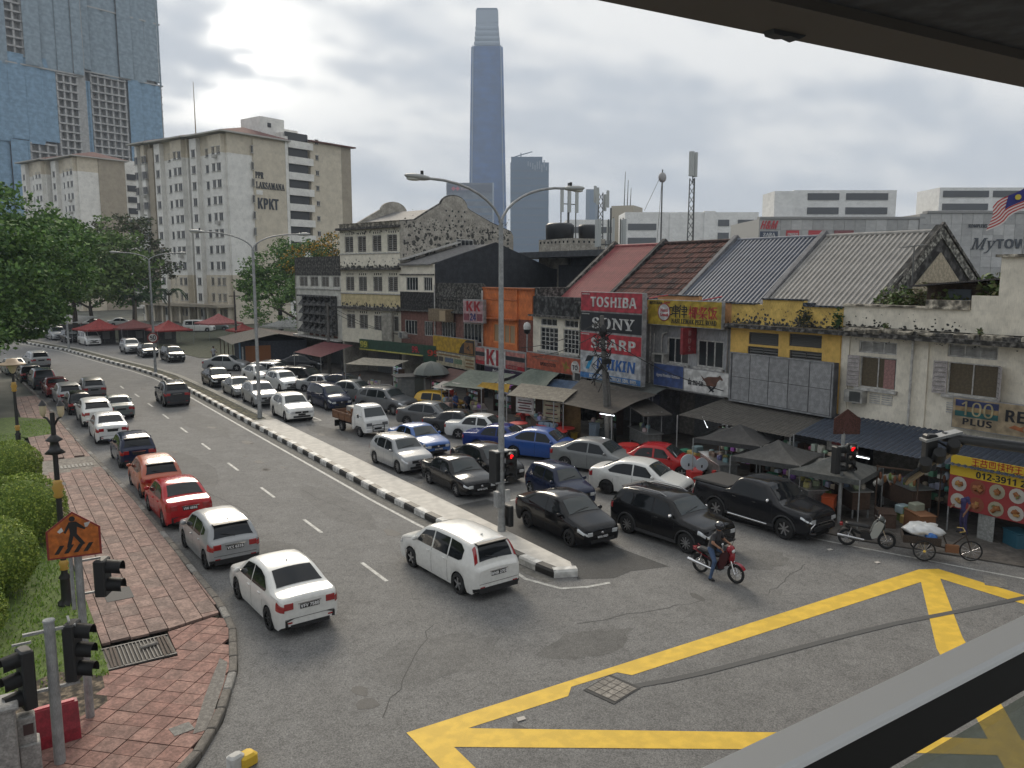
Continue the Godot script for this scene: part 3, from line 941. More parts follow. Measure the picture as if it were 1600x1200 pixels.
	party(d2,.0,mt("party_grey",Color(.22,.22,.23),.9),pw)
	tile_roof(d2,.16,5.9,.6,6.45,7.0,11.1,12.4,7.3)
	shopfront(d2,0,6.04,dk)
	var d1 := thing("cream_shophouse", "cream shophouse with black mouldy parapet and red ribbed roof", "building",V(31,0,-39.38))
	var hd := [[-.05,1.63,4.2,5.75],[2.18,4.16,4.2,5.75],[.1,1.5,5.85,6.32],[2.3,4.1,5.85,6.32]]
	put(wallholes(N(),0,4.98,3.0,6.42,hd), "front_wall",cream,d1)
	put(sb(N(),.0,.24,0,4.98,6.55,7.75), "parapet",dk,d1)
	put(sb(N(),-.45,.24,0,4.98,6.42,6.55), "ledge",conc,d1)
	for i in 4:
		window(d1,[maxf(hd[i][0],.03),hd[i][1],hd[i][2],hd[i][3]],wfr,glass,{"cols": 4 if i < 2 else 3, "rows": 5 if i < 2 else 2, "sill": wfr, "t": .07} if i < 2 else {"cols": 3, "rows": 1})
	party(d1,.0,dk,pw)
	party(d1,4.98,conc,pw)
	rib_roof(d1,.16,4.84,.6,6.45,7.0,11.1,sheetr,.2,.045,12.4,7.3)
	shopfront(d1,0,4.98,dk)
	var e := thing("orange_shophouse", "bright orange two storey shophouse front between darker neighbours", "building",V(31,0,-44.4))
	put(wallholes(N(),1.9,6.4,3.0,8.15,[[2.15,5.05,4.3,5.7]]), "front_wall",orange,e)
	put(wallholes(N(),0,1.9,3.0,6.1,[],.12,.3), "brick_return",mt("red_brick",Color(.20,.07,.05),.9,{"tex": "grime", "size": 1.5}),e)
	put(sb(N(),.1,.3,.2,1.9,6.1,8.15), "side_panel",orange,e)
	put(sb(sb(sb(N(),-.08,.3,.1,6.4,8.15,8.25),-.05,.0,1.9,6.4,7.35,7.42),-.35,.0,1.7,6.4,6.0,6.1), "moulding",mt("orange_trim",Color(.5,.14,.04),.8,{"tex": "grime", "size": 2.0}),e)
	window(e,[2.15,5.05,4.3,5.7],mt("orange_frame",Color(.55,.2,.07),.7),mt("window_tan",Color(.27,.19,.11),.4),{"cols": 4, "t": .1})
	put(N().tube(V(-.12,3.0,-6.3),V(-.12,8.0,-6.3),.07), "downpipe",wfr,e)
	party(e,.0,conc,P2([.25,0,.25,8.3,10,8.3,10,0]))
	sb2(e, "flat_roof",dk,.24,12,0,6.4,7.2,7.4)
	shopfront(e,0,6.4,dk)
	var f := thing("sooty_shophouse", "soot blackened three storey shophouse with brick panels and dark gable wall", "building",V(31,0,-50.8))
	put(wallholes(N(),0,7.4,3.0,6.2,[[.26,2.9,4.1,5.5],[4.1,6.4,4.1,5.45]]), "front_wall",mt("pink_brick",Color(.26,.13,.105),.9,{"tex": "grime", "size": 2.0}),f)
	put(sb(N(),.0,.24,0,7.4,6.35,8.5), "parapet",mt("black_parapet",Color(.15,.145,.13),.95,{"tex": "mould", "size": 2.4}),f)
	put(sb(sb(N(),-.5,.24,0,7.4,6.2,6.35),-.1,.0,0,7.4,7.2,7.32), "ledge",conc,f)
	for h in [[.26,2.9,4.1,5.5],[4.1,6.4,4.1,5.45]]: window(f,h,wfr,glass,{"cols": 5, "t": .05})
	put(sb(sb(N(),-.02,.0,1.2,3.0,7.4,8.1),-.02,.0,4.0,6.4,7.4,8.1), "render_panel",mt("grey_render",Color(.19,.185,.17),.9,{"tex": "mould", "size": 1.7}),f)
	sb2(f, "flat_roof",dk,.24,12,0,7.4,7.9,8.05)
	put(N().tube(V(-.12,3.0,-7.3),V(-.12,8.3,-7.3),.06), "downpipe",wfr,f)
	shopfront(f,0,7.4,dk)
	var g := thing("gable_shophouse", "narrow three storey shophouse with big black side gable and barred windows", "building",V(31,0,-58.3),9.74)
	var hg := [[.3,1.45,7.82,8.94],[2.24,3.9,7.82,8.94],[.3,1.45,4.14,5.35],[2.43,4.2,4.14,5.35]]
	put(wallholes(N(),0,4.73,3.0,6.2,[hg[2],hg[3]]), "lower_wall",mt("pink_brick",Color(.3,.2,.15),.9),g)
	put(sb(N(),-.05,.22,0,4.73,6.2,7.72), "black_band",mt("black_band",Color(.075,.072,.07),.95,{"tex": "mould", "size": 1.6}),g)
	put(wallholes(N(),0,4.73,7.72,10.0,[hg[0],hg[1]]), "upper_wall",cream,g)
	for h in hg: window(g,h,wfr,glass,{"cols": 4, "t": .06})
	put(sb(sb(N(),-.4,.24,-.1,4.73,6.12,6.2),-.1,.0,0,4.73,9.1,9.2), "ledge",conc,g)
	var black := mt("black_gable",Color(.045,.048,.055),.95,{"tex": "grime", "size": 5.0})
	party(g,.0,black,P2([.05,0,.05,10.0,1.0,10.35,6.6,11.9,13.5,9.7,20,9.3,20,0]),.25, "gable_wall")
	var roofg := mt("old_sheet",Color(.22,.215,.21),.8,{"tex": "grime", "size": 3.0})
	put(N().quad(V(-.3,10.0,-4.7),V(-.3,10.0,-.1),V(6.6,11.75,-.1),V(6.6,11.75,-4.7)).quad(V(6.6,11.75,-4.7),V(6.6,11.75,-.1),V(14,9.4,-.1),V(14,9.4,-4.7)).quad(V(-.3,9.9,-.1),V(-.3,9.9,-4.7),V(-.3,10.0,-4.7),V(-.3,10.0,-.1)), "roof",roofg,g)
	put(N().box(V(3.0,11.2,-4.4),V(6.6,.1,.7),Basis(Vector3.BACK,.25)), "roof_flashing",wfr,g)
	shopfront(g,0,4.7,dk)
	var h3 := thing("curved_gable_shophouse", "tall three storey shophouse with stained curved gable and louvred windows", "building",V(30.2,0,-62.96),13.33)
	var hh := []
	for q in [[6.6,7.9],[4.7,5.95],[2.5,3.8],[.35,1.7]]:
		hh.append_array([[q[0],q[1],11.1,12.55],[q[0],q[1],7.66,8.97],[q[0],q[1],4.25,5.58]])
	put(wallholes(N(),0,8.67,3.0,13.1,hh), "front_wall",mt("h_wall",Color(.68,.64,.53),.9,{"tex": "plaster", "size": 5.0}),h3)
	put(sb(N(),-.03,.0,.02,8.65,9.9,10.95), "band",cream,h3)
	put(sb(N(),-.03,.0,.02,8.65,6.35,7.4), "band",mt("h_band",Color(.64,.54,.31),.9,{"tex": "streak", "size": 4.0}),h3)
	put(sb(sb(sb(N(),-.5,.2,-.1,8.67,13.1,13.3),-.55,.2,-.1,8.67,9.55,9.75),-.55,.2,-.1,8.67,6.05,6.25), "ledge",conc,h3)
	put(sb(sb(N(),.0,.25,0,8.67,13.3,13.65),-.1,.3,0,8.67,13.65,13.7), "parapet",creamd,h3)
	put(sb(sb(N(),-.12,.0,0,8.67,10.95,11.05),-.12,.0,0,8.67,7.42,7.52), "sill_course",wfr,h3)
	for k in hh: window(h3,k,wfr,lou,{"cols": 2, "rows": 7, "louvre": true, "slat": mt("slat_mid",Color(.17,.16,.14),.7)})
	for q in hh:
		var vm := N()
		for i in 4: sb(vm,-.006,.01,q[0] + .1 + i * .3,q[0] + .22 + i * .3,q[3] + .12,q[3] + .3)
		put(vm, "vent_hole",glass,h3)
	var prof := PackedVector2Array()
	for q in [[.02,0],[.02,13.6],[1.6,13.75],[3.0,14.5],[4.6,15.3]]: prof.push_back(Vector2(q[0],q[1]))
	for i in 11:
		var an := PI - PI * i / 10.0
		prof.push_back(Vector2(6.2 + cos(an) * 1.6,15.15 + sin(an) * .95))
	for q in [[8.2,14.9],[11,13.9],[13.6,13.2],[13.9,12.8],[13.9,0]]: prof.push_back(Vector2(q[0],q[1]))
	var stained := mt("stained_gable",Color(.50,.465,.40),.95,{"tex": "grime", "size": 6.0})
	party(h3,-.0,stained,prof,.3, "gable_wall")
	var cop := N()
	for i in range(1,prof.size() - 2):
		var p := prof[i]
		var q := prof[i + 1]
		cop.tube(V(p.x,p.y,0),V(q.x,q.y,0),.12,.12,6)
	put(cop, "coping",conc,h3)
	var hol := N()
	for j in 4:
		for i in 4 - (j % 2):
			hol.tube(V(5.2 + i * .75 + (j % 2) * .37,14.75 - j * .42,.14),V(5.2 + i * .75 + (j % 2) * .37,14.75 - j * .42,.165),.1,.1,6)
	for i in 12: hol.tube(V(2.2 + i * .8,13.0,.14),V(2.2 + i * .8,13.0,.165),.08,.08,6)
	put(hol, "vent_holes",glass,h3)
	var sw2 := sub("window",h3,V(7.4,10.9,.15))
	put(N().box(V(0,.7,.02),V(2.1,1.4,.1)), "frame",wfr,sw2)
	for i in 4: put(N().box(V(-.73 + i * .49,.7,.08),V(.42,1.25,.02)), "pane",glass,sw2)
	put(N().quad(V(.3,13.3,-8.6),V(.3,13.3,-.15),V(6.2,15.1,-.15),V(6.2,15.1,-8.6)).quad(V(6.2,15.1,-8.6),V(6.2,15.1,-.15),V(13.9,13.1,-.15),V(13.9,13.1,-8.6)), "roof",roofg,h3)
	put(N().prism(V(0,0,-8.67),Vector3.RIGHT,Vector3.UP,prof,.25), "far_gable_wall",stained,h3)
	sb2(h3, "rear_wall",stained,13.6,13.9,.15,8.6,0,13.0)
	shopfront(h3,0,8.67,dk)
	var i3 := thing("grid_screen_shophouse", "shophouse with grey concrete grid screen at the far end of the row", "building",V(28.2,0,-71.4),3.79)
	var hi := [[7.6,9.6,7.95,8.95],[5.05,6.9,7.95,8.95],[2.6,4.3,7.95,8.95],[.25,1.7,7.95,8.95]]
	put(wallholes(N(),0,10.58,3.0,9.05,hi), "front_wall",mt("white_wall",Color(.64,.63,.57),.9,{"tex": "streak", "size": 5.0}),i3)
	put(sb(N(),-.06,.24,0,10.58,9.05,10.85), "parapet",mt("black_parapet",Color(.12,.12,.12),.95),i3)
	put(sb(sb(N(),-.12,.0,0,10.58,7.72,7.84),-.5,.1,0,10.58,2.92,3.1), "ledge",wfr,i3)
	for k in hi: window(i3,k,wfr,lou,{"cols": 2, "rows": 6, "louvre": true, "slat": mt("slat_mid",Color(.17,.16,.14),.7)})
	var scr := mt("screen_concrete",Color(.20,.20,.195),.9,{"tex": "mould", "size": 2.0})
	sb2(i3, "screen_back",mt("screen_dark",Color(.1,.1,.1),.95,{"tex": "grime", "size": 2.0}),-.12,-.02,.9,8.9,3.6,7.0)
	for j in 4:
		for i in 6:
			var s := 1.0 + i * 1.32
			var y := 3.65 + j * .83
			var fm := N()
			sb(fm,-.55,-.12,s,s + .1,y,y + .8); sb(fm,-.55,-.12,s + .1,s + 1.3,y,y + .09)
			fm.quad(V(-.5,y + .1,-s - 1.3),V(-.5,y + .1,-s - .1),V(-.14,y + .55,-s - .1),V(-.14,y + .55,-s - 1.3))
			put(fm, "screen_cell",scr,i3)
	put(sb(sb(N(),-.6,-.1,.8,9.1,7.0,7.15),-.6,-.1,.8,9.1,3.45,3.65), "screen_edge",scr,i3)
	var bm := N()
	for i in 5: sb(bm,-.004,.0,1.0 + i * 1.4,1.9 + i * 1.4,3.15,3.35)
	put(bm, "vent_slots",mt("red_brick",Color(.2,.07,.05),.9),i3)
	sb2(i3, "roof",dk,.2,12,0,10.58,9.6,9.8)
	party(i3,10.58,stained,P2([0,0,0,10.8,12,9.8,12,0]))
	shopfront(i3,0,10.58,dk)
	rng.seed = 77
	mould(b,.05,6.1,6.81,.9,260,-.004,3.0,.14)
	mould(a,6.4,11.5,7.01,.7,90,.016,4.0,.1)
	mould(a,.1,11.5,6.2,.42,120,-.004,.25,.1)
	mould(cc,.1,6.0,6.67,.5,50,-.004,3.5,.1)
	for q in [[h3,8.6,9.76,1.0],[h3,8.6,6.26,.7],[h3,8.6,12.6,.5]]: mould(q[0],.05,q[1],q[2],q[3],110,-.034,2.6 if q[2] < 12 else .3,.2)
	mould(h3,.3,13.6,11.6,2.6,200,0,1.0,.34,true)
	mould(h3,.2,6.0,10.4,1.4,90,0,.8,.34,true)
	mould(h3,.3,13.6,13.0,2.0,120,0,2.5,.16,true)
	var bw := thing("rear_block", "dark flat roofed rear building behind the row with white wall", "building",V(47,0,-52))
	put(N().box(V(2,5,0),V(10,10,14)), "wall",black,bw)
	put(N().box(V(2,10.9,-6),V(14,.5,16)).box(V(2,10.15,-3),V(8,1.1,8)), "roof",mt("rear_roof",Color(.08,.085,.095),.8,{"tex": "grime", "size": 4.0}),bw)
	put(N().box(V(-3,9.9,4),V(.3,2.2,4)), "white_panel",wfr,bw)
	var rb2 := thing("stained_block", "stained cream rear block with a row of vent holes beside the curved gable", "building",V(45.5,0,-61))
	put(N().box(V(1.5,6.2,0),V(4,12.4,5)), "wall",stained,rb2)
	var vb := N()
	for i in 8: vb.box(V(-.505,12.1,-2.2 + i * .6),V(.02,.2,.2))
	for i in 6: vb.box(V(-.2 + i * .6,12.1,2.505),V(.2,.2,.02))
	put(vb, "vent_hole",glass,rb2)
	var tank := thing("water_tank", "large black rooftop water tank behind the curved gable", "tank",V(46.2,12.4,-61.8))
	put(N().lathe(P2([.0,0,1.3,0,1.35,1.3,1.1,1.5,.0,1.55]),Vector3.ZERO,18), "drum",mt("tank_black",Color(.02,.022,.025),.5),tank)
	put(N().lathe(P2([.0,0,.9,0,.95,1.2,.8,1.4,.0,1.4]),V(2.6,0,1.0),14), "drum",mt("tank_black",Color(.02,.022,.025),.5),tank)
var car_meshes := {}
var car_types := {
	"sedan": {"L": 4.2, "W": 1.7, "H": 1.5, "wb": 2.5, "fo": .82, "r": .305,
		"top": [0,.66,.012,.74,.04,.81,.12,.89,.205,.975,.23,1.01,.36,1.39,.42,1.465,.52,1.495,.62,1.48,.70,1.425,.845,1.13,.87,1.085,.94,1.06,.98,1.04,.993,1.0,1,.93],
		"belt": [0,.6,.05,.73,.2,.88,.3,.92,.75,.99,.95,.985,1,.87], "ws": [.232,.37], "rw": [.70,.848],
		"side": [[.285,.95,.385,1.34,.505,1.40,.505,.965],[.52,.965,.52,1.40,.62,1.39,.70,1.31,.775,1.08,.755,1.0]],
		"hl": [.0005,.08,2.75,3.95], "tl": [.945,.9995,2.45,3.75], "doors": [.27,.512,.72], "handles": [.47,.665]},
	"old_sedan": {"L": 4.25, "W": 1.67, "H": 1.4, "wb": 2.48, "fo": .85, "r": .285,
		"top": [0,.62,.01,.68,.03,.72,.12,.80,.25,.87,.27,.90,.39,1.29,.43,1.35,.53,1.375,.64,1.345,.69,1.29,.785,.98,.81,.95,.93,.935,.98,.92,.993,.89,1,.84],
		"belt": [0,.57,.05,.67,.2,.80,.3,.85,.75,.88,.95,.86,1,.78], "ws": [.272,.398], "rw": [.688,.788],
		"side": [[.33,.88,.41,1.24,.51,1.285,.51,.88],[.53,.88,.53,1.285,.63,1.27,.68,1.20,.73,.93,.72,.89]],
		"hl": [.0005,.045,2.75,3.95], "tl": [.962,.9995,2.35,3.6], "doors": [.315,.52,.71], "handles": [.475,.665]},
	"hatch": {"L": 3.85, "W": 1.68, "H": 1.5, "wb": 2.46, "fo": .75, "r": .295,
		"top": [0,.68,.012,.76,.04,.83,.12,.90,.22,.98,.25,1.04,.37,1.40,.42,1.465,.55,1.495,.72,1.47,.86,1.40,.90,1.34,.965,.98,.98,.95,.992,.92,1,.88],
		"belt": [0,.62,.05,.76,.2,.88,.3,.92,.8,.98,.95,.93,1,.82], "ws": [.252,.382], "rw": [.872,.962],
		"side": [[.31,.95,.40,1.34,.53,1.395,.53,.96],[.55,.96,.55,1.395,.70,1.375,.745,1.32,.745,1.0,.72,.975],[.765,1.03,.765,1.32,.83,1.25,.84,1.12]],
		"hl": [.0005,.085,2.75,3.95], "tl": [.945,.9995,2.45,3.8], "doors": [.295,.54,.765], "handles": [.49,.715]},
	"micro": {"L": 3.4, "W": 1.48, "H": 1.44, "wb": 2.28, "fo": .6, "r": .265,
		"top": [0,.64,.012,.71,.04,.77,.12,.84,.22,.91,.245,.95,.36,1.34,.41,1.41,.55,1.435,.75,1.42,.87,1.37,.91,1.30,.965,.92,.985,.88,.994,.85,1,.8],
		"belt": [0,.58,.05,.7,.2,.82,.3,.86,.8,.9,.95,.87,1,.75], "ws": [.247,.37], "rw": [.88,.962],
		"side": [[.30,.89,.385,1.28,.54,1.335,.54,.89],[.56,.89,.56,1.335,.76,1.32,.78,1.26,.79,.95,.77,.9]],
		"hl": [.0005,.06,2.75,3.95], "tl": [.955,.9995,2.3,3.7], "doors": [.285,.55,.79], "handles": [.5,.74]},
	"suv": {"L": 4.4, "W": 1.8, "H": 1.7, "wb": 2.65, "fo": .82, "r": .345,
		"top": [0,.78,.01,.88,.035,.95,.12,1.02,.23,1.09,.255,1.14,.365,1.54,.41,1.625,.52,1.67,.72,1.655,.87,1.60,.91,1.53,.965,1.13,.98,1.09,.992,1.05,1,1.0],
		"belt": [0,.72,.05,.88,.2,1.0,.3,1.05,.8,1.10,.95,1.06,1,.94], "ws": [.257,.375], "rw": [.885,.962],
		"side": [[.31,1.08,.395,1.49,.51,1.55,.51,1.085],[.53,1.085,.53,1.55,.70,1.54,.72,1.48,.73,1.10],[.75,1.12,.745,1.52,.82,1.47,.875,1.22,.86,1.15]],
		"hl": [.0005,.075,2.75,3.95], "tl": [.945,.9995,2.5,3.8], "doors": [.30,.52,.74], "handles": [.475,.69], "rails": true, "clad": true, "sill": .27},
	"crossover": {"L": 4.35, "W": 1.79, "H": 1.6, "wb": 2.61, "fo": .85, "r": .335,
		"top": [0,.74,.01,.84,.035,.91,.12,.99,.23,1.06,.255,1.1,.38,1.48,.43,1.55,.54,1.585,.72,1.555,.84,1.46,.90,1.36,.96,1.08,.98,1.03,.992,.99,1,.95],
		"belt": [0,.68,.05,.84,.2,.96,.3,1.0,.8,1.08,.95,1.02,1,.88], "ws": [.257,.39], "rw": [.845,.955],
		"side": [[.32,1.03,.415,1.42,.525,1.475,.525,1.05],[.545,1.05,.545,1.475,.67,1.46,.74,1.40,.79,1.22,.74,1.1]],
		"hl": [.0005,.085,2.75,3.95], "tl": [.945,.9995,2.5,3.8], "doors": [.31,.535,.755], "handles": [.49,.70], "clad": true, "sill": .25},
	"mpv": {"L": 4.5, "W": 1.72, "H": 1.64, "wb": 2.72, "fo": .87, "r": .315,
		"top": [0,.68,.01,.77,.035,.85,.1,.95,.18,1.04,.21,1.1,.34,1.49,.39,1.565,.52,1.62,.72,1.62,.90,1.56,.93,1.50,.975,1.02,.985,.98,.993,.95,1,.9],
		"belt": [0,.62,.05,.78,.2,.95,.3,.99,.8,1.02,.95,.98,1,.84], "ws": [.212,.35], "rw": [.905,.97],
		"side": [[.275,1.02,.36,1.41,.475,1.50,.475,1.02],[.49,1.02,.49,1.505,.67,1.515,.67,1.02],[.685,1.02,.685,1.515,.80,1.49,.845,1.36,.84,1.1,.81,1.04]],
		"hl": [.0005,.085,2.75,3.95], "tl": [.912,.966,6.2,7.8], "doors": [.265,.48,.68], "handles": [.435,.64]},
	"van": {"L": 4.8, "W": 1.85, "H": 1.92, "wb": 3.0, "fo": .85, "r": .32,
		"top": [0,.76,.01,.86,.03,.93,.09,1.04,.14,1.12,.165,1.2,.28,1.72,.33,1.82,.5,1.9,.8,1.9,.93,1.85,.96,1.78,.985,1.1,.99,1.06,.996,1.0,1,.95],
		"belt": [0,.7,.05,.86,.2,1.05,.3,1.1,.8,1.1,.95,1.06,1,.88], "ws": [.168,.29], "rw": [.94,.983],
		"side": [[.23,1.13,.31,1.62,.40,1.72,.40,1.13],[.42,1.13,.42,1.72,.64,1.74,.64,1.13],[.66,1.13,.66,1.74,.88,1.7,.89,1.16]],
		"hl": [.0005,.07,2.75,3.95], "tl": [.965,.9995,2.0,3.9], "doors": [.22,.41,.65], "handles": [.38,.44]}}
func curve_at(a: Array,t: float) -> float:
	var i := 0
	while i < a.size() - 4 and t > a[i + 2]: i += 2
	var u := clampf((t - a[i]) / maxf(1e-6,a[i + 2] - a[i]),.0,1.0)
	return lerpf(a[i + 1],a[i + 3],u)
func car_section(d: Dictionary,t: float,arch := true) -> PackedVector3Array:
	var L: float = d.L
	var z := -L * .5 + t * L
	var plan := curve_at([0,.76,.008,.86,.03,.935,.07,.975,.14,1.0,.86,1.0,.94,.975,.975,.94,.992,.88,1,.80],t)
	var w: float = d.W * .5 * plan
	var sill: float = d.get("sill",.2)
	var bot := sill
	if t < .04: bot = sill + .02 + (.04 - t) * 1.0
	if t > .96: bot = sill + .05 + (t - .96) * 2.0
	var r: float = d.r
	var R := r + .055
	for zc in [-L * .5 + d.fo,-L * .5 + d.fo + d.wb]:
		var q := absf(z - zc)
		if arch and q < R: bot = maxf(bot,r * .98 + sqrt(R * R - q * q))
	var yt := curve_at(d.top,t)
	if t > .05 and t < .955:
		yt = (yt + curve_at(d.top,t - .012) + curve_at(d.top,t + .012) + curve_at(d.top,t - .024) + curve_at(d.top,t + .024)) / 5.0
	var yb := minf(curve_at(d.belt,t),yt - .035)
	bot = minf(bot,yb - .1)
	var out := PackedVector3Array()
	out.push_back(V(w * .95,bot,z))
	out.push_back(V(w * .985,lerpf(bot,yb,.2),z))
	out.push_back(V(w,lerpf(bot,yb,.55),z))
	out.push_back(V(w * .985,lerpf(bot,yb,.88),z))
	out.push_back(V(w * .95,yb,z))
	var h := yt - yb
	var tum := .30 if d.H < 1.8 else .17
	var wt := w * .95 - h * tum
	var rr := minf(.085,h * .5)
	out.push_back(V(lerpf(w * .95,wt,.4) + .012,yb + h * .36,z))
	out.push_back(V(wt + rr * tum * .5 + .006,yt - rr * 1.1,z))
	out.push_back(V(wt - rr * .28,yt - rr * .35,z))
	out.push_back(V(wt - rr * 1.25,yt,z))
	out.push_back(V(wt * .5,yt + .028,z))
	out.push_back(V(0,yt + .036,z))
	return out
func car_point(d: Dictionary,t: float,k: float,off: float,side: float) -> Vector3:
	var s := car_section(d,t,false)
	var s2 := car_section(d,minf(t + .006,1.0),false)
	var s1 := car_section(d,maxf(t - .006,.0),false)
	var i := mini(int(k),9)
	var u := k - i
	var p := s[i].lerp(s[i + 1],u)
	var dk := s[i + 1] - s[i]
	var dt := s2[i].lerp(s2[i + 1],u) - s1[i].lerp(s1[i + 1],u)
	var nn := dk.cross(dt).normalized()
	if nn.x < 0 and absf(nn.x) > .2: nn = -nn
	if nn.y < -.3: nn = -nn
	p += nn * off
	return V(p.x * side,p.y,p.z)
func car_patch(m: MB,d: Dictionary,t0: float,t1: float,k0: float,k1: float,off: float,side: float,nt := 4,nk := 4) -> void:
	var rows := []
	for i in nt + 1:
		var row := []
		for j in nk + 1:
			row.push_back(car_point(d,lerpf(t0,t1,float(i) / nt),lerpf(k0,k1,float(j) / nk),off,side))
		rows.push_back(row)
	if side < 0: rows.reverse()
	m.grid(rows)
func side_x(d: Dictionary,t: float,y: float) -> float:
	var s := car_section(d,t,false)
	for i in 9:
		if y >= s[i].y and y <= s[i + 1].y and s[i + 1].y > s[i].y:
			return lerpf(s[i].x,s[i + 1].x,(y - s[i].y) / (s[i + 1].y - s[i].y))
	return s[8].x
func car_set(type: String) -> Dictionary:
	if car_meshes.has(type): return car_meshes[type]
	var d: Dictionary = car_types[type]
	var L: float = d.L
	var r: float = d.r
	var set_ := {}
	var ts := []
	for i in 41: ts.push_back(i / 40.0)
	for i in range(0,d.top.size(),2): ts.push_back(d.top[i])
	for zc in [d.fo,d.fo + d.wb]:
		for q in [-1.002,-.999,-.95,-.82,-.6,-.3,.0,.3,.6,.82,.95,.999,1.002]:
			ts.push_back(clampf((zc + (r + .055) * q) / L,.0,1.0))
	ts.append_array([.004,.02,.985])
	ts.sort()
	var rows := []
	var last := -1.0
	for t in ts:
		if t - last < .0006: continue
		last = t
		var s := car_section(d,t)
		var row := PackedVector3Array()
		for i in range(0,11): row.push_back(s[i])
		for i in range(9,-1,-1): row.push_back(V(-s[i].x,s[i].y,s[i].z))
		rows.push_back(row)
	rows.reverse()
	var m := N()
	m.grid(rows)
	for e in [0,rows.size() - 1]:
		var a: PackedVector3Array = rows[e]
		for i in 10:
			if e == 0: m.quad(a[i],a[i + 1],a[19 - i],a[20 - i])
			else: m.quad(a[20 - i],a[19 - i],a[i + 1],a[i])
	set_["body"] = m.mesh()
	var u := N()
	var hw: float = d.W * .5
	u.span(V(-hw + .27,.17,-L * .5 + .2),V(hw - .27,.62,L * .5 - .2))
	u.span(V(-hw + .1,.19,-L * .5 + d.fo + r + .08),V(hw - .1,.5,-L * .5 + d.fo + d.wb - r - .08))
	set_["underbody"] = u.mesh()
	var g := N()
	var n := 6
	for w in [["windscreen",d.ws],["rear_window",d.rw]]:
		var gr := []
		for i in n + 1:
			var t := lerpf(w[1][0] + .004,w[1][1] - .004,float(i) / n)
			var s := car_section(d,t,false)
			var row := []
			var e := .05 if w[0] == "windscreen" else .075
			for j in 13:
				var k := j / 6.0 - 1.0
				var hx := s[8].x + .03 - e
				var x := k * hx
				var y := s[8].y + .036 * (1.0 - pow(absf(x) / maxf(s[8].x,.05),2.0)) + .004
				var s3 := car_section(d,t + .01,false)
				var s4 := car_section(d,t - .01,false)
				var nn := V(0,s3[8].z - s4[8].z,-(s3[8].y - s4[8].y)).normalized()
				row.push_back(V(x,y,s[8].z) + nn * .008)
			gr.push_back(row)
		gr.reverse()
		var gm := N()
		gm.grid(gr)
		set_[w[0]] = gm.mesh()
	set_["side"] = []
	for poly in d.side:
		for sd in [1.0,-1.0]:
			var pp := PackedVector2Array()
			for i in range(0,poly.size(),2): pp.push_back(Vector2(poly[i] * L,poly[i + 1]))
			var tri := Geometry2D.triangulate_polygon(pp)
			var gm := N()
			var pts := []
			for q in pp: pts.push_back(V((side_x(d,q.x / L,q.y) + .012) * sd,q.y,q.x - L * .5))
			for i in range(0,tri.size(),3):
				var a: Vector3 = pts[tri[i]]
				var b: Vector3 = pts[tri[i + 1]]
				var c: Vector3 = pts[tri[i + 2]]
				if (b - a).cross(c - a).x * sd < 0: gm.tri(a,c,b)
				else: gm.tri(a,b,c)
			set_.side.push_back(gm.mesh())
	for w in [["headlight",d.hl],["tail_light",d.tl]]:
		set_[w[0]] = []
		for sd in [1.0,-1.0]:
			var lm := N()
			car_patch(lm,d,w[1][0],w[1][1],w[1][2],w[1][3],.012,sd)
			if w[0] == "headlight":
				lm.cbox(V(d.W * .31 * sd,d.top[1] - .075,-L * .5),V(d.W * .13,.13,.03),.012)
			if w[0] == "tail_light" and d.tl[0] > .93:
				var yh: float = d.top[d.top.size() - 1]
				var cw: float = d.W * .5 * .80
				lm.cbox(V((cw * .82) * sd,yh - .075,L * .5),V(cw * .36,.17,.03),.012)
			set_[w[0]].push_back(lm.mesh())
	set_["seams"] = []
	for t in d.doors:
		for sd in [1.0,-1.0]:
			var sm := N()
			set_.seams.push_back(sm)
			car_patch(sm,d,t - .0014,t + .0014,.4,4.0,.003,sd,1,6)  # raised strip stands in for the groove between panels, its shade painted dark
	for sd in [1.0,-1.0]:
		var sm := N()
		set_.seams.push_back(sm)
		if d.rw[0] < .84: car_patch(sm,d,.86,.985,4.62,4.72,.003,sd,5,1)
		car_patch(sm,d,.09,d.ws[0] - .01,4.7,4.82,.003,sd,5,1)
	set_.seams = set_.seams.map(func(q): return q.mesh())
	var hm := N()
	for t in d.handles:
		for sd in [1.0,-1.0]:
			var y: float = curve_at(d.belt,t) - .12
			hm.box(V((side_x(d,t,y) + .012) * sd,y,t * L - L * .5),V(.03,.028,.16))
	set_["handle"] = hm.mesh()
	var tm: float = d.side[0][0] + .012
	set_["mirror"] = []
	for sd in [1.0,-1.0]:
		var mm := N()
		var yy: float = d.side[0][1] + .06
		mm.ball(V((side_x(d,tm,yy) + .12) * sd,yy,tm * L - L * .5),V(.1,.075,.055),10,6)
		mm.box(V((side_x(d,tm,yy) + .03) * sd,yy - .03,tm * L - L * .5),V(.09,.03,.04))
		set_.mirror.push_back(mm.mesh())
	var fz := -L * .5
	var fy: float = d.top[1]
	set_["grille"] = N().box(V(0,fy - .075,fz - .004),V(d.W * .47,.12,.014)).box(V(0,fy - .34,fz - .004),V(d.W * .6,.12,.014)).mesh()
	set_["badge"] = N().ball(V(0,fy - .075,fz - .014),V(.07,.045,.012),10,4).mesh()
	set_["plate_f"] = N().box(V(0,fy - .21,fz - .012),V(.46,.1,.016)).mesh()
	var rz := L * .5
	set_["tailgate"] = N().box(V(0,d.top[d.top.size() - 1] - .045,rz + .008),V(.62,.026,.02)).mesh()
	set_["bumper_seam"] = N().box(V(0,.52,rz + .001),V(d.W * .78,.01,.01)).mesh()
	set_["rear_insert"] = N().box(V(0,.31,rz + .002),V(d.W * .62,.1,.014)).mesh()
	var trims := []
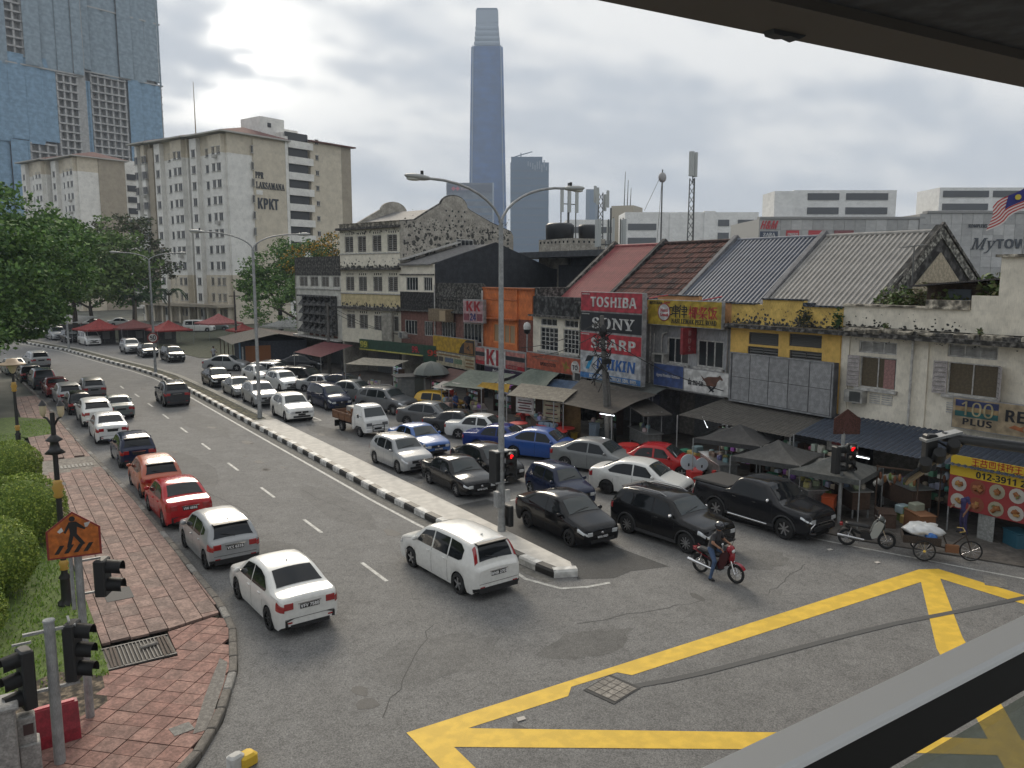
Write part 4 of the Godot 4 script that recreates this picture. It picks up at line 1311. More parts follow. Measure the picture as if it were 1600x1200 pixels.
	if type == "sedan":
		for sd in [1.0,-1.0]:
			var w0: float = d.W * .5 * .8
			trims.push_back(N().prism(V(0,0,rz - .01),Vector3.RIGHT,Vector3.UP,P2([w0 * sd * .98,.33,w0 * sd * .98,.5,w0 * sd * .62,.52,w0 * sd * .9,.46,w0 * sd * .86,.34]),.022))
	elif d.rw[0] > .84 and type != "micro" and type != "van":
		for sd in [1.0,-1.0]:
			var ex := N()
			car_patch(ex,d,.962,.9995,.05,.85,.006,sd,4,2)
			trims.push_back(ex)
		trims.push_back(N().box(V(0,.33,rz + .004),V(d.W * .78,.16,.014)))
		var sp := car_section(d,d.rw[0] + .004,false)
		trims.push_back(N().cbox(V(0,sp[8].y + .035,sp[8].z + .03),V(sp[8].x * 1.95,.03,.2),.012))
	set_["trim"] = trims.map(func(q): return q.mesh())
	set_["reflector"] = N().box(V(d.W * .33,.42,rz + .004),V(.16,.04,.012)).box(V(-d.W * .33,.42,rz + .004),V(.16,.04,.012)).mesh()
	var ry: float = d.top[d.top.size() - 1]
	set_["plate_r_pos"] = V(0,ry - .13,rz + .013)
	set_["plate_r"] = N().box(V(0,ry - .13,rz + .006),V(.52,.125,.014)).mesh()
	if d.get("rails",false):
		var rm := N()
		for sd in [1.0,-1.0]:
			var pts := []
			for i in 6:
				var t := lerpf(.44,.84,i / 5.0)
				var s := car_section(d,t,false)
				pts.push_back(V((s[8].x - .02) * sd,s[8].y + (.06 if i > 0 and i < 5 else .0),s[8].z))
			rm.pipe(pts,.02,6)
		set_["rails"] = rm.mesh()
	if d.get("clad",false):
		var cm := N()
		for sd in [1.0,-1.0]:
			for zc in [-L * .5 + d.fo,-L * .5 + d.fo + d.wb]:
				var pts := []
				for i in 13:
					var an := PI * i / 12.0
					var zz: float = zc + cos(an) * (r + .075)
					var yy := r + sin(an) * (r + .075)
					pts.push_back(V((side_x(d,(zz + L * .5) / L,maxf(yy,.36)) + .004) * sd,yy,zz))
				cm.pipe(pts,.032,6)
			cm.box(V((hw - .02) * sd,d.get("sill",.2) + .03,-L * .5 + d.fo + d.wb * .5),V(.05,.1,d.wb - 2 * r - .1))
		set_["clad"] = cm.mesh()
	car_meshes[type] = set_
	return set_
var wheel_meshes := {}
func wheel(par: Node,at: Vector3,r: float,sd: float,style: int) -> void:
	var key := "%.3f_%d" % [r,style]
	if not wheel_meshes.has(key):
		var b := Basis(Vector3.FORWARD,-PI / 2)
		var t := N()
		t.lathe(P2([r * .62,-.1,r * .9,-.105,r * .985,-.085,r,-.05,r,.05,r * .985,.085,r * .9,.105,r * .64,.09,r * .6,.06]),Vector3.ZERO,24,b)
		var q := N()
		q.lathe(P2([r * .66,.085,r * .60,.093,r * .57,.07]),Vector3.ZERO,20,b)
		var nsp: int = [5,7,10][style % 3]
		for i in nsp:
			var an := TAU * i / nsp
			var dir := V(0,cos(an),sin(an))
			q.box(V(.075,0,0) + dir * r * .35,V(.025,r * .52,r * (.17 if nsp == 5 else (.12 if nsp == 7 else .075))),Basis(Vector3.RIGHT,an))
		q.tube(V(.05,0,0),V(.095,0,0),r * .14,r * .1,10)
		var k := N()
		k.tube(V(.0,0,0),V(.045,0,0),r * .6,r * .6,16)
		wheel_meshes[key] = [t.mesh(),q.mesh(),k.mesh()]
	var w := sub("wheel",par,at)
	if sd < 0: w.rotation.y = PI
	put(wheel_meshes[key][0], "tyre",mt("tyre",Color(.014,.014,.014),.85),w)
	put(wheel_meshes[key][1], "rim",mt("alloy",Color(.42,.42,.43),.3,{"metal": .8}) if style < 3 else mt("alloy_dark",Color(.05,.05,.052),.35,{"metal": .6}),w)
	put(wheel_meshes[key][2], "brake_disc",mt("brake",Color(.03,.03,.03),.6),w)
func paint(key: String,c: Color) -> StandardMaterial3D:
	return mt("paint_" + key,c,.16 if c.g < .06 else .32,{"coat": .35 if c.g < .06 else .7, "spec": .3 if c.g < .06 else .5, "metal": .0, "tex": "paint_dust", "size": 2.0, "world": false})
func car(type: String,colour: String,x: float,z: float,hdg: float,label: String,group: String,o := {}) -> Node3D:
	var d: Dictionary = car_types[type]
	var s := car_set(type)
	var names_ := {"sedan": "sedan_car", "old_sedan": "sedan_car", "hatch": "hatchback_car", "micro": "small_hatchback_car", "suv": "suv_car", "crossover": "crossover_car", "mpv": "mpv_car", "van": "van"}
	var t := thing(names_[type],label, "van" if type == "van" else "car",V(x,o.get("y",.0),z),-hdg,group)
	var small: bool = o.get("small",false)
	var pc := paint(colour,paints[colour])
	put(s.body, "body",pc,t)
	put(s.underbody, "underbody",mt("underbody",Color(.01,.01,.01),.9),t)
	var gl := mt("car_glass",Color(.012,.014,.016),.04,{"spec": .4})
	var wg := mt("windscreen_glass",Color(.035,.042,.042),.03)
	put(s.windscreen, "windscreen",wg,t)
	put(s.rear_window, "rear_window",gl,t)
	for q in s.side: put(q, "side_window",gl,t)
	for q in s.headlight: put(q, "headlight",mt("headlamp",Color(.55,.57,.58),.12,{"coat": 1.0, "metal": .3}),t)
	for q in s.tail_light: put(q, "tail_light",mt("taillamp",Color(.27,.012,.014),.15,{"coat": 1.0}),t)
	for q in s.seams: put(q, "door_seam",mt("seam",Color(.006,.006,.006),.9),t)  # dark rubber gap colour with the shade of the panel groove painted in
	put(s.grille, "grille",mt("trim_black",Color(.012,.012,.013),.5),t)
	put(s.badge, "badge",mt("chrome",Color(.65,.65,.66),.15,{"metal": 1.0}),t)
	put(s.plate_f, "number_plate",mt("plate_black",Color(.008,.008,.008),.4),t)
	var pl := put(s.plate_r, "number_plate",mt("plate_black",Color(.008,.008,.008),.4),t)
	put(s.rear_insert, "rear_diffuser",mt("trim_black",Color(.012,.012,.013),.5),t)
	for q in s.trim: put(q, "bumper_trim",mt("trim_black",Color(.012,.012,.013),.5),t)
	put(s.tailgate, "garnish",mt("chrome",Color(.65,.65,.66),.15) if o.get("garnish",true) else pc,t)
	put(s.bumper_seam, "bumper_seam",mt("seam",Color(.006,.006,.006),.9),t)
	put(s.reflector, "reflector",mt("taillamp",Color(.3,.012,.014),.15),t)
	put(s.handle, "door_handle",mt("chrome",Color(.65,.65,.66),.15,{"metal": 1.0}) if o.get("chrome",false) else pc,t)
	for q in s.mirror: put(q, "mirror",mt("chrome",Color(.65,.65,.66),.15) if o.get("chrome",false) else pc,t)
	if s.has("rails"): put(s.rails, "roof_rail",mt("rail_grey",Color(.25,.25,.26),.4,{"metal": .5}),t)
	if s.has("clad") and o.get("clad",true): put(s.clad, "cladding",mt("cladding",Color(.03,.03,.031),.7),t)
	var L: float = d.L
	for zc in [-L * .5 + d.fo,-L * .5 + d.fo + d.wb]:
		for sd in [1.0,-1.0]:
			wheel(t,V((d.W * .5 - .125) * sd,d.r,zc),d.r,sd,o.get("wheels",0))
	if o.has("plate"):
		text(o.plate,.085,mt("plate_white",Color(.7,.7,.7),.5),t,s.plate_r_pos + V(0,0,.003),Basis.IDENTITY,{"depth": .006, "name": "plate_lettering", "step": 4.0})
	if o.has("fplate"):
		text(o.fplate,.07,mt("plate_white",Color(.7,.7,.7),.5),t,V(0,d.top[1] - .21,-L * .5 - .022),Basis(Vector3.UP,PI),{"depth": .006, "name": "plate_lettering", "step": 4.0})
	if o.get("wiper",type in ["hatch", "suv", "crossover", "mpv"]) and not small:
		var tw: float = d.rw[1]
		var p0 := car_point(d,tw - .004,9.9,.02,1.0)
		put(N().tube(p0,p0 + V(-.38,.12,-.05),.012,.01,5), "rear_wiper",mt("trim_black",Color(.012,.012,.013),.5),t)
	if not small:
		var p := car_point(d,.62 if d.rw[0] < .84 else .8,10.0,.0,1.0)
		put(N().prism(p + V(.01,-.01,-.08),Vector3.BACK,Vector3.UP,P2([0,0,.16,0,.15,.07]),.02), "antenna",pc,t)
		put(N().tube(car_point(d,d.ws[0] + .012,9.0,.02,1.0),car_point(d,d.ws[0] + .03,9.95,.02,-1.0) + V(-.25,.02,0),.012,.01,5), "wiper",mt("trim_black",Color(.012,.012,.013),.5),t)
	return t
var paints := {"white": Color(.66,.66,.63), "white2": Color(.60,.61,.60), "silver": Color(.28,.29,.295), "grey": Color(.105,.11,.115), "midgrey": Color(.17,.18,.18), "green_grey": Color(.10,.125,.12), "dark_grey": Color(.04,.042,.046), "black": Color(.008,.008,.009), "navy": Color(.012,.018,.045), "blue": Color(.015,.07,.28), "mid_blue": Color(.02,.10,.33), "dark_blue": Color(.012,.03,.16), "red": Color(.40,.022,.025), "dull_red": Color(.30,.03,.03), "orange": Color(.42,.09,.035), "maroon": Color(.12,.015,.014), "yellow": Color(.62,.36,.01), "white_truck": Color(.62,.62,.60)}
func make_cars() -> void:
	factor_tex("paint_dust",512,[[layer(31,512,.02,4),.2,.8,.955,1.0]])
	var gl := "cars parked along the left kerb"
	var gq := "cars queueing at the lights"
	var gs := "cars parked by the shops"
	var gf := "cars far down the road"
	car("sedan", "white",6.45,-21.45,-3.0, "white sedan with black number plate nearest the corner of the red pavement",gl,{"plate": "VFV 7580", "wheels": 4})
	car("hatch", "silver",6.1,-27.0,-2.5, "silver hatchback with red tail lamps parked behind the red sedan",gl,{"plate": "VCS 6318", "wheels": 3})
	car("sedan", "red",5.85,-32.2,-1.5, "bright red sedan parked between silver and orange hatchbacks",gl,{"plate": "VW 4886", "wheels": 1})
	car("hatch", "orange",5.85,-36.9,0, "metallic orange hatchback parked ahead of the red sedan",gl)
	car("hatch", "navy",5.9,-43.1,0, "dark navy hatchback parked between orange hatchback and white sedan",gl)
	car("sedan", "white2",5.65,-49.9,.5, "white saloon with dark plate parked behind the white crossover",gl,{"wheels": 1})
	car("crossover", "white",5.6,-55.9,0, "white crossover with black cladding parked on the left kerb",gl)
	car("old_sedan", "green_grey",7.15,-57.8,.5, "faded grey green old sedan double parked beside the white crossover",gl)
	car("micro", "black",5.15,-60.9,-1, "black boxy small hatchback ahead of the white crossover",gl)
	car("hatch", "silver",4.95,-65.6,-2, "silver hatchback with round white sticker on rear glass in left row",gl,{"small": true})
	car("hatch", "grey",6.75,-67.9,0, "grey hatchback double parked beside the silver hatchback",gl,{"small": true})
	car("old_sedan", "maroon",4.55,-70.6,-2, "maroon car in the left row beyond the silver hatchback",gl,{"small": true})
	car("mpv", "dark_grey",3.95,-75.9,-3, "dark grey people carrier in the left row beyond the maroon car",gl,{"small": true})
	car("hatch", "black",3.3,-81.0,-4, "black car half hidden near the lamp at the far left kerb",gl,{"small": true})
	car("suv", "silver",4.5,-92.5,-8, "silver off roader with dark rear glass at the far left kerb",gl,{"small": true})
	car("sedan", "green_grey",2.4,-88.0,-6, "grey green car under the trees at the far left kerb",gl,{"small": true})
	car("mpv", "white",11.75,-20.9,-3.2, "pearl white people carrier driving past the median tip", "",{"plate": "WHB 2707", "wheels": 0})
	car("suv", "dark_grey",11.2,-61.2,1.5, "dark grey off roader driving away beside the striped kerb", "",{"small": false})
	car("sedan", "black",17.0,-22.3,180, "glossy black sedan first in the queue beside the traffic light pole",gq,{"fplate": "WTG 5521", "wheels": 4})
	car("old_sedan", "black",16.85,-29.8,-179, "black older sedan with bonnet scoop second in the median lane",gq,{"fplate": "WFM 3276", "wheels": 1})
	car("hatch", "silver",16.5,-34.7,178.5, "silver hatchback third in the median lane behind the scooped black sedan",gq,{"wheels": 2})
	car("crossover", "white",16.45,-50.7,-178, "white crossover waiting behind the timber truck",gq,{"wheels": 1, "clad": false})
	car("crossover", "silver",16.4,-57.6,-178, "silver crossover waiting behind the white crossover",gq,{"small": true, "clad": false})
	car("old_sedan", "midgrey",16.3,-62.9,180, "grey older sedan behind the silver crossover in the median lane",gq,{"small": true})
	car("sedan", "black",16.2,-69.2,180, "black sedan last in the median lane",gq,{"small": true})
	car("suv", "black",19.75,-19.8,175, "black off roader with silver mirrors behind the motorcyclist",gq,{"chrome": true, "wheels": 2})
	car("micro", "navy",19.45,-25.9,-176, "small navy hatchback behind the black off roader",gq,{"fplate": "BFK 9152"})
	car("sedan", "black",19.0,-30.9,180, "black sedan between blue and scooped black sedans in the second lane",gq)
	car("old_sedan", "mid_blue",18.9,-37.6,178, "bright blue older sedan behind the silver hatchback",gq,{"fplate": "WLA 7838"})
	car("mpv", "navy",20.0,-53.5,178, "dark navy people carrier beside the white crossover",gq,{"wheels": 1})
	car("sedan", "white",19.8,-69.6,175, "white sedan at the back of the second lane nearest the silver sedan",gq,{"small": true})
	car("hatch", "white2",20.1,-63.9,175, "white hatchback in the second lane behind the navy people carrier",gq,{"small": true})
	car("sedan", "silver",19.6,-79.6,125, "silver sedan turning across the road before the dark market shack",gf,{"small": true})
	car("sedan", "white",22.75,-24.6,156, "white sedan parked beside the black pickup",gs,{"wheels": 3})
	car("sedan", "midgrey",23.9,-29.0,155, "grey sedan with pale roof between the blue and white sedans",gs,{"wheels": 1})
	car("old_sedan", "red",26.0,-26.9,150, "red older sedan behind the white sedan by the satellite dish lids",gs)
	car("sedan", "blue",23.3,-32.5,150, "vivid blue sedan with red tail lamps parked beside the grey sedan",gs)
	car("old_sedan", "dark_blue",22.6,-35.0,148, "dark blue sedan behind the traffic signal head",gs,{"small": true})
	car("old_sedan", "white2",23.3,-38.2,146, "white older saloon behind the dark blue sedan",gs,{"small": true})
	car("old_sedan", "dark_grey",22.9,-40.2,146, "charcoal sedan with red lamps beside the white older saloon",gs,{"small": true})
	car("sedan", "grey",22.6,-43.2,150, "blue grey sedan parked in front of the yellow car",gs,{"wheels": 1})
	car("micro", "yellow",25.4,-47.4,145, "yellow small hatchback partly hidden behind the blue grey sedan",gs,{"small": true})
	car("suv", "grey",22.5,-49.4,158, "dark grey off roader parked behind the timber truck",gs,{"wheels": 2})
	car("sedan", "midgrey",22.6,-55.4,150, "grey sedan with pale windows beside the navy people carrier",gs,{"small": true})
	car("sedan", "navy",23.4,-59.4,145, "navy sedan in the rear of the shop parking",gs,{"small": true})
	car("old_sedan", "silver",22.3,-60.8,145, "silver older sedan between the navy and black parked cars",gs,{"small": true})
	car("suv", "black",22.0,-64.0,150, "black off roader parked between two silver cars",gs,{"small": true})
	car("hatch", "silver",21.3,-66.3,150, "silver hatchback parked beside the black off roader",gs,{"small": true})
	car("suv", "silver",20.9,-69.2,140, "silver off roader with roof rails in the far shop parking",gs,{"small": true})
	car("sedan", "dark_grey",22.1,-72.6,140, "dark car by the blue market shack",gs,{"small": true})
	car("sedan", "dark_grey",25.7,-76.0,120, "dark sedan under the maroon awning",gs,{"small": true})
	car("mpv", "black",17.0,-91.5,178, "black people carrier parked before the speed sign post",gf,{"small": true})
	car("hatch", "black",15.6,-98.0,178, "black hatchback nearest behind the speed sign post",gf,{"small": true})
	car("suv", "silver",14.7,-103.8,178, "silver pickup like off roader behind the black hatchback",gf,{"small": true})
	car("van", "white",11.9,-118.5,172, "white van parked before the red canopies",gf,{"small": true})
	car("suv", "black",10.2,-124.0,172, "black car behind the far white van",gf,{"small": true})
	car("van", "silver",9.0,-131.0,172, "silver van third beyond the white van",gf,{"small": true})
	car("hatch", "white",7.7,-136.5,172, "white car at the very end of the far row",gf,{"small": true})
	car("van", "white",29.5,-136.0,120, "white van on the grass car park below the flats",gf,{"small": true})
	car("sedan", "silver",25.2,-139.5,100, "silver sedan beside the white van below the flats",gf,{"small": true})
	car("hatch", "green_grey",32.5,-137.5,100, "grey green car right of the white van below the flats",gf,{"small": true})
	car("sedan", "white",16.5,-156.0,90, "white car among the trees beyond the canopies",gf,{"small": true})
	car("sedan", "white2",21.0,-158.0,95, "pale car among the trees right of the far white one",gf,{"small": true})
	make_truck()
	make_pickup()
func make_truck() -> void:
	var t := thing("timber_truck", "small white truck with brown timber cargo bed in the queue", "truck",V(18.25,0,-43.6),-176)
	var wp := paint("white_truck",paints["white_truck"])
	var rows := []
	for q in [[-1.95,.45,.62,.72,.66],[-1.93,.36,.95,.75,.70],[-1.85,.34,1.02,.775,.71],[-1.70,.34,1.22,.78,.70],[-1.38,.62,1.68,.78,.60],[-1.25,.62,1.76,.78,.60],[-.85,.62,1.80,.78,.61],[-.45,.36,1.79,.78,.61],[-.32,.36,1.76,.78,.61]]:
		var z: float = q[0]
		var b := minf(1.0,q[2] - .05)
		rows.push_back([V(q[3] * .97,q[1],z),V(q[3],lerpf(q[1],b,.5),z),V(q[3] * .99,b,z),V(lerpf(q[3],q[4],.6),lerpf(b,q[2],.6),z),V(q[4] + .01,q[2] - .04,z),V(q[4] - .08,q[2],z),V(0,q[2] + .02,z),V(-q[4] + .08,q[2],z),V(-q[4] - .01,q[2] - .04,z),V(-lerpf(q[3],q[4],.6),lerpf(b,q[2],.6),z),V(-q[3] * .99,b,z),V(-q[3],lerpf(q[1],b,.5),z),V(-q[3] * .97,q[1],z)])
	rows.reverse()
	var cab := N().grid(rows)
	for e in [0,rows.size() - 1]:
		for i in 6:
			if e == 0: cab.quad(rows[e][i],rows[e][i + 1],rows[e][11 - i],rows[e][12 - i])
			else: cab.quad(rows[e][12 - i],rows[e][11 - i],rows[e][i + 1],rows[e][i])
	put(cab, "cab",wp,t)
	var gl := mt("windscreen_glass",Color(.035,.042,.042),.03)
	var dk := mt("trim_black",Color(.012,.012,.013),.5)
	put(N().quad(V(.64,1.20,-1.735),V(-.64,1.20,-1.735),V(-.54,1.66,-1.42),V(.54,1.66,-1.42)), "windscreen",gl,t)
	for s in [1.0,-1.0]:
		put(N().prism(V(.752 * s,0,0),Vector3.BACK,Vector3(-.19 * s,.98,0),P2([-1.6,1.1,-1.3,1.62,-.75,1.66,-.75,1.1]),.015), "side_window",mt("car_glass",Color(.012,.014,.016),.03),t)
		put(N().cbox(V(.5 * s,.80,-1.93),V(.34,.17,.08),.02), "headlight",mt("headlamp_dark",Color(.12,.12,.12),.15),t)
		put(N().box(V(.98 * s,1.28,-1.5),V(.05,.2,.14)).tube(V(.75 * s,1.2,-1.5),V(.98 * s,1.3,-1.5),.012), "mirror",dk,t)
		put(N().box(V(.785 * s,.75,-.72),V(.006,.75,.012)), "door_seam",mt("seam",Color(.006,.006,.006),.9),t)  # door gap as a raised strip, groove shade painted into its dark colour
		for z in [-1.15,1.15]: wheel(t,V(.66 * s,.29,z),.29,s,1)
	put(N().cbox(V(0,.46,-1.97),V(1.5,.2,.1),.03), "bumper",wp,t)
	var bar := N()
	for y in [.42,.78]: bar.tube(V(-.36,y,-2.1),V(.36,y,-2.1),.025)
	for s in [1.0,-1.0]: bar.tube(V(.36 * s,.42,-2.1),V(.36 * s,.78,-2.1),.025).tube(V(.3 * s,.5,-2.1),V(.3 * s,.5,-1.95),.02)
	put(bar, "bull_bar",dk,t)
	put(N().box(V(0,.55,-2.03),V(.45,.11,.02)), "number_plate",mt("plate_black",Color(.008,.008,.008),.4),t)
	put(N().box(V(.4,.52,.4),V(.09,.12,3.3)).box(V(-.4,.52,.4),V(.09,.12,3.3)).box(V(0,.5,1.15),V(1.1,.1,.1)), "chassis",mt("underbody",Color(.01,.01,.01),.9),t)
	var wood := [mt("truck_wood0",Color(.22,.105,.05),.8,{"tex": "streak", "size": 1.0, "world": false}),mt("truck_wood1",Color(.18,.085,.042),.8,{"tex": "streak", "size": 1.0, "world": false})]
	put(N().box(V(0,.74,.95),V(1.62,.08,2.5)), "bed_floor",wood[1],t)
	for s in [1.0,-1.0]:
		for j in 2: put(N().box(V(.8 * s,.88 + j * .19,.95),V(.035,.18,2.5)), "side_board",wood[j],t)
		for k in 4: put(N().box(V(.825 * s,.93,-.2 + k * .77),V(.03,.44,.07)), "stake",wood[1],t)
	for j in 2: put(N().box(V(0,.88 + j * .19,2.2),V(1.58,.18,.035)), "tail_board",wood[j],t)
	put(N().box(V(0,1.15,-.27),V(1.6,.75,.05)), "head_board",wood[0],t)
	for k in 2: put(N().box(V(.55 - 1.1 * k,.35,2.05),V(.4,.4,.02)), "mud_flap",dk,t)
	var cr := thing("cargo_crate", "white appliance crate on the timber truck bed", "crate",V(18.45,.78,-44.9),-176)
	put(N().cbox(V(0,.3,0),V(.8,.6,.9),.03), "body",mt("crate_white",Color(.42,.42,.40),.6,{"tex": "grime", "size": 1.0}),cr)
	put(N().box(V(0,.2,.455),V(.5,.22,.02)).box(V(.405,.2,0),V(.02,.22,.4)), "opening",mt("crate_hole",Color(.05,.05,.05),.9),cr)
	rng.seed = 8
	for k in 6:
		var pl := put(N().box(V(0,0,0),V(.09,.04,rng.randf_range(1.2,2.0))), "timber_plank",wood[k % 2])
		tag(pl,["pole sticking up highest from the truck bed", "plank lowest on the truck bed", "second plank up on the truck bed", "third plank up on the truck bed", "fourth plank up on the truck bed", "topmost flat plank on the truck bed"][k], "plank", "planks on the truck bed")
		pl.position = V(18.0 + .12 * k,.86 + .05 * k,-44.4 + .1 * k); pl.rotation = V(.12 + .03 * k if k else .35,rng.randf_range(-.5,.5),0)
func make_pickup() -> void:
	var t := thing("pickup_truck", "dark grey double cab pickup with black bed cover parked by the food stalls", "pickup",V(23.75,0,-19.2),-178.4)
	var d := {"L": 5.3, "W": 1.85, "H": 1.78, "wb": 3.05, "fo": .95, "r": .385, "sill": .36,
		"top": [0,.88,.008,.97,.03,1.05,.1,1.11,.22,1.19,.24,1.23,.335,1.66,.37,1.74,.45,1.78,.56,1.77,.60,1.72,.635,1.3,.645,1.24,.99,1.24,.995,1.2,1,.75],
		"belt": [0,.8,.05,.96,.2,1.1,.3,1.16,.6,1.2,.66,1.2,.95,1.19,1,.7], "ws": [.242,.345], "rw": [.602,.632],
		"side": [[.29,1.19,.36,1.60,.445,1.655,.445,1.2],[.46,1.2,.46,1.655,.565,1.645,.61,1.4,.60,1.22]],
		"hl": [.0005,.06,3.0,3.95], "tl": [.97,.9995,2.0,3.8], "doors": [.275,.452,.625], "handles": [.42,.59], "clad": true}
	car_types["pickup"] = d
	var s := car_set("pickup")
	var pc := paint("pickup_grey",Color(.014,.0145,.017))
	var gl := mt("car_glass",Color(.012,.014,.016),.03)
	put(s.body, "body",pc,t)
	put(s.underbody, "underbody",mt("underbody",Color(.01,.01,.01),.9),t)
	put(s.windscreen, "windscreen",gl,t); put(s.rear_window, "rear_window",gl,t)
	for q in s.side: put(q, "side_window",gl,t)
	for q in s.headlight: put(q, "headlight",mt("headlamp",Color(.55,.57,.58),.12),t)
	for q in s.tail_light: put(q, "tail_light",mt("taillamp",Color(.27,.012,.014),.15),t)
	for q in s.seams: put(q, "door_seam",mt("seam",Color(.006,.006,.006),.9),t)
	var ch := mt("chrome",Color(.65,.65,.66),.15)
	put(s.handle, "door_handle",ch,t)
	for q in s.mirror: put(q, "mirror",ch,t)
	put(s.clad, "cladding",mt("cladding",Color(.03,.03,.031),.7),t)
	put(s.grille, "grille",mt("trim_black",Color(.012,.012,.013),.5),t)
	put(N().box(V(0,.72,-2.665),V(1.0,.035,.02)).box(V(0,.62,-2.665),V(.9,.025,.02)), "grille_bar",ch,t)
	put(s.plate_f, "number_plate",mt("plate_black",Color(.008,.008,.008),.4),t)
	for sd in [1.0,-1.0]:
		put(N().pipe([V(.5 * sd,.72,-2.66),V(.68 * sd,.6,-2.64),V(.72 * sd,.42,-2.6),V(.4 * sd,.36,-2.63)],.028,6), "bumper_trim",ch,t)
		put(N().tube(V(.9 * sd,.37,-1.0),V(.9 * sd,.37,.75),.045), "side_step",ch,t)
		for z in [-2.65 + .95,-2.65 + .95 + 3.05]: wheel(t,V(.8 * sd,.385,z),.385,sd,1)
	put(N().cbox(V(0,1.3,1.72),V(1.62,.08,1.75),.04), "bed_cover",mt("tonneau",Color(.022,.022,.023),.85),t)
	put(N().box(V(0,1.27,2.6),V(1.6,.03,.04)).box(V(.82,1.27,1.72),V(.035,.03,1.75)).box(V(-.82,1.27,1.72),V(.035,.03,1.75)), "bed_rail",mt("trim_black",Color(.012,.012,.013),.5),t)
func flatm(key: String,c: Color,r := .5) -> StandardMaterial3D:
	return mt(key,c,r,{"tex": "blot", "size": 3.0})
func make_signs() -> void:
	var whitep := flatm("print_white",Color(.66,.66,.64))
	var edge := flatm("sign_edge",Color(.36,.36,.36))
	var redp := flatm("print_red",Color(.50,.035,.05))
	var blackp := flatm("print_black",Color(.012,.014,.02))
	var bluep := flatm("print_blue",Color(.02,.13,.42))
	var yelp := flatm("print_yellow",Color(.46,.33,.03))
	var t := thing("brand_board", "tall four panel appliance brand board in red, black and white", "sign",V(29.6,3.15,-34.83))
	put(N().box(V(.17,2.5,0),V(.3,5.06,5.3)), "cabinet",edge,t)
	var ps := [[3.94,5.0,flatm("toshiba_red",Color(.45,.04,.06))],[2.78,3.86,blackp],[1.62,2.66,redp],[.34,1.58,flatm("daikin_white",Color(.52,.54,.56))],[.02,.33,flatm("strip_blue",Color(.07,.22,.50))]]
	for p in ps:
		put(N().box(V(.0,(p[0] + p[1]) * .5,0),V(.03,p[1] - p[0],5.2)), "panel",p[2],t)
	wtext(t, "TOSHIBA",.56,whitep,.25,4.46,{"width": 3.9, "x": -.03})
	wtext(t, "SONY",.62,whitep,.25,3.26,{"width": 3.6, "x": -.03, "font": "Droid Serif"})
	wtext(t, "SHARP",.58,whitep,.3,2.1,{"width": 3.8, "x": -.03})
	wtext(t, "DAIKIN",.62,flatm("daikin_blue",Color(.025,.13,.42)),.55,.95,{"width": 3.2, "x": -.03, "skew": .12})
	put(N().prism(V(-.03,0,0),Vector3.BACK,Vector3.UP,P2([-2.1,.55,-1.65,1.3,-1.35,1.3,-1.8,.55]),-.02), "emblem",flatm("print_sky",Color(.03,.36,.66)),t)
	put(N().prism(V(-.034,0,0),Vector3.BACK,Vector3.UP,P2([-2.15,.95,-1.9,1.35,-1.35,1.35,-1.62,1.05]),-.02), "emblem",blackp,t)
	wtext(t, "SOLID MASS ELECTRICAL SDN. BHD.",.2,whitep,.3,.17,{"width": 4.1, "x": -.03, "bold": true})
	for p in [4.9,3.76,2.58,1.5]: wtext(t, "DISTRIBUTOR",.06,whitep,-2.15,p,{"width": .7, "x": -.03})
	put(N().box(V(.5,4.2,2.2),V(.7,.06,.06)).box(V(.5,4.2,-2.2),V(.7,.06,.06)).box(V(.85,1.2,2.2),V(1.2,.06,.06)).box(V(.85,1.2,-2.2),V(1.2,.06,.06)), "bracket",edge,t)
	t = sign_panel("restaurant_sign", "mustard yellow restaurant sign with round emblem and mixed scripts",30.3,-32.52,-27.28,6.5,7.85,.22,yelp,edge)
	wtext(t, "RESTORAN",.16,blackp,-2.0,1.17,{"width": .95})
	wtext(t, "NASI LEMAK PEEL ROAD",.24,blackp,.75,.27,{"width": 3.1, "font": "Droid Serif"})
	put(N().tube(V(-.006,.7,-1.35),V(-.022,.7,-1.35),.43,.43,20), "emblem",whitep,t)
	put(N().lathe(P2([.43,0,.47,.01,.43,.02]),V(-.02,.7,-1.35),20,Basis(Vector3.BACK,PI / 2)), "emblem_ring",redp,t)
	wtext(t, "Nasi",.17,redp,-1.35,.8,{"x": -.03, "font": "Droid Serif", "width": .55})
	wtext(t, "Lemak",.16,redp,-1.32,.56,{"x": -.03, "font": "Droid Serif", "width": .6})
	wtext(t, "Local",.12,redp,-1.15,1.22,{"font": "Droid Serif", "width": .45, "skew": .2})
	glyph(t,[[0,8,0,2],[0,8,2.5,8],[2.5,8,2.5,2],[0,2,2.5,2],[6,10,7,9],[4,8.5,9.5,8.5],[4,8.5,4,5],[9.5,8.5,9.5,5],[4,6.8,9.5,6.8],[4,5,9.5,5],[3.4,3,10,3],[6.8,8.5,6.8,0]],blackp,-.62,.78,.62)
	glyph(t,[[2.5,10,.5,7.5],[2.5,7.5,.5,5],[1.6,6,1.6,0],[4,8.6,9,8.6],[9,8.6,9,5],[3.4,6.8,10,6.8],[4,5,9,5],[6.5,10,6.5,0],[3.6,2.6,9.8,2.6]],blackp,.0,.78,.62)
	glyph(t,[[0,7,3.6,7],[1.8,10,1.8,0],[1.8,6,0,3],[1.8,6,3.4,4],[4.2,9,7,9],[4.6,9,4.6,1],[6.4,9,6.4,0],[4.6,6.5,6.4,6.5],[4.6,4,6.4,4],[4,1.6,7,2],[7.8,9.5,7.8,0],[7.8,9,9.8,9],[9.8,9,8.6,6],[8.6,6,9.8,3.6]],redp,.72,.76,.6)
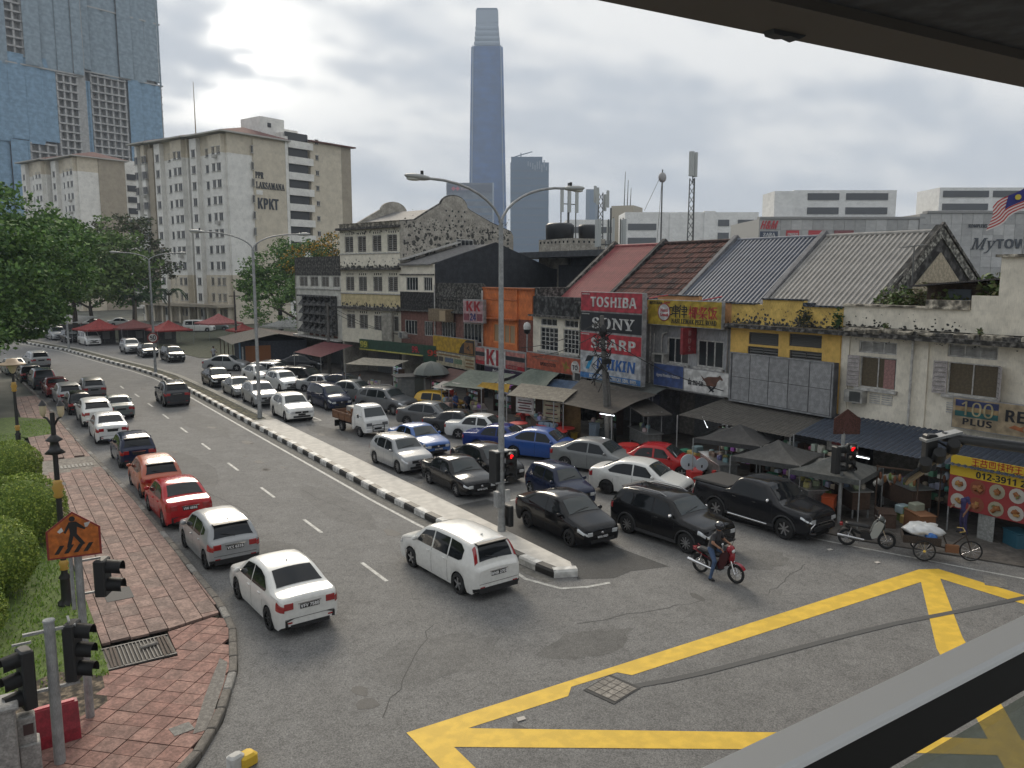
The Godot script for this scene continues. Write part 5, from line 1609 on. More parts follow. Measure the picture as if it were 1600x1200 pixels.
	glyph(t,[[.6,8,1.6,7],[.4,5,2,6],[3,10,3,4.6],[5,10,3.8,7],[4.6,9,9,9],[9,9,5,5],[6,8,7,7],[.5,3.6,9.8,3.6],[5,4.4,5,0],[5,3,1,.4],[5,3,9.4,.4]],redp,1.38,.76,.6)
	glyph(t,[[2,10,.2,7],[1.6,8.6,4,8.6],[4,8.6,3.4,7],[1.4,6.6,1.4,.6],[1.4,.6,3.6,2],[5,9.6,9.6,9.6],[5.4,9.6,5.2,4],[5.2,4,4,.4],[5.4,6.8,9,6.8],[9,6.8,5.8,.4],[6,5,9.8,.4]],redp,2.02,.76,.6)
	put(N().tube(V(-.7,1.42,-1.8),V(.1,1.6,-1.2),.03).tube(V(-.7,1.42,2.0),V(.1,1.6,2.5),.03), "lamp_arm",redp,t)
	t = thing("vertical_sign", "narrow faded red vertical sign below the mustard restaurant sign", "sign",V(30.1,5.1,-29.6))
	put(N().box(V(.35,.68,0),V(1.0,1.36,.16)), "cabinet",flatm("faded_red",Color(.32,.04,.045)),t)
	for i in 3: text(["B", "D", "S"][i],.26,flatm("pale_pink",Color(.42,.22,.21)),t,V(.35,1.08 - .4 * i,.082),Basis.IDENTITY,{})
	put(N().box(V(.75,.2,0),V(.5,.05,.05)), "bracket",blackp,t)
	t = sign_panel("agency_sign", "blue lottery agency sign left of the white horse sign",30.5,-32.17,-29.93,3.2,4.42,.16,flatm("agency_blue",Color(.045,.08,.22)),edge)
	wtext(t, "Agensi Nombor Ramalan",.16,whitep,.0,.6,{"width": 1.75, "bold": false})
	t = sign_panel("horse_sign", "white lottery sign with brown running horse",30.5,-29.9,-26.86,3.16,4.36,.16,whitep,edge)
	wtext(t, "da ma cai",.32,blackp,-.68,.52,{"width": 1.05})
	var hb := flatm("horse_brown",Color(.14,.06,.035))
	put(N().prism(V(-.008,0,0),Vector3.BACK,Vector3.UP,P2([-.35,.95,-.1,.78,.15,.9,.5,.92,.8,.95,.95,1.05,1.0,.98,1.15,.84,1.1,.78,.95,.84,.78,.68,.72,.5,.55,.42,.3,.44,.1,.38,.0,.6,-.18,.72]),-.015), "horse",hb,t)
	put(N().prism(V(-.008,0,0),Vector3.BACK,Vector3.UP,P2([.1,.42,.28,.46,.45,.3,.62,.2,.5,.14,.3,.26]),-.015).prism(V(-.008,0,0),Vector3.BACK,Vector3.UP,P2([.55,.46,.72,.5,.62,.34,.4,.18,.2,.1,.3,.22]),-.015), "horse_leg",blackp,t)
	t = thing("blank_billboard", "large blank grey sheet billboard over the awnings of the yellow shophouse", "billboard",V(30.3,3.1,-23.8),-1.5)
	put(N().box(V(.2,1.15,0),V(.34,2.35,5.75)), "frame",flatm("board_frame",Color(.12,.12,.125)),t)
	for i in 5:
		for j in 2:
			put(N().box(V(.02,.61 + j * 1.13,-2.24 + i * 1.12),V(.03,1.1,1.07)), "sheet",mt("board_sheet%d" % ((i + j) % 3),Color(.30,.305,.31) * (.92 + .06 * ((i + j) % 3)),.55,{"tex": "streak", "size": 2.0}),t)
	put(N().box(V(.0,.0,0),V(.06,.06,5.8)).box(V(.0,2.33,0),V(.06,.06,5.8)).box(V(0,1.16,2.88),V(.06,2.4,.06)).box(V(0,1.16,-2.88),V(.06,2.4,.06)), "edge_rail",flatm("edge_steel",Color(.30,.31,.32)),t)
	t = sign_panel("drink_sign", "tan restaurant sign with drink logo in blue and teal bands",30.6,-16.0,-10.5,3.42,4.6,.16,flatm("drink_tan",Color(.40,.315,.20)),edge)
	put(N().box(V(-.01,.98,-1.85),V(.016,.24,1.55)), "blue_band",flatm("band_blue",Color(.03,.045,.15)),t)
	put(N().box(V(-.01,.77,-1.85),V(.016,.17,1.55)), "tan_band",flatm("band_tan",Color(.33,.23,.11)),t)
	put(N().box(V(-.01,.58,-1.85),V(.016,.2,1.55)), "teal_band",flatm("band_teal",Color(.02,.13,.13)),t)
	wtext(t, "100",.52,flatm("band_gold",Color(.44,.38,.22)),-1.83,.79,{"width": 1.15, "x": -.026, "bold": false})
	wtext(t, "PLUS",.24,blackp,-1.8,.3,{"width": 1.05})
	wtext(t, "RESTORAN",.42,blackp,.72,.72,{"width": 3.1})
	put(N().prism(V(-.008,0,0),Vector3.BACK,Vector3.UP,P2([-.7,.3,-.5,.42,-.3,.36,-.15,.44,-.22,.3,-.15,.2,-.35,.24]),-.015), "fish_mark",flatm("fish_orange",Color(.42,.14,.05)),t)
	t = sign_panel("betting_sign", "long orange betting shop sign under the cream shophouse windows",30.2,-44.0,-38.0,3.02,4.1,.3,flatm("toto_orange",Color(.48,.115,.06)),edge)
	wtext(t, "SPORTS TOTO",.22,blackp,-.55,.42,{"width": 1.7})
	put(N().box(V(-.01,.74,-.7),V(.016,.1,2.6)), "small_print",mt("pale_print",Color(.5,.22,.15),.6,{"tex": "rust", "size": .4}),t)
	put(N().tube(V(-.006,.5,2.3),V(-.024,.5,2.3),.42,.42,20), "ball_mark",whitep,t)
	wtext(t, "TO",.3,blackp,2.3,.5,{"x": -.035, "width": .5})
	put(N().prism(V(-.008,0,0),Vector3.BACK,Vector3.UP,P2([.9,.75,1.2,.6,1.4,.85,1.5,.55,1.8,.4,1.4,.35,1.3,.1,1.15,.4]),-.015), "flower_mark",flatm("flower_olive",Color(.28,.2,.03)),t)
	t = thing("mart_sign", "red, pink and black striped mart sign with two giant red letters", "sign",V(30.1,2.72,-47.1))
	put(N().box(V(.25,.62,0),V(.45,1.28,6.3)), "cabinet",edge,t)
	var pink := flatm("kk_pink",Color(.50,.20,.17))
	var kr := flatm("kk_red",Color(.38,.02,.03))
	put(N().box(V(.0,.62,-.65),V(.03,1.2,2.7)), "white_panel",whitep,t)
	for q in [[-2.65,1.25],[1.9,2.3]]:
		for k in 4:
			put(N().box(V(.0,.16 + k * .3,q[0]),V(.03,.27,q[1])), "stripe",[kr,pink,blackp,pink][k],t)
	wtext(t, "KK",1.1,kr,-.65,.62,{"width": 2.35, "x": -.03})
	wtext(t, "SUPER MART",.17,pink,1.6,.17,{"width": 1.3, "x": -.03})
	t = sign_panel("print_shop_sign", "dark purple photo print sign under the mart sign",30.05,-49.1,-44.2,2.12,2.7,.12,flatm("purple_dark",Color(.022,.012,.04)),edge)
	wtext(t, "Printing",.24,whitep,-.6,.3,{"width": 1.4, "skew": .15})
	put(N().lathe(P2([.14,0,.18,.01,.14,.02]),V(-.01,.3,1.2),14,Basis(Vector3.BACK,PI / 2)), "swirl",flatm("swirl_mauve",Color(.2,.05,.2)),t)
	t = thing("mart_light_box", "square pink and red mart light box above brick panels", "sign",V(30.15,5.65,-50.8),12)
	put(N().box(V(.15,.85,0),V(.28,1.7,2.2)), "cabinet",edge,t)
	put(N().box(V(0,1.1,0),V(.03,1.0,2.1)).box(V(0,.32,0),V(.03,.52,2.1)), "face",flatm("kk_pale",Color(.46,.30,.31)),t)
	wtext(t, "KK",.72,kr,0,1.2,{"width": 1.5, "x": -.03})
	wtext(t, "24",.52,flatm("kk_navy",Color(.03,.035,.16)),.0,.42,{"width": .62, "x": -.03})
	for e in [-.7,.7]: put(N().box(V(-.02,.42,e),V(.02,.5,.55)), "red_block",mt("kk_block",Color(.36,.10,.13),.6,{"tex": "rust", "size": .5}),t)
	t = sign_panel("yellow_shop_sign", "golden yellow shop sign with black curved corner",30.1,-57.0,-50.5,3.2,4.4,.25,flatm("gold_sign",Color(.48,.29,.01)),edge)
	put(N().prism(V(-.008,0,0),Vector3.BACK,Vector3.UP,P2([.9,.06,1.1,.5,1.5,.85,2.1,1.14,3.2,1.14,3.2,.06]),-.015), "dark_corner",blackp,t)
	put(N().box(V(-.03,.55,2.4),V(.02,.8,1.3)), "brown_panel",flatm("brown_panel",Color(.24,.11,.03)),t)
	put(N().prism(V(-.045,0,0),Vector3.BACK,Vector3.UP,P2([2.1,.55,2.5,.75,2.5,.65,2.3,.55,2.6,.42,2.5,.36]),-.01), "arrow_mark",blackp,t)
	t = sign_panel("cream_shop_sign", "cream shop banner with coloured product labels under the yellow sign",30.1,-57.05,-50.5,2.1,3.15,.12,flatm("cream_sign",Color(.45,.40,.27)),edge)
	for q in [[-2.6,.5,.5, "black"],[-1.9,.5,.7, "blk2"],[-.6,.5,1.3, "blue"],[.8,.5,1.2, "green"],[2.5,.75,1.2, "ora"],[2.5,.5,1.0, "ora"],[2.5,.25,1.2, "ora"],[-.6,.86,3.4, "ora"]]:
		var cc: Color = {"black": Color(.05,.04,.03), "blk2": Color(.1,.08,.06), "blue": Color(.16,.22,.32), "green": Color(.22,.33,.2), "ora": Color(.36,.2,.07)}[q[3]]
		put(N().box(V(-.012,q[1],q[0]),V(.014,.36 if q[1] == .5 and q[3] != "ora" else .12,q[2])), "label",mt("label_" + q[3],cc,.6,{"tex": "rust", "size": .5}),t)
	t = thing("minimarket_sign", "long dark green mini market sign with yellow underline and red numbers", "sign",V(29.7,2.6,-58.0),12)
	var gg := flatm("mart_green",Color(.018,.065,.038))
	put(N().box(V(.15,.5,-4.4),V(.25,.85,8.9)), "cabinet",gg,t)
	put(N().box(V(.0,.06,-4.4),V(.06,.1,8.8)), "underline",flatm("line_yellow",Color(.55,.5,.12)),t)
	put(N().box(V(.0,.5,-8.1),V(.05,.6,1.2)), "logo_panel",flatm("logo_green",Color(.12,.17,.03)),t)
	wtext(t, "99",.5,flatm("num_yellow",Color(.55,.5,.08)),-8.1,.5,{"width": 1.0, "x": -.04})
	wtext(t, "99.",.5,redp,-.9,.5,{"width": .95, "x": -.03})
	put(N().box(V(.15,.25,1.3),V(.25,1.35,2.2),Basis(Vector3.UP,.15)), "corner_cabinet",gg,t)
	text("99",.48,flatm("num_red",Color(.42,.05,.02)),t,V(-.02,.35,1.35),WEST * Basis(Vector3.UP,.15),{"width": 1.3})
	t = thing("blank_sign_box", "tall blank beige sign box on the curved gable shophouse", "sign",V(29.1,3.5,-63.3),13)
	put(N().box(V(0,1.2,0),V(.25,2.4,1.4)), "cabinet",flatm("beige_box",Color(.30,.285,.24)),t)
	put(N().box(V(-.13,1.2,0),V(.02,2.3,1.3)), "face",flatm("beige_face",Color(.36,.34,.29)),t)
	put(N().box(V(.5,1.8,0),V(.8,.06,.06)), "bracket",edge,t)
	t = thing("blank_sign_box", "weathered plywood sign box beside the mart light box", "sign",V(30.2,5.5,-56.2),0)
	put(N().box(V(.2,.48,0),V(.7,.95,2.9)), "cabinet",mt("ply",Color(.25,.19,.12),.9,{"tex": "grime", "size": 1.5}),t)
	put(N().box(V(-.16,.48,.9),V(.02,.8,.9)), "patch",mt("ply2",Color(.32,.25,.16),.9),t)
	t = thing("centre_sign", "dark blue hanging sign under the stalls awning", "sign",V(30.2,1.95,-32.6),25)
	put(N().box(V(0,.35,0),V(.08,.8,1.9)), "panel",flatm("pusat_blue",Color(.015,.02,.045)),t)
	wtext(t, "PUSAT",.3,flatm("dim_white",Color(.3,.32,.35)),0,.5,{"width": 1.3, "x": -.05})
	wtext(t, "KEDAI",.24,flatm("dim_white",Color(.3,.32,.35)),.2,.12,{"width": 1.0, "x": -.05})
	for q in [["box air conditioner under the first shuttered window of the corner building",30.75,3.8,-20.2,.85],["grey air conditioner box beside the pipes of the grey shophouse",30.7,4.4,-32.0,.9],["upper white air conditioner left of the brand board foot",30.2,2.75,-38.4,.8],["lower white air conditioner left of the brand board foot",30.2,2.0,-38.4,.8],["white air conditioner under the brand board right edge",30.4,2.2,-33.6,.8],["small white air conditioner above the green mini market sign",29.3,3.9,-61.0,.8]]:
		var ac := thing("air_conditioner",q[0], "air conditioner",V(q[1],q[2],q[3]),0, "air conditioners on the shop row")
		put(N().cbox(V(.1,.27,0),V(.5,.52,q[4]),.03), "casing",flatm("ac_white",Color(.42,.41,.38)),ac)
		put(N().box(V(-.155,.27,.1),V(.015,.42,q[4] * .6)), "grille",flatm("ac_dark",Color(.07,.075,.075)),ac)
		put(N().box(V(.35,-.03,0),V(.9,.04,.06)), "bracket",edge,ac)
func make_far() -> void:
	var lw := mt("flat_white",Color(.80,.785,.74),.9,{"tex": "plaster", "size": 16.0})
	var be := mt("flat_beige",Color(.64,.575,.46),.9,{"tex": "plaster", "size": 16.0})
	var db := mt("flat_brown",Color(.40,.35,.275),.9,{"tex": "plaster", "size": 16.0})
	var gl := mt("far_glass",Color(.035,.036,.038),.3)
	var fr := mt("far_frame",Color(.42,.41,.38),.8)
	var rf := mt("flat_roof_red",Color(.20,.10,.085),.9,{"tex": "streak", "size": 5.0})
	flats("apartment_block", "large beige and white council flats with grey lettering on the side wall",V(39.06,0,-150.8),20.2,34.0,true,lw,be,db,gl,fr,rf)
	flats("apartment_block", "second block of beige flats behind the trees, left of the lettered one",V(22.9,0,-226.8),20.2,37.5,false,lw,be,db,gl,fr,rf)
	make_tower()
	make_city()
func far_window(par: Node,face: int,u: float,y: float,w: float,h: float,off: float,gl: Material,fr: Material,cache: Dictionary) -> void:
	var key := "%d_%.2f_%.2f" % [face,w,h]
	if not cache.has(key):
		var f := N()
		var p := N()
		var b := Basis.IDENTITY if face == 1 else WEST
		f.box(b * V(0,h * .5 + .06,.04),V(w + .3,.12,.1) if face == 1 else V(.1,.12,w + .3),Basis.IDENTITY)
		f.box(b * V(0,-h * .5 - .06,.06),V(w + .3,.12,.16) if face == 1 else V(.16,.12,w + .3),Basis.IDENTITY)
		f.box(b * V(0,0,.03),V(.06,h,.05) if face == 1 else V(.05,h,.06),Basis.IDENTITY)
		p.box(b * V(0,0,.0),V(w,h,.04) if face == 1 else V(.04,h,w),Basis.IDENTITY)
		cache[key] = [f.mesh(),p.mesh()]
	var at := V(u,y,off + .01) if face == 1 else V(off - .01,y,-u)
	var win := sub("window",par,at)
	put(cache[key][0], "frame",fr,win)
	put(cache[key][1], "pane",gl,win)
func flats(called: String,label: String,at: Vector3,turn: float,H: float,big: bool,lw: Material,be: Material,db: Material,gl: Material,fr: Material,rf: Material) -> void:
	var t := thing(called,label, "building",at,turn, "council flats beyond the road")
	var cache := {}
	var bays := [[.0,12.3,.0,10.5],[-.5,11.0,11.6,21.6],[-1.0,9.0,23.4,27.6]] if big else [[.0,11.7,.0,12.0],[-1.5,10,13.2,25.0]]
	var nf := int(H / 2.9)
	for bi in bays.size():
		var b: Array = bays[bi]
		put(N().span(V(b[0],9.0,-b[2]),V(b[1],H - 3.4,-b[3])), "wall",lw,t)
		put(N().span(V(b[0] - .03,H - 3.4,-b[2] + .03),V(b[1] + .03,H,-b[3] - .03)), "top_band",be,t)
		put(N().span(V(b[0] - .03,0,-b[2] + .03),V(b[1] + .03,9.0,-b[3] - .03)), "base_band",be,t)
		var w: float = b[3] - b[2]
		put(N().span(V(b[0] - .9,0,-b[2] - .6),V(b[0] + .01,H - .3,-b[2] - w * .42)), "bay",lw,t)
		put(N().span(V(b[0] - .93,0,-b[2] - .57),V(b[0] + .01,9.0,-b[2] - w * .42 - .03)), "bay_base",be,t)
		put(N().span(V(b[0] - .93,H - 3.4,-b[2] - .57),V(b[0] + .01,H - .2,-b[2] - w * .42 - .03)), "bay_top",be,t)
		put(N().span(V(b[0] - .9,0,-b[2] - w * .78),V(b[0] + .01,H - .3,-b[3] + .2)), "bay",lw,t)
		for f in nf:
			var y := 2.0 + f * 2.9
			if y > H - 1: continue
			var rw := rng.randf()
			far_window(t,0,b[2] + w * .13,y,1.0,1.3,b[0] - .9,gl,fr,cache)
			far_window(t,0,b[2] + w * .28,y,.8,1.3,b[0] - .9,gl,fr,cache)
			far_window(t,0,b[2] + w * .55,y,1.7,1.35,b[0],gl,fr,cache)
			far_window(t,0,b[2] + w * .87,y,1.0,1.3,b[0] - .9,gl,fr,cache)
			if rng.randf() < .35 and f > 2:
				put(N().cbox(V(b[0] - 1.3,y - 1.1,-b[2] - w * .2),V(.6,.5,.8),.03), "air_conditioner",fr,t)
		var e := 1.0
		var x0: float = b[0] - .9 - e
		var x1: float = b[1] + e
		var z0: float = -b[2] + e
		var z1: float = -b[3] - e
		put(N().span(V(x0,H,z0),V(x1,H + .25,z1)), "eaves",fr,t)
		var xm := (x0 + x1) * .5
		var rr := N()
		var a := V(x0,H + .25,z0)
		var bb := V(x1,H + .25,z0)
		var c := V(x1,H + .25,z1)
		var d := V(x0,H + .25,z1)
		var r0 := V(xm,H + 2.0,z0 - 4)
		var r1 := V(xm,H + 2.0,z1 + 4)
		rr.tri(a,bb,r0); rr.quad(bb,c,r1,r0); rr.tri(c,d,r1); rr.quad(d,a,r0,r1)
		put(rr, "roof",rf,t)
	if not big:
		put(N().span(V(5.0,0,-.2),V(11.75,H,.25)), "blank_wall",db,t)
		put(N().span(V(11.7,0,-4.0),V(30.0,H + 1.0,-14.0)), "wing",lw,t)
		for f in nf:
			put(N().box(V(16.5,2.4 + f * 2.9,-3.9),V(4.2,1.5,.3)), "balcony_opening",gl,t)
			put(N().box(V(22.5,2.4 + f * 2.9,-3.9),V(3.2,1.4,.3)), "balcony_opening",gl,t)
		return
	put(N().span(V(-1.6,0,-21.6),V(2,H - 1,-23.4)), "service_strip",db,t)
	put(N().span(V(5.2,0,-.2),V(12.34,H - .4,.3)), "blank_wall",be,t)
	put(N().span(V(12.34,0,-1.0),V(13.0,H + 1.0,.4)), "fin",lw,t)
	for f in nf + 1:
		var y := 1.2 + f * 2.95
		put(N().span(V(13.0,y - .6,.5),V(19.0,y + .75,.2)), "balcony_wall",lw,t)
		put(N().span(V(13.0,y + .75,-.2),V(18.2,y + 2.36,-.5)), "balcony_opening",gl,t)
		if f < nf: far_window(t,1,5.0,y + 1.0,.4,1.2,.3,gl,fr,cache)
		if f % 1 == 0: far_window(t,1,20.2,y + 1.2,.7,.8,.1,gl,fr,cache)
	put(N().span(V(13.0,0,-1.0),V(19.0,H + 2.0,-12.0)), "core_wall",lw,t)
	put(N().span(V(18.6,0,.1),V(26.5,H + 1.0,-14.0)), "wing",be,t)
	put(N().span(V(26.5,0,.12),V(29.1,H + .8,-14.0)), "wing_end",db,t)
	put(N().quad(V(18.4,H + 1.0,.9),V(29.9,H + .8,.9),V(29.9,H + 1.7,-7),V(18.4,H + 2.2,-7)).span(V(18.4,H + .75,.9),V(29.9,H + 1.0,-.2)), "wing_roof",rf,t)
	put(N().span(V(9.5,H,-3),V(15,H + 4.6,-9)).span(V(15,H,-4),V(19,H + 3.2,-9)), "lift_house",lw,t)
	put(N().box(V(11.5,H + 3.2,-2.98),V(.8,.8,.1)), "lift_window",gl,t)
	put(N().tube(V(3,H + 1.5,-14),V(3,H + 11,-14),.12,.05,5), "mast",db,t)
	var ink := mt("flat_ink",Color(.05,.055,.065),.7)
	text("PPR",1.15,ink,t,V(6.3,H - 6.8,.32),Basis.IDENTITY,{"width": 1.8, "depth": .2, "font": "Droid Serif"})
	text("LAKSAMANA",1.2,ink,t,V(8.7,H - 8.6,.32),Basis.IDENTITY,{"width": 6.4, "depth": .2, "font": "Droid Serif"})
	text("KPKT",2.0,ink,t,V(8.0,H - 11.9,.32),Basis.IDENTITY,{"width": 4.6, "depth": .25})
	put(N().box(V(6.2,H - 9.9,.32),V(1.4,.8,.1)), "patch",lw,t)
	for i in 9:
		put(N().box(V(-2.4,1.6,-1.5 - i * 3.0),V(.5,3.2,.5)), "column",be,t)
	put(N().span(V(-3.8,3.2,.5),V(0,3.7,-26)), "canopy",db,t)
func make_tower() -> void:
	var t := thing("unfinished_tower", "tall unfinished tower wrapped in blue construction netting", "tower",V(73.5,0,-399.0),20.0)
	var conc := mt("raw_concrete",Color(.58,.57,.55),.95,{"tex": "streak", "size": 9.0})
	var netb := mt("net_blue",Color(.30,.45,.60),.9,{"tex": "streak", "size": 14.0})
	var netg := mt("net_grey",Color(.36,.44,.50),.9,{"tex": "streak", "size": 14.0})
	var hole := mt("raw_inside",Color(.42,.41,.39),.95)
	var H := 150.0
	put(N().span(V(-34,0,0),V(0,H,-30)), "core",conc,t)
	put(N().span(V(-80,0,6),V(-34,H + 8,-30)), "core",conc,t)
	for b in [[-30.0,-15.5,.0,40,92],[-46.5,-38.5,6.0,40,90],[-64.0,-58.0,6.0,88,150],[-76.0,-68.0,6.0,85,140],[-80.0,-72.0,6.0,30,58],[-58,-48.5,6.0,34,60]]:
		put(N().span(V(b[0],b[3],b[2] + .05),V(b[1],b[4],b[2] + .3)), "open_bay",hole,t)
		var f: float = b[3]
		while f < b[4]:
			put(N().span(V(b[0] - .3,f,b[2] + .3),V(b[1] + .3,f + .6,b[2] + 3.0)), "slab_edge",conc,t)
			f += 3.15
		var n := int((b[1] - b[0]) / 2.6)
		for i in n + 1:
			var x: float = lerpf(b[0],b[1],float(i) / n)
			put(N().span(V(x - .35,b[3],b[2] + .3),V(x + .35,b[4],b[2] + 2.6)), "column",conc,t)
	rng.seed = 61
	for q in [[-36.0,.8,92.0,H + .4,1.6,0],[-14.5,.6,38.0,92.0,1.2,1],[-38.0,-30.5,40.0,88.0,1.4,1],[-82.0,-64.5,58.0,88.0,7.6,1],[-58,-36.0,88.0,H + 8.4,7.4,0],[-68,-64.0,88.0,H + 8,7.4,0],[-64.5,-47.0,60.0,92.0,7.3,1],[-71.5,-58.5,20.0,60.0,7.3,1],[-48,-36.0,10.0,42.0,7.0,1],[-34,.5,4.0,40.0,1.3,1],[-82,-76,88,158,7.2,0]]:
		var x: float = q[0]
		while x < q[1] - .5:
			var w := minf(6.0,q[1] - x)
			var rows := []
			var y: float = q[2]
			var sag := rng.randf_range(-1.2,1.2)
			var out := rng.randf_range(-.5,.6)
			for i in 9:
				var row := []
				for j in 5:
					row.push_back(V(x + w * j / 4.0,lerpf(q[2] + sag * (1.0 if i == 0 else .0),q[3],i / 8.0),q[4] + 1.6 + out + .45 * sin(j * PI / 4.0) + rng.randf_range(-.15,.15)))
				rows.push_back(row)
			rows.reverse()
			var sh := N().grid(rows)
			put(sh, "netting_sheet",netg if q[5] == 0 else netb,t)
			x += w
	for y in [92.0,118.0]: put(N().span(V(-36,y - .5,1.2),V(1.6,y,3.4)), "catch_deck",hole,t)
	put(N().span(V(-82,88,7),V(-36,88.5,9.4)), "catch_deck",hole,t)
	put(N().span(V(0,0,-30),V(.7,H,.8)), "side_netting",netg,t)
	for i in 36:
		put(N().box(V(1.8,38 + i * 3.1,.0),V(1.6,.25,1.6)), "hoist_deck",conc,t)
	put(N().span(V(2.2,0,-.4),V(2.6,H,.2)), "hoist_mast",hole,t)
func make_city() -> void:
	var gb := mt("tower_glass",Color(.03,.115,.34),.3,{"tex": "blot", "size": 120.0})
	var gp := mt("tower_pale",Color(.26,.30,.35),.5)
	var gd := mt("tower_dark",Color(.075,.12,.18),.3)
	var t := thing("supertall_tower", "very tall blue glass skyscraper with lighter tapering crown", "tower",V(728.5,0,-1176),-33.4)
	var rows := []
	for q in [[.0,33.0],[330.0,26.5],[372.0,25.5]]:
		var a: float = q[1]
		var c := a * .82
		rows.push_back([V(c,q[0],a),V(a,q[0],c),V(a,q[0],-c),V(c,q[0],-a),V(-c,q[0],-a),V(-a,q[0],-c),V(-a,q[0],c),V(-c,q[0],a)])
	var sh := N()
	for j in 2:
		for i in 8: sh.quad(rows[j][i],rows[j][(i + 1) % 8],rows[j + 1][(i + 1) % 8],rows[j + 1][i])
	put(sh, "shaft",gb,t)
	for i in 40:
		var y := 8.0 + i * 9.1
		var a := lerpf(33.0,25.5,y / 372.0) + .15
		put(N().box(V(0,y,0),V(a * 1.66,.35,a * 2.0)), "floor_band",gd,t)
	for e in [-1.0,1.0]:
		put(N().prism(V(0,0,27.0),Vector3.RIGHT,Vector3.UP,P2([e * 27.4,0,e * 28.8,0,e * 23.0,372,e * 21.6,372]),4.0), "corner_fin",gp,t)
	for i in 7:
		var y0 := 374.0 + i * 8.0
		var a := 22.0 - i * .75
		put(N().lathe(P2([a * 1.28,y0,a * 1.36,y0 + 4.0,a * 1.27,y0 + 7.6]),Vector3.ZERO,4,Basis(Vector3.UP,PI / 4)), "crown_tier",gp,t)
	put(N().box(V(0,402,0),V(36,56,36)), "crown_core",gp,t)
	put(N().box(V(0,431,0),V(33,4,33)), "crown_cap",gd,t)
	t = thing("bank_tower", "grey office tower with dark top band and red bank logo", "tower",V(590.2,0,-1001.2),-33.4)
	put(N().box(V(0,68,-12),V(66,136,24)), "wall",mt("bank_grey",Color(.17,.19,.22),.5,{"tex": "blot", "size": 60.0}),t)
	for i in 11: put(N().box(V(0,18 + i * 9.4,.3),V(62,3.0,.6)), "window_band",gd,t)
	put(N().box(V(0,128,.4),V(63,11,.8)), "top_band",mt("bank_band",Color(.06,.065,.09),.5),t)
	put(N().prism(V(0,0,.9),Vector3.RIGHT,Vector3.UP,P2([-26,128,-23,131,-20,128,-23,125]),.5).prism(V(0,0,.9),Vector3.RIGHT,Vector3.UP,P2([-20,128,-17,131,-14,128,-17,125]),.5), "logo",mt("bank_red",Color(.45,.05,.07),.5),t)
	text("HSBC",4.5,mt("bank_text",Color(.4,.3,.33),.5),t,V(-7,128,1.0),Basis.IDENTITY,{"depth": .5, "width": 11.0})
	put(N().box(V(32.5,68,-10),V(2.0,137,22)), "edge_fin",gp,t)
	t = thing("office_tower", "dark glass office tower with jagged top lights right of the supertall", "tower",V(660.3,0,-954.9),-33.4)
	put(N().box(V(0,82,-14),V(54,164,28)), "shaft",gd,t)
	put(N().box(V(-4,168,-14),V(44,8,24)), "crown",gd,t)
	for i in 14: put(N().box(V(0,20 + i * 10.2,.3),V(52,1.4,.5)), "floor_band",mt("office_band",Color(.10,.125,.16),.4),t)
	rng.seed = 4
	for i in 9: put(N().box(V(-2 + i * 3.2,158 + rng.randf_range(-3,5),.4),V(1.6,rng.randf_range(4,11),.6)), "crown_strip",gp,t)
	put(N().tube(V(-24,172,-10),V(4,180,-10),.7,.7,5).tube(V(-12,164,-10),V(-12,178,-10),.8,.8,5), "crane",gd,t)
	t = thing("slim_tower", "slim grey blue tower far behind the white car park building", "tower",V(957.6,0,-1181.8),-38)
	put(N().box(V(0,81,0),V(24,162,24)), "shaft",mt("slim_grey",Color(.13,.16,.19),.5),t)
	put(N().box(V(0,81,12.3),V(10,160,.6)), "stripe",gd,t)
	var wp := mt("mall_white",Color(.78,.78,.76),.8,{"tex": "plaster", "size": 18.0})
	var slot := mt("mall_slot",Color(.09,.095,.10),.7)
	for b in [[202.0,-265.6,217.9,-255.2,31.0, "white low block with four square window bays left of the lattice masts"],[221.8,-252.6,267.0,-222.8,34.0, "long white block with dark slot windows behind the tiled roofs"]]:
		var p0 := V(b[0],0,b[1])
		var p1 := V(b[2],0,b[3])
		var ln := p0.distance_to(p1)
		var o := thing("car_park_block",b[5], "building",p0,rad_to_deg(atan2(-(p1.z - p0.z),p1.x - p0.x)), "white blocks of the mall")
		put(N().span(V(0,0,0),V(ln,b[4],-20)), "wall",wp,o)
		if ln < 25:
			for i in 3:
				for j in 2: put(N().box(V(3.2 + i * 5.8,21.5 + j * 5.4,.1),V(5.0,2.4,.3)), "window_slot",slot,o)
			for j in 2: put(N().box(V(18,21.5 + j * 5.4,.1),V(1.6,2.4,.3)), "window_slot",slot,o)
		else:
			for j in 2:
				put(N().box(V(7.0,22.5 + j * 5.6,.1),V(11.5,2.6,.3)), "window_slot",slot,o)
				put(N().box(V(40,24.5 + j * 5.2,.1),V(4.5,2.6,.3)), "window_slot",slot,o)
				put(N().box(V(49,24.5 + j * 5.2,.1),V(6.5,2.6,.3)), "window_slot",slot,o)
			put(N().span(V(18,0,.6),V(22,b[4] - .5,-2)).span(V(32,0,.6),V(36.5,b[4] + .4,-2)), "pier",wp,o)
			put(N().box(V(27,20,.1),V(5,3.5,.3)), "window_slot",slot,o)
	var fence := thing("hoarding", "long pale ribbed hoarding behind the tiled roofs", "fence",V(119,0,-112),-33.5)
	for i in 24: put(N().box(V(i * 2.0,8.0,.05 * (i % 2)),V(1.96,10.5,.12)), "panel",mt("hoarding%d" % (i % 3),Color(.33,.35,.36) * (.92 + .05 * (i % 3)),.6,{"tex": "streak", "size": 5.0}),fence)
	var p0 := V(186.3,0,-155.2)
	var m := thing("shopping_mall", "big grey panel clad shopping mall with black script lettering", "building",p0,-33.45)
	put(N().span(V(0,0,0),V(47,24.6,-30)), "wall",mt("mall_grey",Color(.34,.335,.32),.85),m)
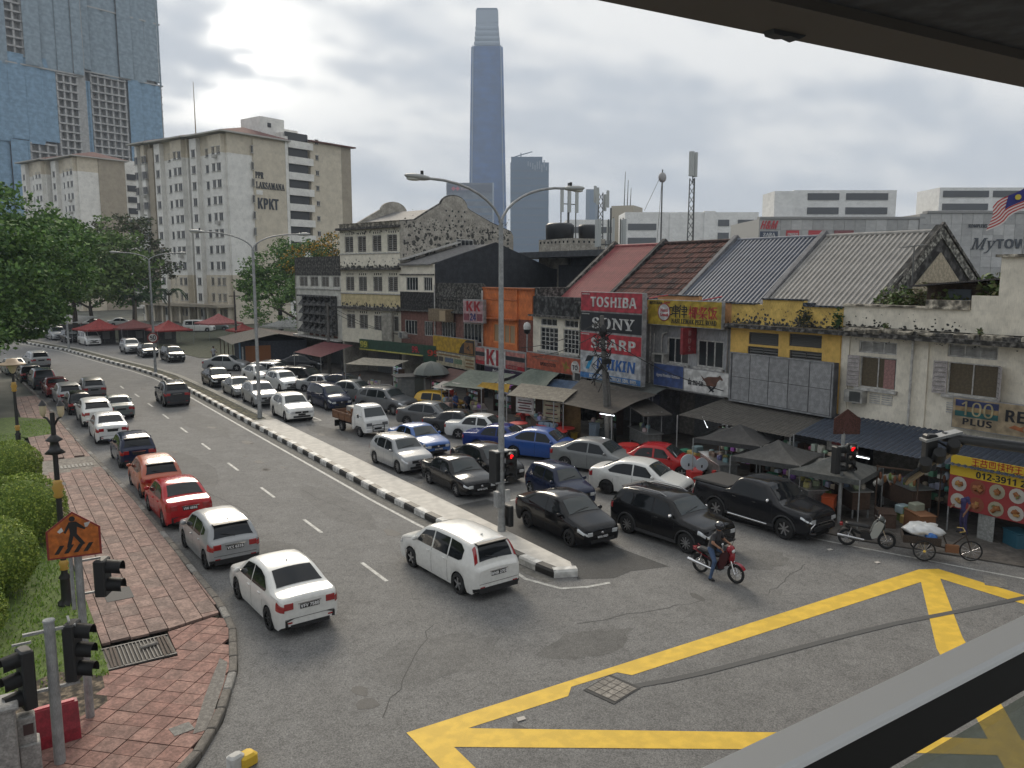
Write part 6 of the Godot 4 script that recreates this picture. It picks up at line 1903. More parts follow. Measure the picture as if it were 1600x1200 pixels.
	put(N().span(V(47,0,.4),V(110,26.2,-30)), "wall",mt("mall_grey",Color(.34,.335,.32),.85),m)
	var pm := []
	for k in 4: pm.push_back(mt("mall_panel%d" % k,Color(.48,.475,.46) * (.80 + .10 * k),.85,{"tex": "soft", "size": 9.0}))
	rng.seed = 90
	var shared := N().box(V(0,0,0),V(2.92,2.9,.16)).mesh()
	for i in 34:
		for j in 6:
			var o := put(shared, "panel",pm[rng.randi() % 4],m)
			o.position = V(1.6 + i * 3.0,23.0 - j * 3.0 if i < 15 else 24.6 - j * 3.0,.1 if i < 15 else .5)
	put(N().span(V(0,24.6,.6),V(46.6,25.2,-2)).span(V(47,26.2,1.0),V(110,26.8,-2)), "parapet",mt("mall_cap",Color(.26,.255,.245),.85),m)
	put(N().span(V(5,24.6,-3),V(11,32.6,-14)), "roof_box",wp,m)
	put(N().span(V(11,24.6,-4.5),V(40.5,33.0,-16)), "roof_box",wp,m)
	for j in 2:
		put(N().box(V(19.5,27.2 + j * 4.0,-4.4),V(9.0,1.9,.3)), "window_slot",slot,m)
		put(N().box(V(32,27.2 + j * 4.0,-4.4),V(12.0,1.9,.3)), "window_slot",slot,m)
	put(N().span(V(52,26,-3),V(90,33.6,-16)), "roof_box",wp,m)
	for j in 2:
		put(N().box(V(59.5,28.2 + j * 3.6,-2.9),V(13.0,1.8,.3)), "window_slot",slot,m)
	put(N().box(V(71,31.8,-2.9),V(7.5,1.8,.3)), "window_slot",slot,m)
	var ink := mt("mall_ink",Color(.03,.034,.038),.6)
	text("My",3.2,ink,m,V(63.5,17.6,.8),Basis.IDENTITY,{"depth": .3, "width": 6.5, "font": "Droid Serif", "bold": false, "skew": .3})
	text("TOWN",2.6,ink,m,V(73.0,17.6,.8),Basis.IDENTITY,{"depth": .3, "width": 11.5})
	text("KOMPLEKS",.9,ink,m,V(61.5,22.6,.8),Basis.IDENTITY,{"depth": .2, "width": 5.2})
	var red := mt("mall_red",Color(.42,.03,.035),.6)
	var whi := mt("mall_whi",Color(.55,.55,.55),.6)
	text("H&M",2.3,red,m,V(2.8,22.9,.3),Basis.IDENTITY,{"depth": .3, "width": 4.4, "skew": .3})
	put(N().box(V(2.8,20.2,.3),V(5.0,1.9,.3)), "sign_panel",mt("mall_navy",Color(.03,.04,.07),.6),m)
	text("ZARA",1.0,whi,m,V(2.8,20.2,.5),Basis.IDENTITY,{"depth": .2, "width": 3.4, "font": "Droid Serif"})
	put(N().box(V(9.5,20.3,.3),V(3.6,2.2,.3)).box(V(16.5,20.3,.3),V(5.0,2.2,.3)), "sign_panel",red,m)
	put(N().box(V(24.0,20.3,.3),V(5.5,2.2,.3)), "sign_panel",mt("mall_maroon",Color(.2,.05,.05),.6),m)
	text("UNIQLO",.7,whi,m,V(9.5,20.3,.5),Basis.IDENTITY,{"depth": .2, "width": 2.9})
	var st := mt("mast_steel",Color(.09,.095,.095),.6)
	lattice("lattice_mast", "tall lattice phone mast with two white antenna drums above the blue roof",V(66.6,0,-64.8),19.6,.55,true,st)
	lattice("lattice_mast", "short lattice phone mast with antenna cluster behind the red ribbed roof",V(58.0,8,-70.0),10.0,.5,false,st)
	var gm := thing("guyed_pole", "thin rooftop pole with small dish and guy wires above the party wall", "mast",V(45.0,8,-47.0))
	put(N().tube(V(0,0,0),V(0,9.2,0),.07,.05,6), "pole",st,gm)
	put(N().ball(V(0,8.6,0),V(.4,.4,.2),10,6), "dish",mt("dish_grey",Color(.3,.3,.3),.5),gm)
	put(N().tube(V(0,9.0,0),V(-2.5,1.0,2),.018,.018,4).tube(V(0,9.0,0),V(-1.8,6.0,0),.02,.02,4), "guy_wire",st,gm)
	var an := thing("antenna_cluster", "cluster of white phone antenna panels on a stained roof beside the black tanks", "antenna",V(47.5,10.2,-56.0))
	for k in 6:
		var a := TAU * k / 6.0
		put(N().box(V(cos(a) * 1.3,2.6,sin(a) * 1.3),V(.28,2.4,.2),Basis(Vector3.UP,-a)), "antenna_panel",mt("ant_white",Color(.40,.42,.41),.6),an)
		put(N().tube(V(cos(a) * 1.15,0,sin(a) * 1.15),V(cos(a) * 1.15,3.9,sin(a) * 1.15),.05,.05,5).tube(V(0,1.6,0),V(cos(a) * 1.15,1.6,sin(a) * 1.15),.04,.04,4), "pole",st,an)
	put(N().tube(V(0,0,0),V(0,4.8,0),.1,.08,6), "pole",st,an)
	var an2 := thing("roof_antenna", "dark rooftop antenna rack behind the lamp post", "antenna",V(48.5,12.4,-63.5))
	put(N().tube(V(0,0,0),V(0,5.5,0),.12,.1,6).tube(V(-.9,0,0),V(-.9,4.5,0),.06,.06,5).tube(V(.9,0,0),V(.9,4.5,0),.06,.06,5).tube(V(-.9,3.5,0),V(.9,3.5,0),.05,.05,5), "frame",st,an2)
	for k in 3: put(N().box(V(-.9 + .9 * k,3.8,.15),V(.3,2.2,.18)), "antenna_panel",mt("ant_white",Color(.40,.42,.41),.6),an2)
	for q in [[43.3,7.4,-47.5, "thin television aerial on the roof behind the orange front"],[33.3,7.8,-19.5, "thin television aerial above the grey ribbed roof edge"]]:
		var tv := thing("tv_aerial",q[3], "aerial",V(q[0],q[1],q[2]))
		put(N().tube(V(0,0,0),V(0,2.6,0),.03,.03,5), "pole",st,tv)
		put(N().tube(V(-.8,2.5,0),V(.8,2.65,0),.02,.02,4).tube(V(-.5,2.52,-.4),V(-.5,2.52,.4),.012,.012,4).tube(V(0,2.58,-.35),V(0,2.58,.35),.012,.012,4).tube(V(.5,2.62,-.3),V(.5,2.62,.3),.012,.012,4), "boom",st,tv)
	var rt := thing("rooftop_hut", "beige rooftop machine hut with whip aerials behind the white blocks", "building",V(247,0,-280),33)
	put(N().box(V(0,18,0),V(16,42,10)), "wall",mt("hut_beige",Color(.33,.30,.24),.9),rt)
	for k in 3: put(N().tube(V(-5 + 5 * k,39,0),V(-4 + 5 * k,54 - 3 * k,0),.25,.12,4), "aerial",st,rt)
func lattice(called: String,label: String,at: Vector3,h: float,w: float,tall: bool,st: Material) -> void:
	var o := thing(called,label, "mast",at,20)
	var lg := N()
	for k in 3:
		var a := TAU * k / 3.0
		put(N().tube(V(cos(a) * w,0,sin(a) * w),V(cos(a) * w * .6,h,sin(a) * w * .6),.085,.06,5), "leg",st,o)
	var n := int(h / .9)
	for i in n:
		for k in 3:
			var f0 := lerpf(w,w * .6,float(i) / n)
			var f1 := lerpf(w,w * .6,float(i + 1) / n)
			var a := TAU * k / 3.0
			var b := TAU * (k + 1) / 3.0
			lg.tube(V(cos(a) * f0,h * i / n,sin(a) * f0),V(cos(b) * f1,h * (i + 1) / n,sin(b) * f1),.04,.04,4,false)
	put(lg, "bracing",st,o)
	var wp := mt("ant_white",Color(.40,.42,.41),.6)
	if tall:
		for e in [-.45,.45]:
			put(N().tube(V(e,h + .2,0),V(e,h + 2.8,0),.3,.3,10), "antenna_drum",wp,o)
		put(N().tube(V(0,h - .5,0),V(0,h + 2.6,0),.07,.07,6), "pole",st,o)
	else:
		for k in 4: put(N().box(V(cos(k * 1.57) * .8,h - 1.0 + .3 * k,sin(k * 1.57) * .8),V(.3,1.8,.2)), "antenna_panel",wp,o)
func leaf_mat() -> StandardMaterial3D:
	return mt("leaf",Color(1,1,1),.75,{"vc": true, "back": Color(.25,.32,.08)})
func leaves(m: MB,c: Vector3,r: Vector3,n: int,size: float,cols: Array,shell := .55) -> void:
	for i in n:
		var d := V(rng.randfn(),rng.randfn(),rng.randfn()).normalized()
		var q := c + d * r * lerpf(shell,1.0,rng.randf())
		var u := V(rng.randfn(),rng.randfn() * .6,rng.randfn()).normalized()
		var w := u.cross(V(rng.randfn(),rng.randfn(),rng.randfn())).normalized()
		var s := size * rng.randf_range(.6,1.3)
		m.tri(q - u * s * .5,q + w * s * .28,q + u * s * .5)
		m.tri(q - u * s * .5,q + u * s * .5,q - w * s * .28)
		var a: Color = cols[rng.randi() % cols.size()]
		m.tint(a * rng.randf_range(.75,1.2))
var greens := [Color(.075,.15,.035),Color(.11,.20,.042),Color(.065,.125,.038),Color(.14,.23,.055)]
func tree(label: String,at: Vector3,trunk_h: float,lobes: Array,clumps: int,per: int,size: float,cols: Array,group := "street trees",bark := Color(.10,.08,.06)) -> void:
	var t := thing("tree",label, "tree",at,0,group)
	var bm := mt("bark%.3f" % bark.r,bark,.95,{"tex": "grime", "size": 2.0})
	put(N().pipe([V(0,-.1,0),V(.15,trunk_h * .5,.1),V(0,trunk_h,0)],[.42,.32,.26],8), "trunk",bm,t)
	var cm := N()
	for l in lobes:
		var c: Vector3 = l[0]
		var r: Vector3 = l[1]
		put(N().pipe([V(0,trunk_h * .9,0),V(0,trunk_h,0).lerp(c,.5) + V(rng.randf_range(-.5,.5),.3,0),c],[.2,.12,.04],6), "limb",bm,t)
		for k in clumps:
			var d := V(rng.randfn(),rng.randfn() * .9 + .15,rng.randfn()).normalized()
			var p := c + d * r * rng.randf_range(.55,.98)
			var s := rng.randf_range(.16,.32) * (r.x + r.y) * .5
			leaves(cm,p,V(s * 1.3,s * .8,s * 1.3),per,size,cols,.2)
	put(cm, "crown",leaf_mat(),t)
func bush(label: String,at: Vector3,r: float) -> void:
	var t := thing("clipped_bush",label, "bush",at,0, "clipped round bushes on the lawn")
	put(N().tube(V(0,0,0),V(0,r,0),.06,.04,6), "stem",mt("bark0.100",Color(.1,.08,.06),.95),t)
	put(N().ball(V(0,r * .82,0),V(r * .86,r * .8,r * .86),14,9), "inner_twigs",mt("twigs",Color(.12,.18,.03),.95),t)
	var m := N()
	var ns := noise(int(r * 100),.9,3)
	for i in int(7000 * r * r):
		var d := V(rng.randfn(),rng.randfn(),rng.randfn()).normalized()
		if d.y < -.75: continue
		var k := 1.0 + .09 * ns.get_noise_3dv(d * 2.2 * r) + rng.randf_range(-.04,.03)
		var q := V(0,r * .84,0) + d * V(r,r * .92,r) * k
		var u := (V(rng.randfn(),rng.randfn(),rng.randfn()) + d * .8).normalized()
		var w := u.cross(d + V(rng.randfn(),rng.randfn(),rng.randfn()) * .4).normalized()
		var s := rng.randf_range(.05,.11)
		m.tri(q - u * s * .5,q + w * s * .3,q + u * s * .5)
		m.tri(q - u * s * .5,q + u * s * .5,q - w * s * .3)
		var g := rng.randf()
		m.tint(Color(.13,.20,.03).lerp(Color(.33,.38,.06),g * g))
	put(m, "foliage",leaf_mat(),t)
func palm(label: String,at: Vector3,h: float) -> void:
	var t := thing("palm_tree",label, "palm",at,0, "palms before the flats")
	put(N().tube(V(0,0,0),V(.2,h,0),.2,.13,7), "trunk",mt("palm_bark",Color(.15,.13,.10),.95),t)
	for k in 11:
		var a := TAU * k / 11.0 + rng.randf() * .3
		var dir := V(cos(a),0,sin(a))
		var m := N()
		var pts := []
		for i in 7:
			var f := i / 6.0
			pts.push_back(V(.2,h,0) + dir * f * 2.6 + V(0,1.2 * sin(f * 2.6) - f * f * 1.3,0))
		for i in 6:
			for e in 4:
				var p: Vector3 = pts[i].lerp(pts[i + 1],e / 4.0)
				for sd in [-1.0,1.0]:
					var s: Vector3 = dir.cross(Vector3.UP) * sd
					m.tri(p,p + dir * .16,p + s * .62 * (1.05 - i / 7.0) + dir * .3 - V(0,.32,0))
		m.tint(Color(.035,.065,.02))
		put(m, "frond",leaf_mat(),t)
func make_trees() -> void:
	rng.seed = 101
	tree("huge spreading green tree overhanging the left kerb",V(-4.5,0,-72),6.0,[[V(4.6,12.0,0),V(5.0,4.0,6)],[V(7.5,11.0,-4),V(4.6,4.0,6)],[V(9.5,9.0,-10),V(4.0,3.8,6)],[V(5.5,9.0,3),V(4.5,4.4,5)],[V(7.8,6.2,-5),V(3.2,2.8,5)],[V(3,6.5,6),V(4.5,3.6,5)],[V(11,11.0,-14),V(4,3.6,5)]],64,100,.38,greens)
	tree("green tree nearest the left edge behind the lamp",V(-8,0,-56),5.0,[[V(5.8,9.0,0),V(3.4,3.4,5)],[V(6.5,5.6,-3),V(2.8,2.8,4)]],50,80,.32,greens)
	tree("broad tree with yellow green crown over the far red canopies",V(11.5,0,-132),6.5,[[V(1,13,0),V(6.5,5,6)],[V(6,11,2),V(5.5,4.6,5)],[V(-3,10.5,3),V(5,4,5)],[V(2,7.5,4),V(6,3,5)]],50,56,.62,[Color(.12,.19,.045),Color(.09,.15,.04),Color(.15,.21,.065)])
	tree("thin brownish tree before the second block of flats",V(21.5,0,-146),7.0,[[V(-1,15.0,0),V(5.5,4.5,5)],[V(3.0,11,0),V(4.5,3.8,4)],[V(-4,10.5,2),V(4.5,3.6,4)]],44,44,.58,[Color(.10,.11,.06),Color(.125,.11,.075),Color(.065,.095,.035)])
	tree("dark shade tree under the broad tree by the car park",V(15.5,0,-150),4.0,[[V(0,7,0),V(6,3.4,5)],[V(7,6.5,-3),V(5,3,5)],[V(-6,6.5,0),V(5,3,5)]],46,46,.6,greens)
	tree("dark green tree standing before the lettered flats",V(34.5,0,-110),5.0,[[V(-.5,9.3,0),V(4.6,3.6,4)],[V(4.0,11.2,-2),V(4.4,3.2,4)],[V(-3.4,7.8,2),V(2.6,2.4,2.5)],[V(3.5,7.2,1),V(4,2.8,3)]],56,60,.4,greens, "street trees",Color(.05,.045,.04))
	tree("tree with golden yellow blossom behind the far end of the row",V(38.5,0,-103),6.0,[[V(-2,11.0,2),V(4.2,2.8,4)],[V(2.0,12.6,0),V(3.8,2.4,4)]],38,36,.34,[Color(.05,.085,.025),Color(.42,.24,.02),Color(.06,.10,.03),Color(.38,.2,.02),Color(.045,.08,.02)])
	tree("dark tree filling the gap beside the grid screen shophouse",V(33.5,0,-97),3.5,[[V(0,6.0,0),V(4.5,3.0,3)],[V(-4,5.5,-3),V(3.0,2.6,3)]],34,40,.34,greens)
	palm("feathery palm left of the speed sign post",V(19.0,0,-128),5.6)
	palm("feathery palm right of the speed sign post",V(24.3,0,-132),6.2)
	palm("short palm before the second block of flats",V(22.3,0,-136),5.2)
	bush("clipped round bush farthest along the lawn edge",V(.7,.1,-40.0),1.15)
	bush("largest clipped round bush beside the black lamp post",V(.75,.1,-31.2),1.35)
	bush("clipped round bush behind the largest one at the left edge",V(-.9,.1,-34.2),1.1)
	bush("clipped round bush left of the orange crossing sign",V(-.35,.1,-26.6),1.3)
	bush("low loose bush at the left edge below the round ones",V(-.9,.1,-23.2),.95)
	var fm := func(label: String,at: Vector3,n: int,r: Vector3,size: float,cols: Array) -> void:
		var t := thing("roof_plant",label, "plant",at,0, "plants growing on the old building")
		put(N().tube(V(0,0,0),V(0,r.y * .8,0),.03,.02,5), "stem",mt("bark0.100",Color(.1,.08,.06),.95),t)
		var m := N()
		leaves(m,V(0,r.y,0),r,n,size,cols,.2)
		put(m, "foliage",leaf_mat(),t)
	var pg := [Color(.06,.10,.025),Color(.09,.13,.035),Color(.10,.10,.045)]
	fm.call("leafy shrub growing behind the cream parapet below the gable",V(32.6,7.05,-19.7),620,V(.8,.85,1.0),.24,pg)
	fm.call("dry grassy shrub on the roof left of the blue door",V(33.3,7.05,-18.9),620,V(.9,.9,.9),.22,[Color(.09,.10,.04),Color(.12,.10,.06)])
	fm.call("green shrub before the roof shed door",V(32.4,7.05,-17.3),560,V(.7,.8,1.0),.22,pg)
	fm.call("reddish shrub before the roof shed wall",V(32.3,7.05,-16.2),300,V(.5,.55,.7),.2,[Color(.12,.07,.04),Color(.08,.10,.03)])
	fm.call("small tree with drooping leaves beside the raised corner wall",V(31.9,7.9,-15.3),260,V(.75,.75,.8),.32,pg)
	fm.call("broad leaved sapling on top of the corner wall step",V(31.6,8.6,-14.5),110,V(.45,.5,.5),.3,pg)
	fm.call("ivy clump on the yellow parapet",V(30.75,6.8,-22.9),170,V(.18,.5,.42),.16,[Color(.04,.055,.03),Color(.06,.06,.04)])
	fm.call("weeds in the corner between yellow and cream parapets",V(30.75,6.7,-21.2),150,V(.18,.55,.28),.15,[Color(.03,.07,.02),Color(.05,.09,.025)])
	fm.call("small sprout on the flaking cream ledge",V(30.6,6.9,-18.9),40,V(.12,.22,.15),.14,pg)
	fm.call("tiny sprout on the ledge by the raised corner",V(30.6,6.9,-15.2),40,V(.12,.2,.15),.14,pg)
func steel() -> StandardMaterial3D: return mt("galvanised",Color(.36,.37,.37),.55,{"tex": "streak", "size": 2.0, "metal": .2})
func lamp_post(label: String,at: Vector3,h: float,span: float,rise: float,heads := 2) -> Node3D:
	var t := thing("street_lamp",label, "street lamp",at,0, "double armed street lamps on the median")
	put(N().tube(V(0,0,0),V(0,h,0),.125,.08,10).tube(V(0,0,0),V(0,.5,0),.15,.14,10), "pole",steel(),t)
	for s in ([-1.0,1.0] if heads == 2 else [-1.0]):
		var pts := []
		for i in 9:
			var f := i / 8.0
			pts.push_back(V(s * span * pow(f,1.7),h + rise * sin(f * PI * .5),0))
		put(N().pipe(pts,.045,7), "arm",steel(),t)
		var hd := N()
		hd.ball(V(s * (span + .35),h + rise + .02,0),V(.48,.1,.17),14,6,Basis(Vector3.BACK,.06 * s))
		put(hd, "lamp_head",mt("lamp_head",Color(.30,.31,.30),.5),t)
		put(N().ball(V(s * (span + .5),h + rise - .05,0),V(.26,.06,.12),10,5), "lens",mt("lamp_lens",Color(.45,.46,.42),.2),t)
		put(N().tube(V(s * (span + .2),h + rise + .08,0),V(s * (span + .2),h + rise + .22,0),.05,.05,6), "photocell",mt("trim_black",Color(.012,.012,.013),.5),t)
	return t
func signal_head(par: Node,called: String,at: Vector3,turn: float,lit: int,n := 3,sz := 1.0) -> Node3D:
	var t := sub(called,par,at)
	t.rotation_degrees.y = turn
	var bk := mt("signal_black",Color(.014,.015,.016),.55)
	put(N().cbox(V(0,.17 * n * sz,0),V(.34,.34 * n,.2) * sz,.03), "housing",bk,t)
	for i in n:
		var y := (.17 + .34 * i) * sz
		var hood := N()
		var r0 := []
		var r1 := []
		for k in 11:
			var a := PI * (-.15 + 1.3 * k / 10.0)
			r0.push_back(V(cos(a) * .145,sin(a) * .145,.1) * sz + V(0,y,0))
			r1.push_back(V(cos(a) * .14,sin(a) * .14 + .0,.36) * sz + V(0,y - .03,0))
		hood.grid([r0,r1])
		hood.grid([r1,r0])
		put(hood, "visor",bk,t)
		var on := lit == 0 and i == n - 1
		if on:
			var am := N().prism(V(0,y,.118 * sz),Vector3.RIGHT,Vector3.UP,P2([-.02,-.09,-.02,.02,.0,.05,.04,.06,.04,.1,.11,.03,.04,-.04,.04,.0,.03,-.09]),.01)
			put(N().ball(V(0,y,.1 * sz),V(.12,.12,.02),14,5), "lens",mt("lens_dim",Color(.1,.01,.01),.3),t)
			put(am, "red_arrow",mt("lens_red",Color(.6,.02,.03),.3,{"emit": Color(1,.03,.06), "energy": 1.0}),t)
		else:
			put(N().ball(V(0,y,.1 * sz),V(.12,.12,.02),14,5), "lens",mt("lens_off",Color(.02,.018,.018),.3),t)
	return t
func pentagon(s: float) -> PackedVector2Array: return P2([-s,0,s,0,s,s * 1.2,0,s * 1.95,-s,s * 1.2])
func crossing_sign(par: Node,at: Vector3,turn: float,s: float,front: bool) -> void:
	var t := sub("crossing_sign",par,at)
	t.rotation_degrees.y = turn
	var red := mt("sign_red",Color(.20,.025,.02),.5)
	var ora := mt("sign_orange",Color(.58,.16,.025),.45,{"tex": "blot", "size": 1.0})
	var rust := mt("sign_back",Color(.14,.05,.035),.8,{"tex": "rust", "size": 1.2})
	put(N().prism(V(0,0,0),Vector3.RIGHT,Vector3.UP,pentagon(s),.02), "border",red if front else rust,t)
	var ins := PackedVector2Array()
	for q in pentagon(s * .92): ins.push_back(q + Vector2(0,s * .07))
	put(N().prism(V(0,0,.021),Vector3.RIGHT,Vector3.UP,ins,.005), "face",ora if front else rust,t)
	var bk := mt("sign_black",Color(.012,.011,.01),.5) if front else mt("sign_ghost",Color(.08,.03,.025),.8)
	var k := s / .48
	for i in 4:
		var x := (-.3 + i * .17) * k
		put(N().prism(V(0,0,.027),Vector3.RIGHT,Vector3.UP,P2([x - .06 * k,.1 * k,x + .02 * k,.1 * k,x + .13 * k,.27 * k,x + .05 * k,.27 * k]),.004), "stripe",bk,t)
	var z := .029
	put(N().tube(V(-.01 * k,.79 * k,z),V(-.01 * k,.79 * k,z + .004),.055 * k,.055 * k,12).prism(V(0,0,z),Vector3.RIGHT,Vector3.UP,P2([-.07 * k,.73 * k,.06 * k,.73 * k,.22 * k,.58 * k,.2 * k,.55 * k,.07 * k,.62 * k,.06 * k,.48 * k,.2 * k,.26 * k,.13 * k,.24 * k,.0,.44 * k,-.06 * k,.22 * k,-.13 * k,.22 * k,-.06 * k,.5 * k,-.07 * k,.62 * k,-.14 * k,.5 * k,-.17 * k,.53 * k]),.004), "walking_figure",bk,t)
	if front:
		put(N().prism(V(0,0,z),Vector3.RIGHT,Vector3.UP,P2([.2,.68,.31,.7,.29,.66,.25,.6,.21,.6]),.004).prism(V(0,0,z),Vector3.RIGHT,Vector3.UP,P2([-.28,.56,-.2,.64,-.17,.56,-.24,.52]),.004), "torn_sticker",mt("print_white",Color(.6,.6,.58),.6),t)
func make_furniture() -> void:
	var l1 := lamp_post("nearest double armed street lamp, carrying the red traffic signals",V(14.95,.15,-23.31),10.7,2.75,1.35)
	l1.rotation_degrees.y = 0
	lamp_post("second double armed street lamp beside the grassed median start",V(14.5,.1,-51.1),10.6,2.9,1.0)
	var l3 := lamp_post("third double armed street lamp with round speed sign",V(13.3,.1,-79.9),10.3,2.4,.7)
	lamp_post("fourth street lamp near the far bend",V(8.9,.1,-111.1),9.5,2.2,.6)
	var sg := mt("galvanised",Color(.36,.37,.37),.55)
	put(N().tube(V(0,3.3,.12),V(0,3.3,.15),.48,.48,22), "sign_ring",mt("sign_red",Color(.20,.025,.02),.5),l3)
	put(N().tube(V(0,3.3,.15),V(0,3.3,.16),.36,.36,22), "sign_face",mt("print_white",Color(.6,.6,.58),.6),l3)
	text("50",.42,mt("sign_black",Color(.012,.011,.01),.5),l3,V(0,3.3,.17),Basis.IDENTITY,{"width": .5})
	put(N().box(V(0,2.62,.13),V(.6,.25,.04)), "sign_plate",sg,l3)
	for c in l3.get_children():
		if c.name.begins_with("sign") or c.name.begins_with("letter"): c.position += V(-.1,0,.05)
	signal_head(l1, "signal_head",V(.34,1.75,.12),-38,0,3,1.15)
	signal_head(l1, "signal_head",V(-.22,1.75,-.1),100,-1,3,1.15)
	put(N().box(V(0,2.9,0),V(.6,.05,.3)).box(V(0,1.8,0),V(.6,.05,.3)), "bracket",sg,l1)
	put(N().cbox(V(.17,1.3,.12),V(.22,.42,.1),.02), "poster_plate",mt("print_white",Color(.6,.6,.58),.6),l1)
	put(N().cbox(V(-.2,1.2,.05),V(.16,.55,.3),.02), "junction_box",sg,l1)
	put(N().cbox(V(.26,.55,.05),V(.2,.75,.42),.03), "pedestrian_signal",mt("signal_black",Color(.014,.015,.016),.55),l1)
	var r := thing("traffic_light", "right hand traffic light with rusty crossing sign before the food stalls", "traffic light",V(26.1,.05,-17.5))
	put(N().tube(V(0,0,0),V(0,3.5,0),.075,.065,8), "pole",steel(),r)
	crossing_sign(r,V(.05,3.35,.08),-35,.48,false)
	signal_head(r, "signal_head",V(.38,1.95,.1),-40,0,3)
	signal_head(r, "signal_head",V(-.3,1.9,-.05),70,-1,3)
	put(N().box(V(.1,2.9,.04),V(.8,.05,.06)), "bracket",sg,r)
	var p := thing("crossing_sign_post", "orange pentagon pedestrian crossing sign on a grey post with one signal head", "sign",V(1.32,.1,-17.84))
	put(N().tube(V(0,0,0),V(-.01,3.6,0),.085,.075,10), "pole",steel(),p)
	put(N().tube(V(-.14,2.4,.05),V(-.14,3.6,.05),.04,.04,6), "conduit",sg,p)
	crossing_sign(p,V(-.06,3.5,.1),-8,.48,true)
	signal_head(p, "signal_head",V(.42,2.55,-.1),62,-1,2,1.12)
	put(N().box(V(.2,3.35,-.05),V(.4,.04,.05)).box(V(.2,2.65,-.05),V(.4,.04,.05)), "bracket",sg,p)
	var q := thing("traffic_light", "grey post with two black signal heads seen from behind at the red barrier", "traffic light",V(.66,.1,-16.39))
	put(N().tube(V(0,-.05,0),V(0,2.8,0),.1,.09,12).tube(V(0,2.8,0),V(0,2.83,0),.11,.1,12), "pole",steel(),q)
	signal_head(q, "signal_head",V(.36,1.55,-.12),60,-1,3,1.08)
	signal_head(q, "signal_head",V(-.42,1.3,.05),-75,-1,3,1.08)
	put(N().box(V(0,2.62,-.02),V(.85,.05,.06)).box(V(0,1.5,-.02),V(.85,.05,.06)).box(V(-.45,2.5,.05),V(.3,.04,.04)).box(V(.32,2.72,-.1),V(.04,.04,.3)), "bracket",sg,q)
	var cb := thing("control_cabinet", "off white roadside control cabinet at the bottom left corner", "cabinet",V(.0,.1,-16.2))
	var cw := mt("cabinet_white",Color(.38,.37,.35),.6,{"tex": "grime", "size": 1.5})
	put(N().cbox(V(-.28,.75,0),V(.62,1.5,.55),.03), "body",cw,cb)
	put(N().cbox(V(-.28,1.53,0),V(.72,.06,.65),.02), "cap",cw,cb)
	put(N().cbox(V(.2,.35,-.05),V(.34,.7,.4),.02).cbox(V(.17,.95,-.05),V(.3,.5,.3),.02), "meter_box",cw,cb)
	put(N().box(V(.2,.98,.108),V(.16,.2,.02)), "meter_window",mt("meter_dark",Color(.05,.03,.03),.4),cb)
	var rb := thing("water_barrier", "red plastic water filled barrier behind the control cabinet", "barrier",V(.62,.1,-17.25),4)
	put(N().prism(V(.45,0,0),Vector3.BACK,Vector3.UP,P2([-.22,0,.22,0,.2,.25,.09,.75,-.09,.75,-.2,.25]),.9), "shell",mt("barrier_red",Color(.38,.025,.045),.45,{"tex": "grime", "size": 1.5}),rb)
	put(N().box(V(0,.76,0),V(.8,.03,.1)), "rim",mt("barrier_rim",Color(.45,.05,.07),.45),rb)
	var yk := thing("kerb_marker", "chipped white and yellow painted kerb lump at the pavement corner", "kerb marker",V(3.4,.02,-14.55),20)
	put(N().cbox(V(0,.14,0),V(.3,.28,.22),.04), "white_part",mt("kerb_white",Color(.62,.61,.57),.65),yk)
	put(N().cbox(V(.22,.11,.04),V(.34,.22,.3),.05), "yellow_part",mt("road_yellow",Color(.68,.43,.035),.7),yk)
	for a in [[1.46,-24.64,5.4, "ornate black lamp post with twin lanterns by the largest round bush"],[1.27,-48.75,4.1, "ornate black lamp post with flat dish shade farther along the lawn"]]:
		var o := thing("ornate_lamp",a[3], "street lamp",V(a[0],.1,a[1]),0, "ornate lamps along the lawn")
		var bk := mt("lamp_black",Color(.012,.012,.012),.45)
		var gd := mt("lamp_gold",Color(.42,.25,.05),.45)
		var h: float = a[2]
		put(N().lathe(P2([.22,0,.22,.1,.13,.18,.12,.75,.16,.8,.085,.9,.075,2.2,.06,h]),Vector3.ZERO,12), "post",bk,o)
		put(N().lathe(P2([.07,1.0,.12,1.03,.09,1.1,.13,1.2,.08,1.3]),Vector3.ZERO,12), "gold_collar",gd,o)
		put(N().lathe(P2([.07,3.05,.13,3.1,.1,3.2,.15,3.35,.1,3.45,.13,3.5,.07,3.56]),Vector3.ZERO,12), "gold_collar",gd,o)
		if h > 5:
			put(N().lathe(P2([.06,4.25,.26,4.3,.14,4.42,.1,4.6,.22,4.66,.07,4.8]),Vector3.ZERO,12), "scroll",bk,o)
			for s in [-1.0,1.0]:
				put(N().pipe([V(0,5.0,0),V(.12 * s,5.25,.1 * s),V(.2 * s,5.3,.14 * s)],.03,6), "arm",bk,o)
				put(N().lathe(P2([.04,0,.08,.08,.09,.3,.03,.36]),V(.2 * s,5.3,.14 * s),8), "lantern",mt("lantern_cream",Color(.45,.38,.25),.4),o)
				put(N().lathe(P2([.11,.3,.07,.37,.02,.44]),V(.2 * s,5.3,.14 * s),8), "lantern_cap",bk,o)
		else:
			put(N().lathe(P2([.05,h - .1,.13,h,.2,h + .18,.26,h + .3]),Vector3.ZERO,14), "bowl",mt("lantern_cream",Color(.45,.38,.25),.4),o)
			put(N().lathe(P2([.0,h + .3,.62,h + .34,.6,h + .42,.3,h + .5,.24,h + .66,.0,h + .7]),Vector3.ZERO,18), "dish_shade",mt("dish_tan",Color(.36,.27,.18),.6),o)
	var wd := mt("pole_wood",Color(.15,.145,.135),.9,{"tex": "streak", "size": 1.0})
	var wire := mt("wire",Color(.012,.012,.012),.7)
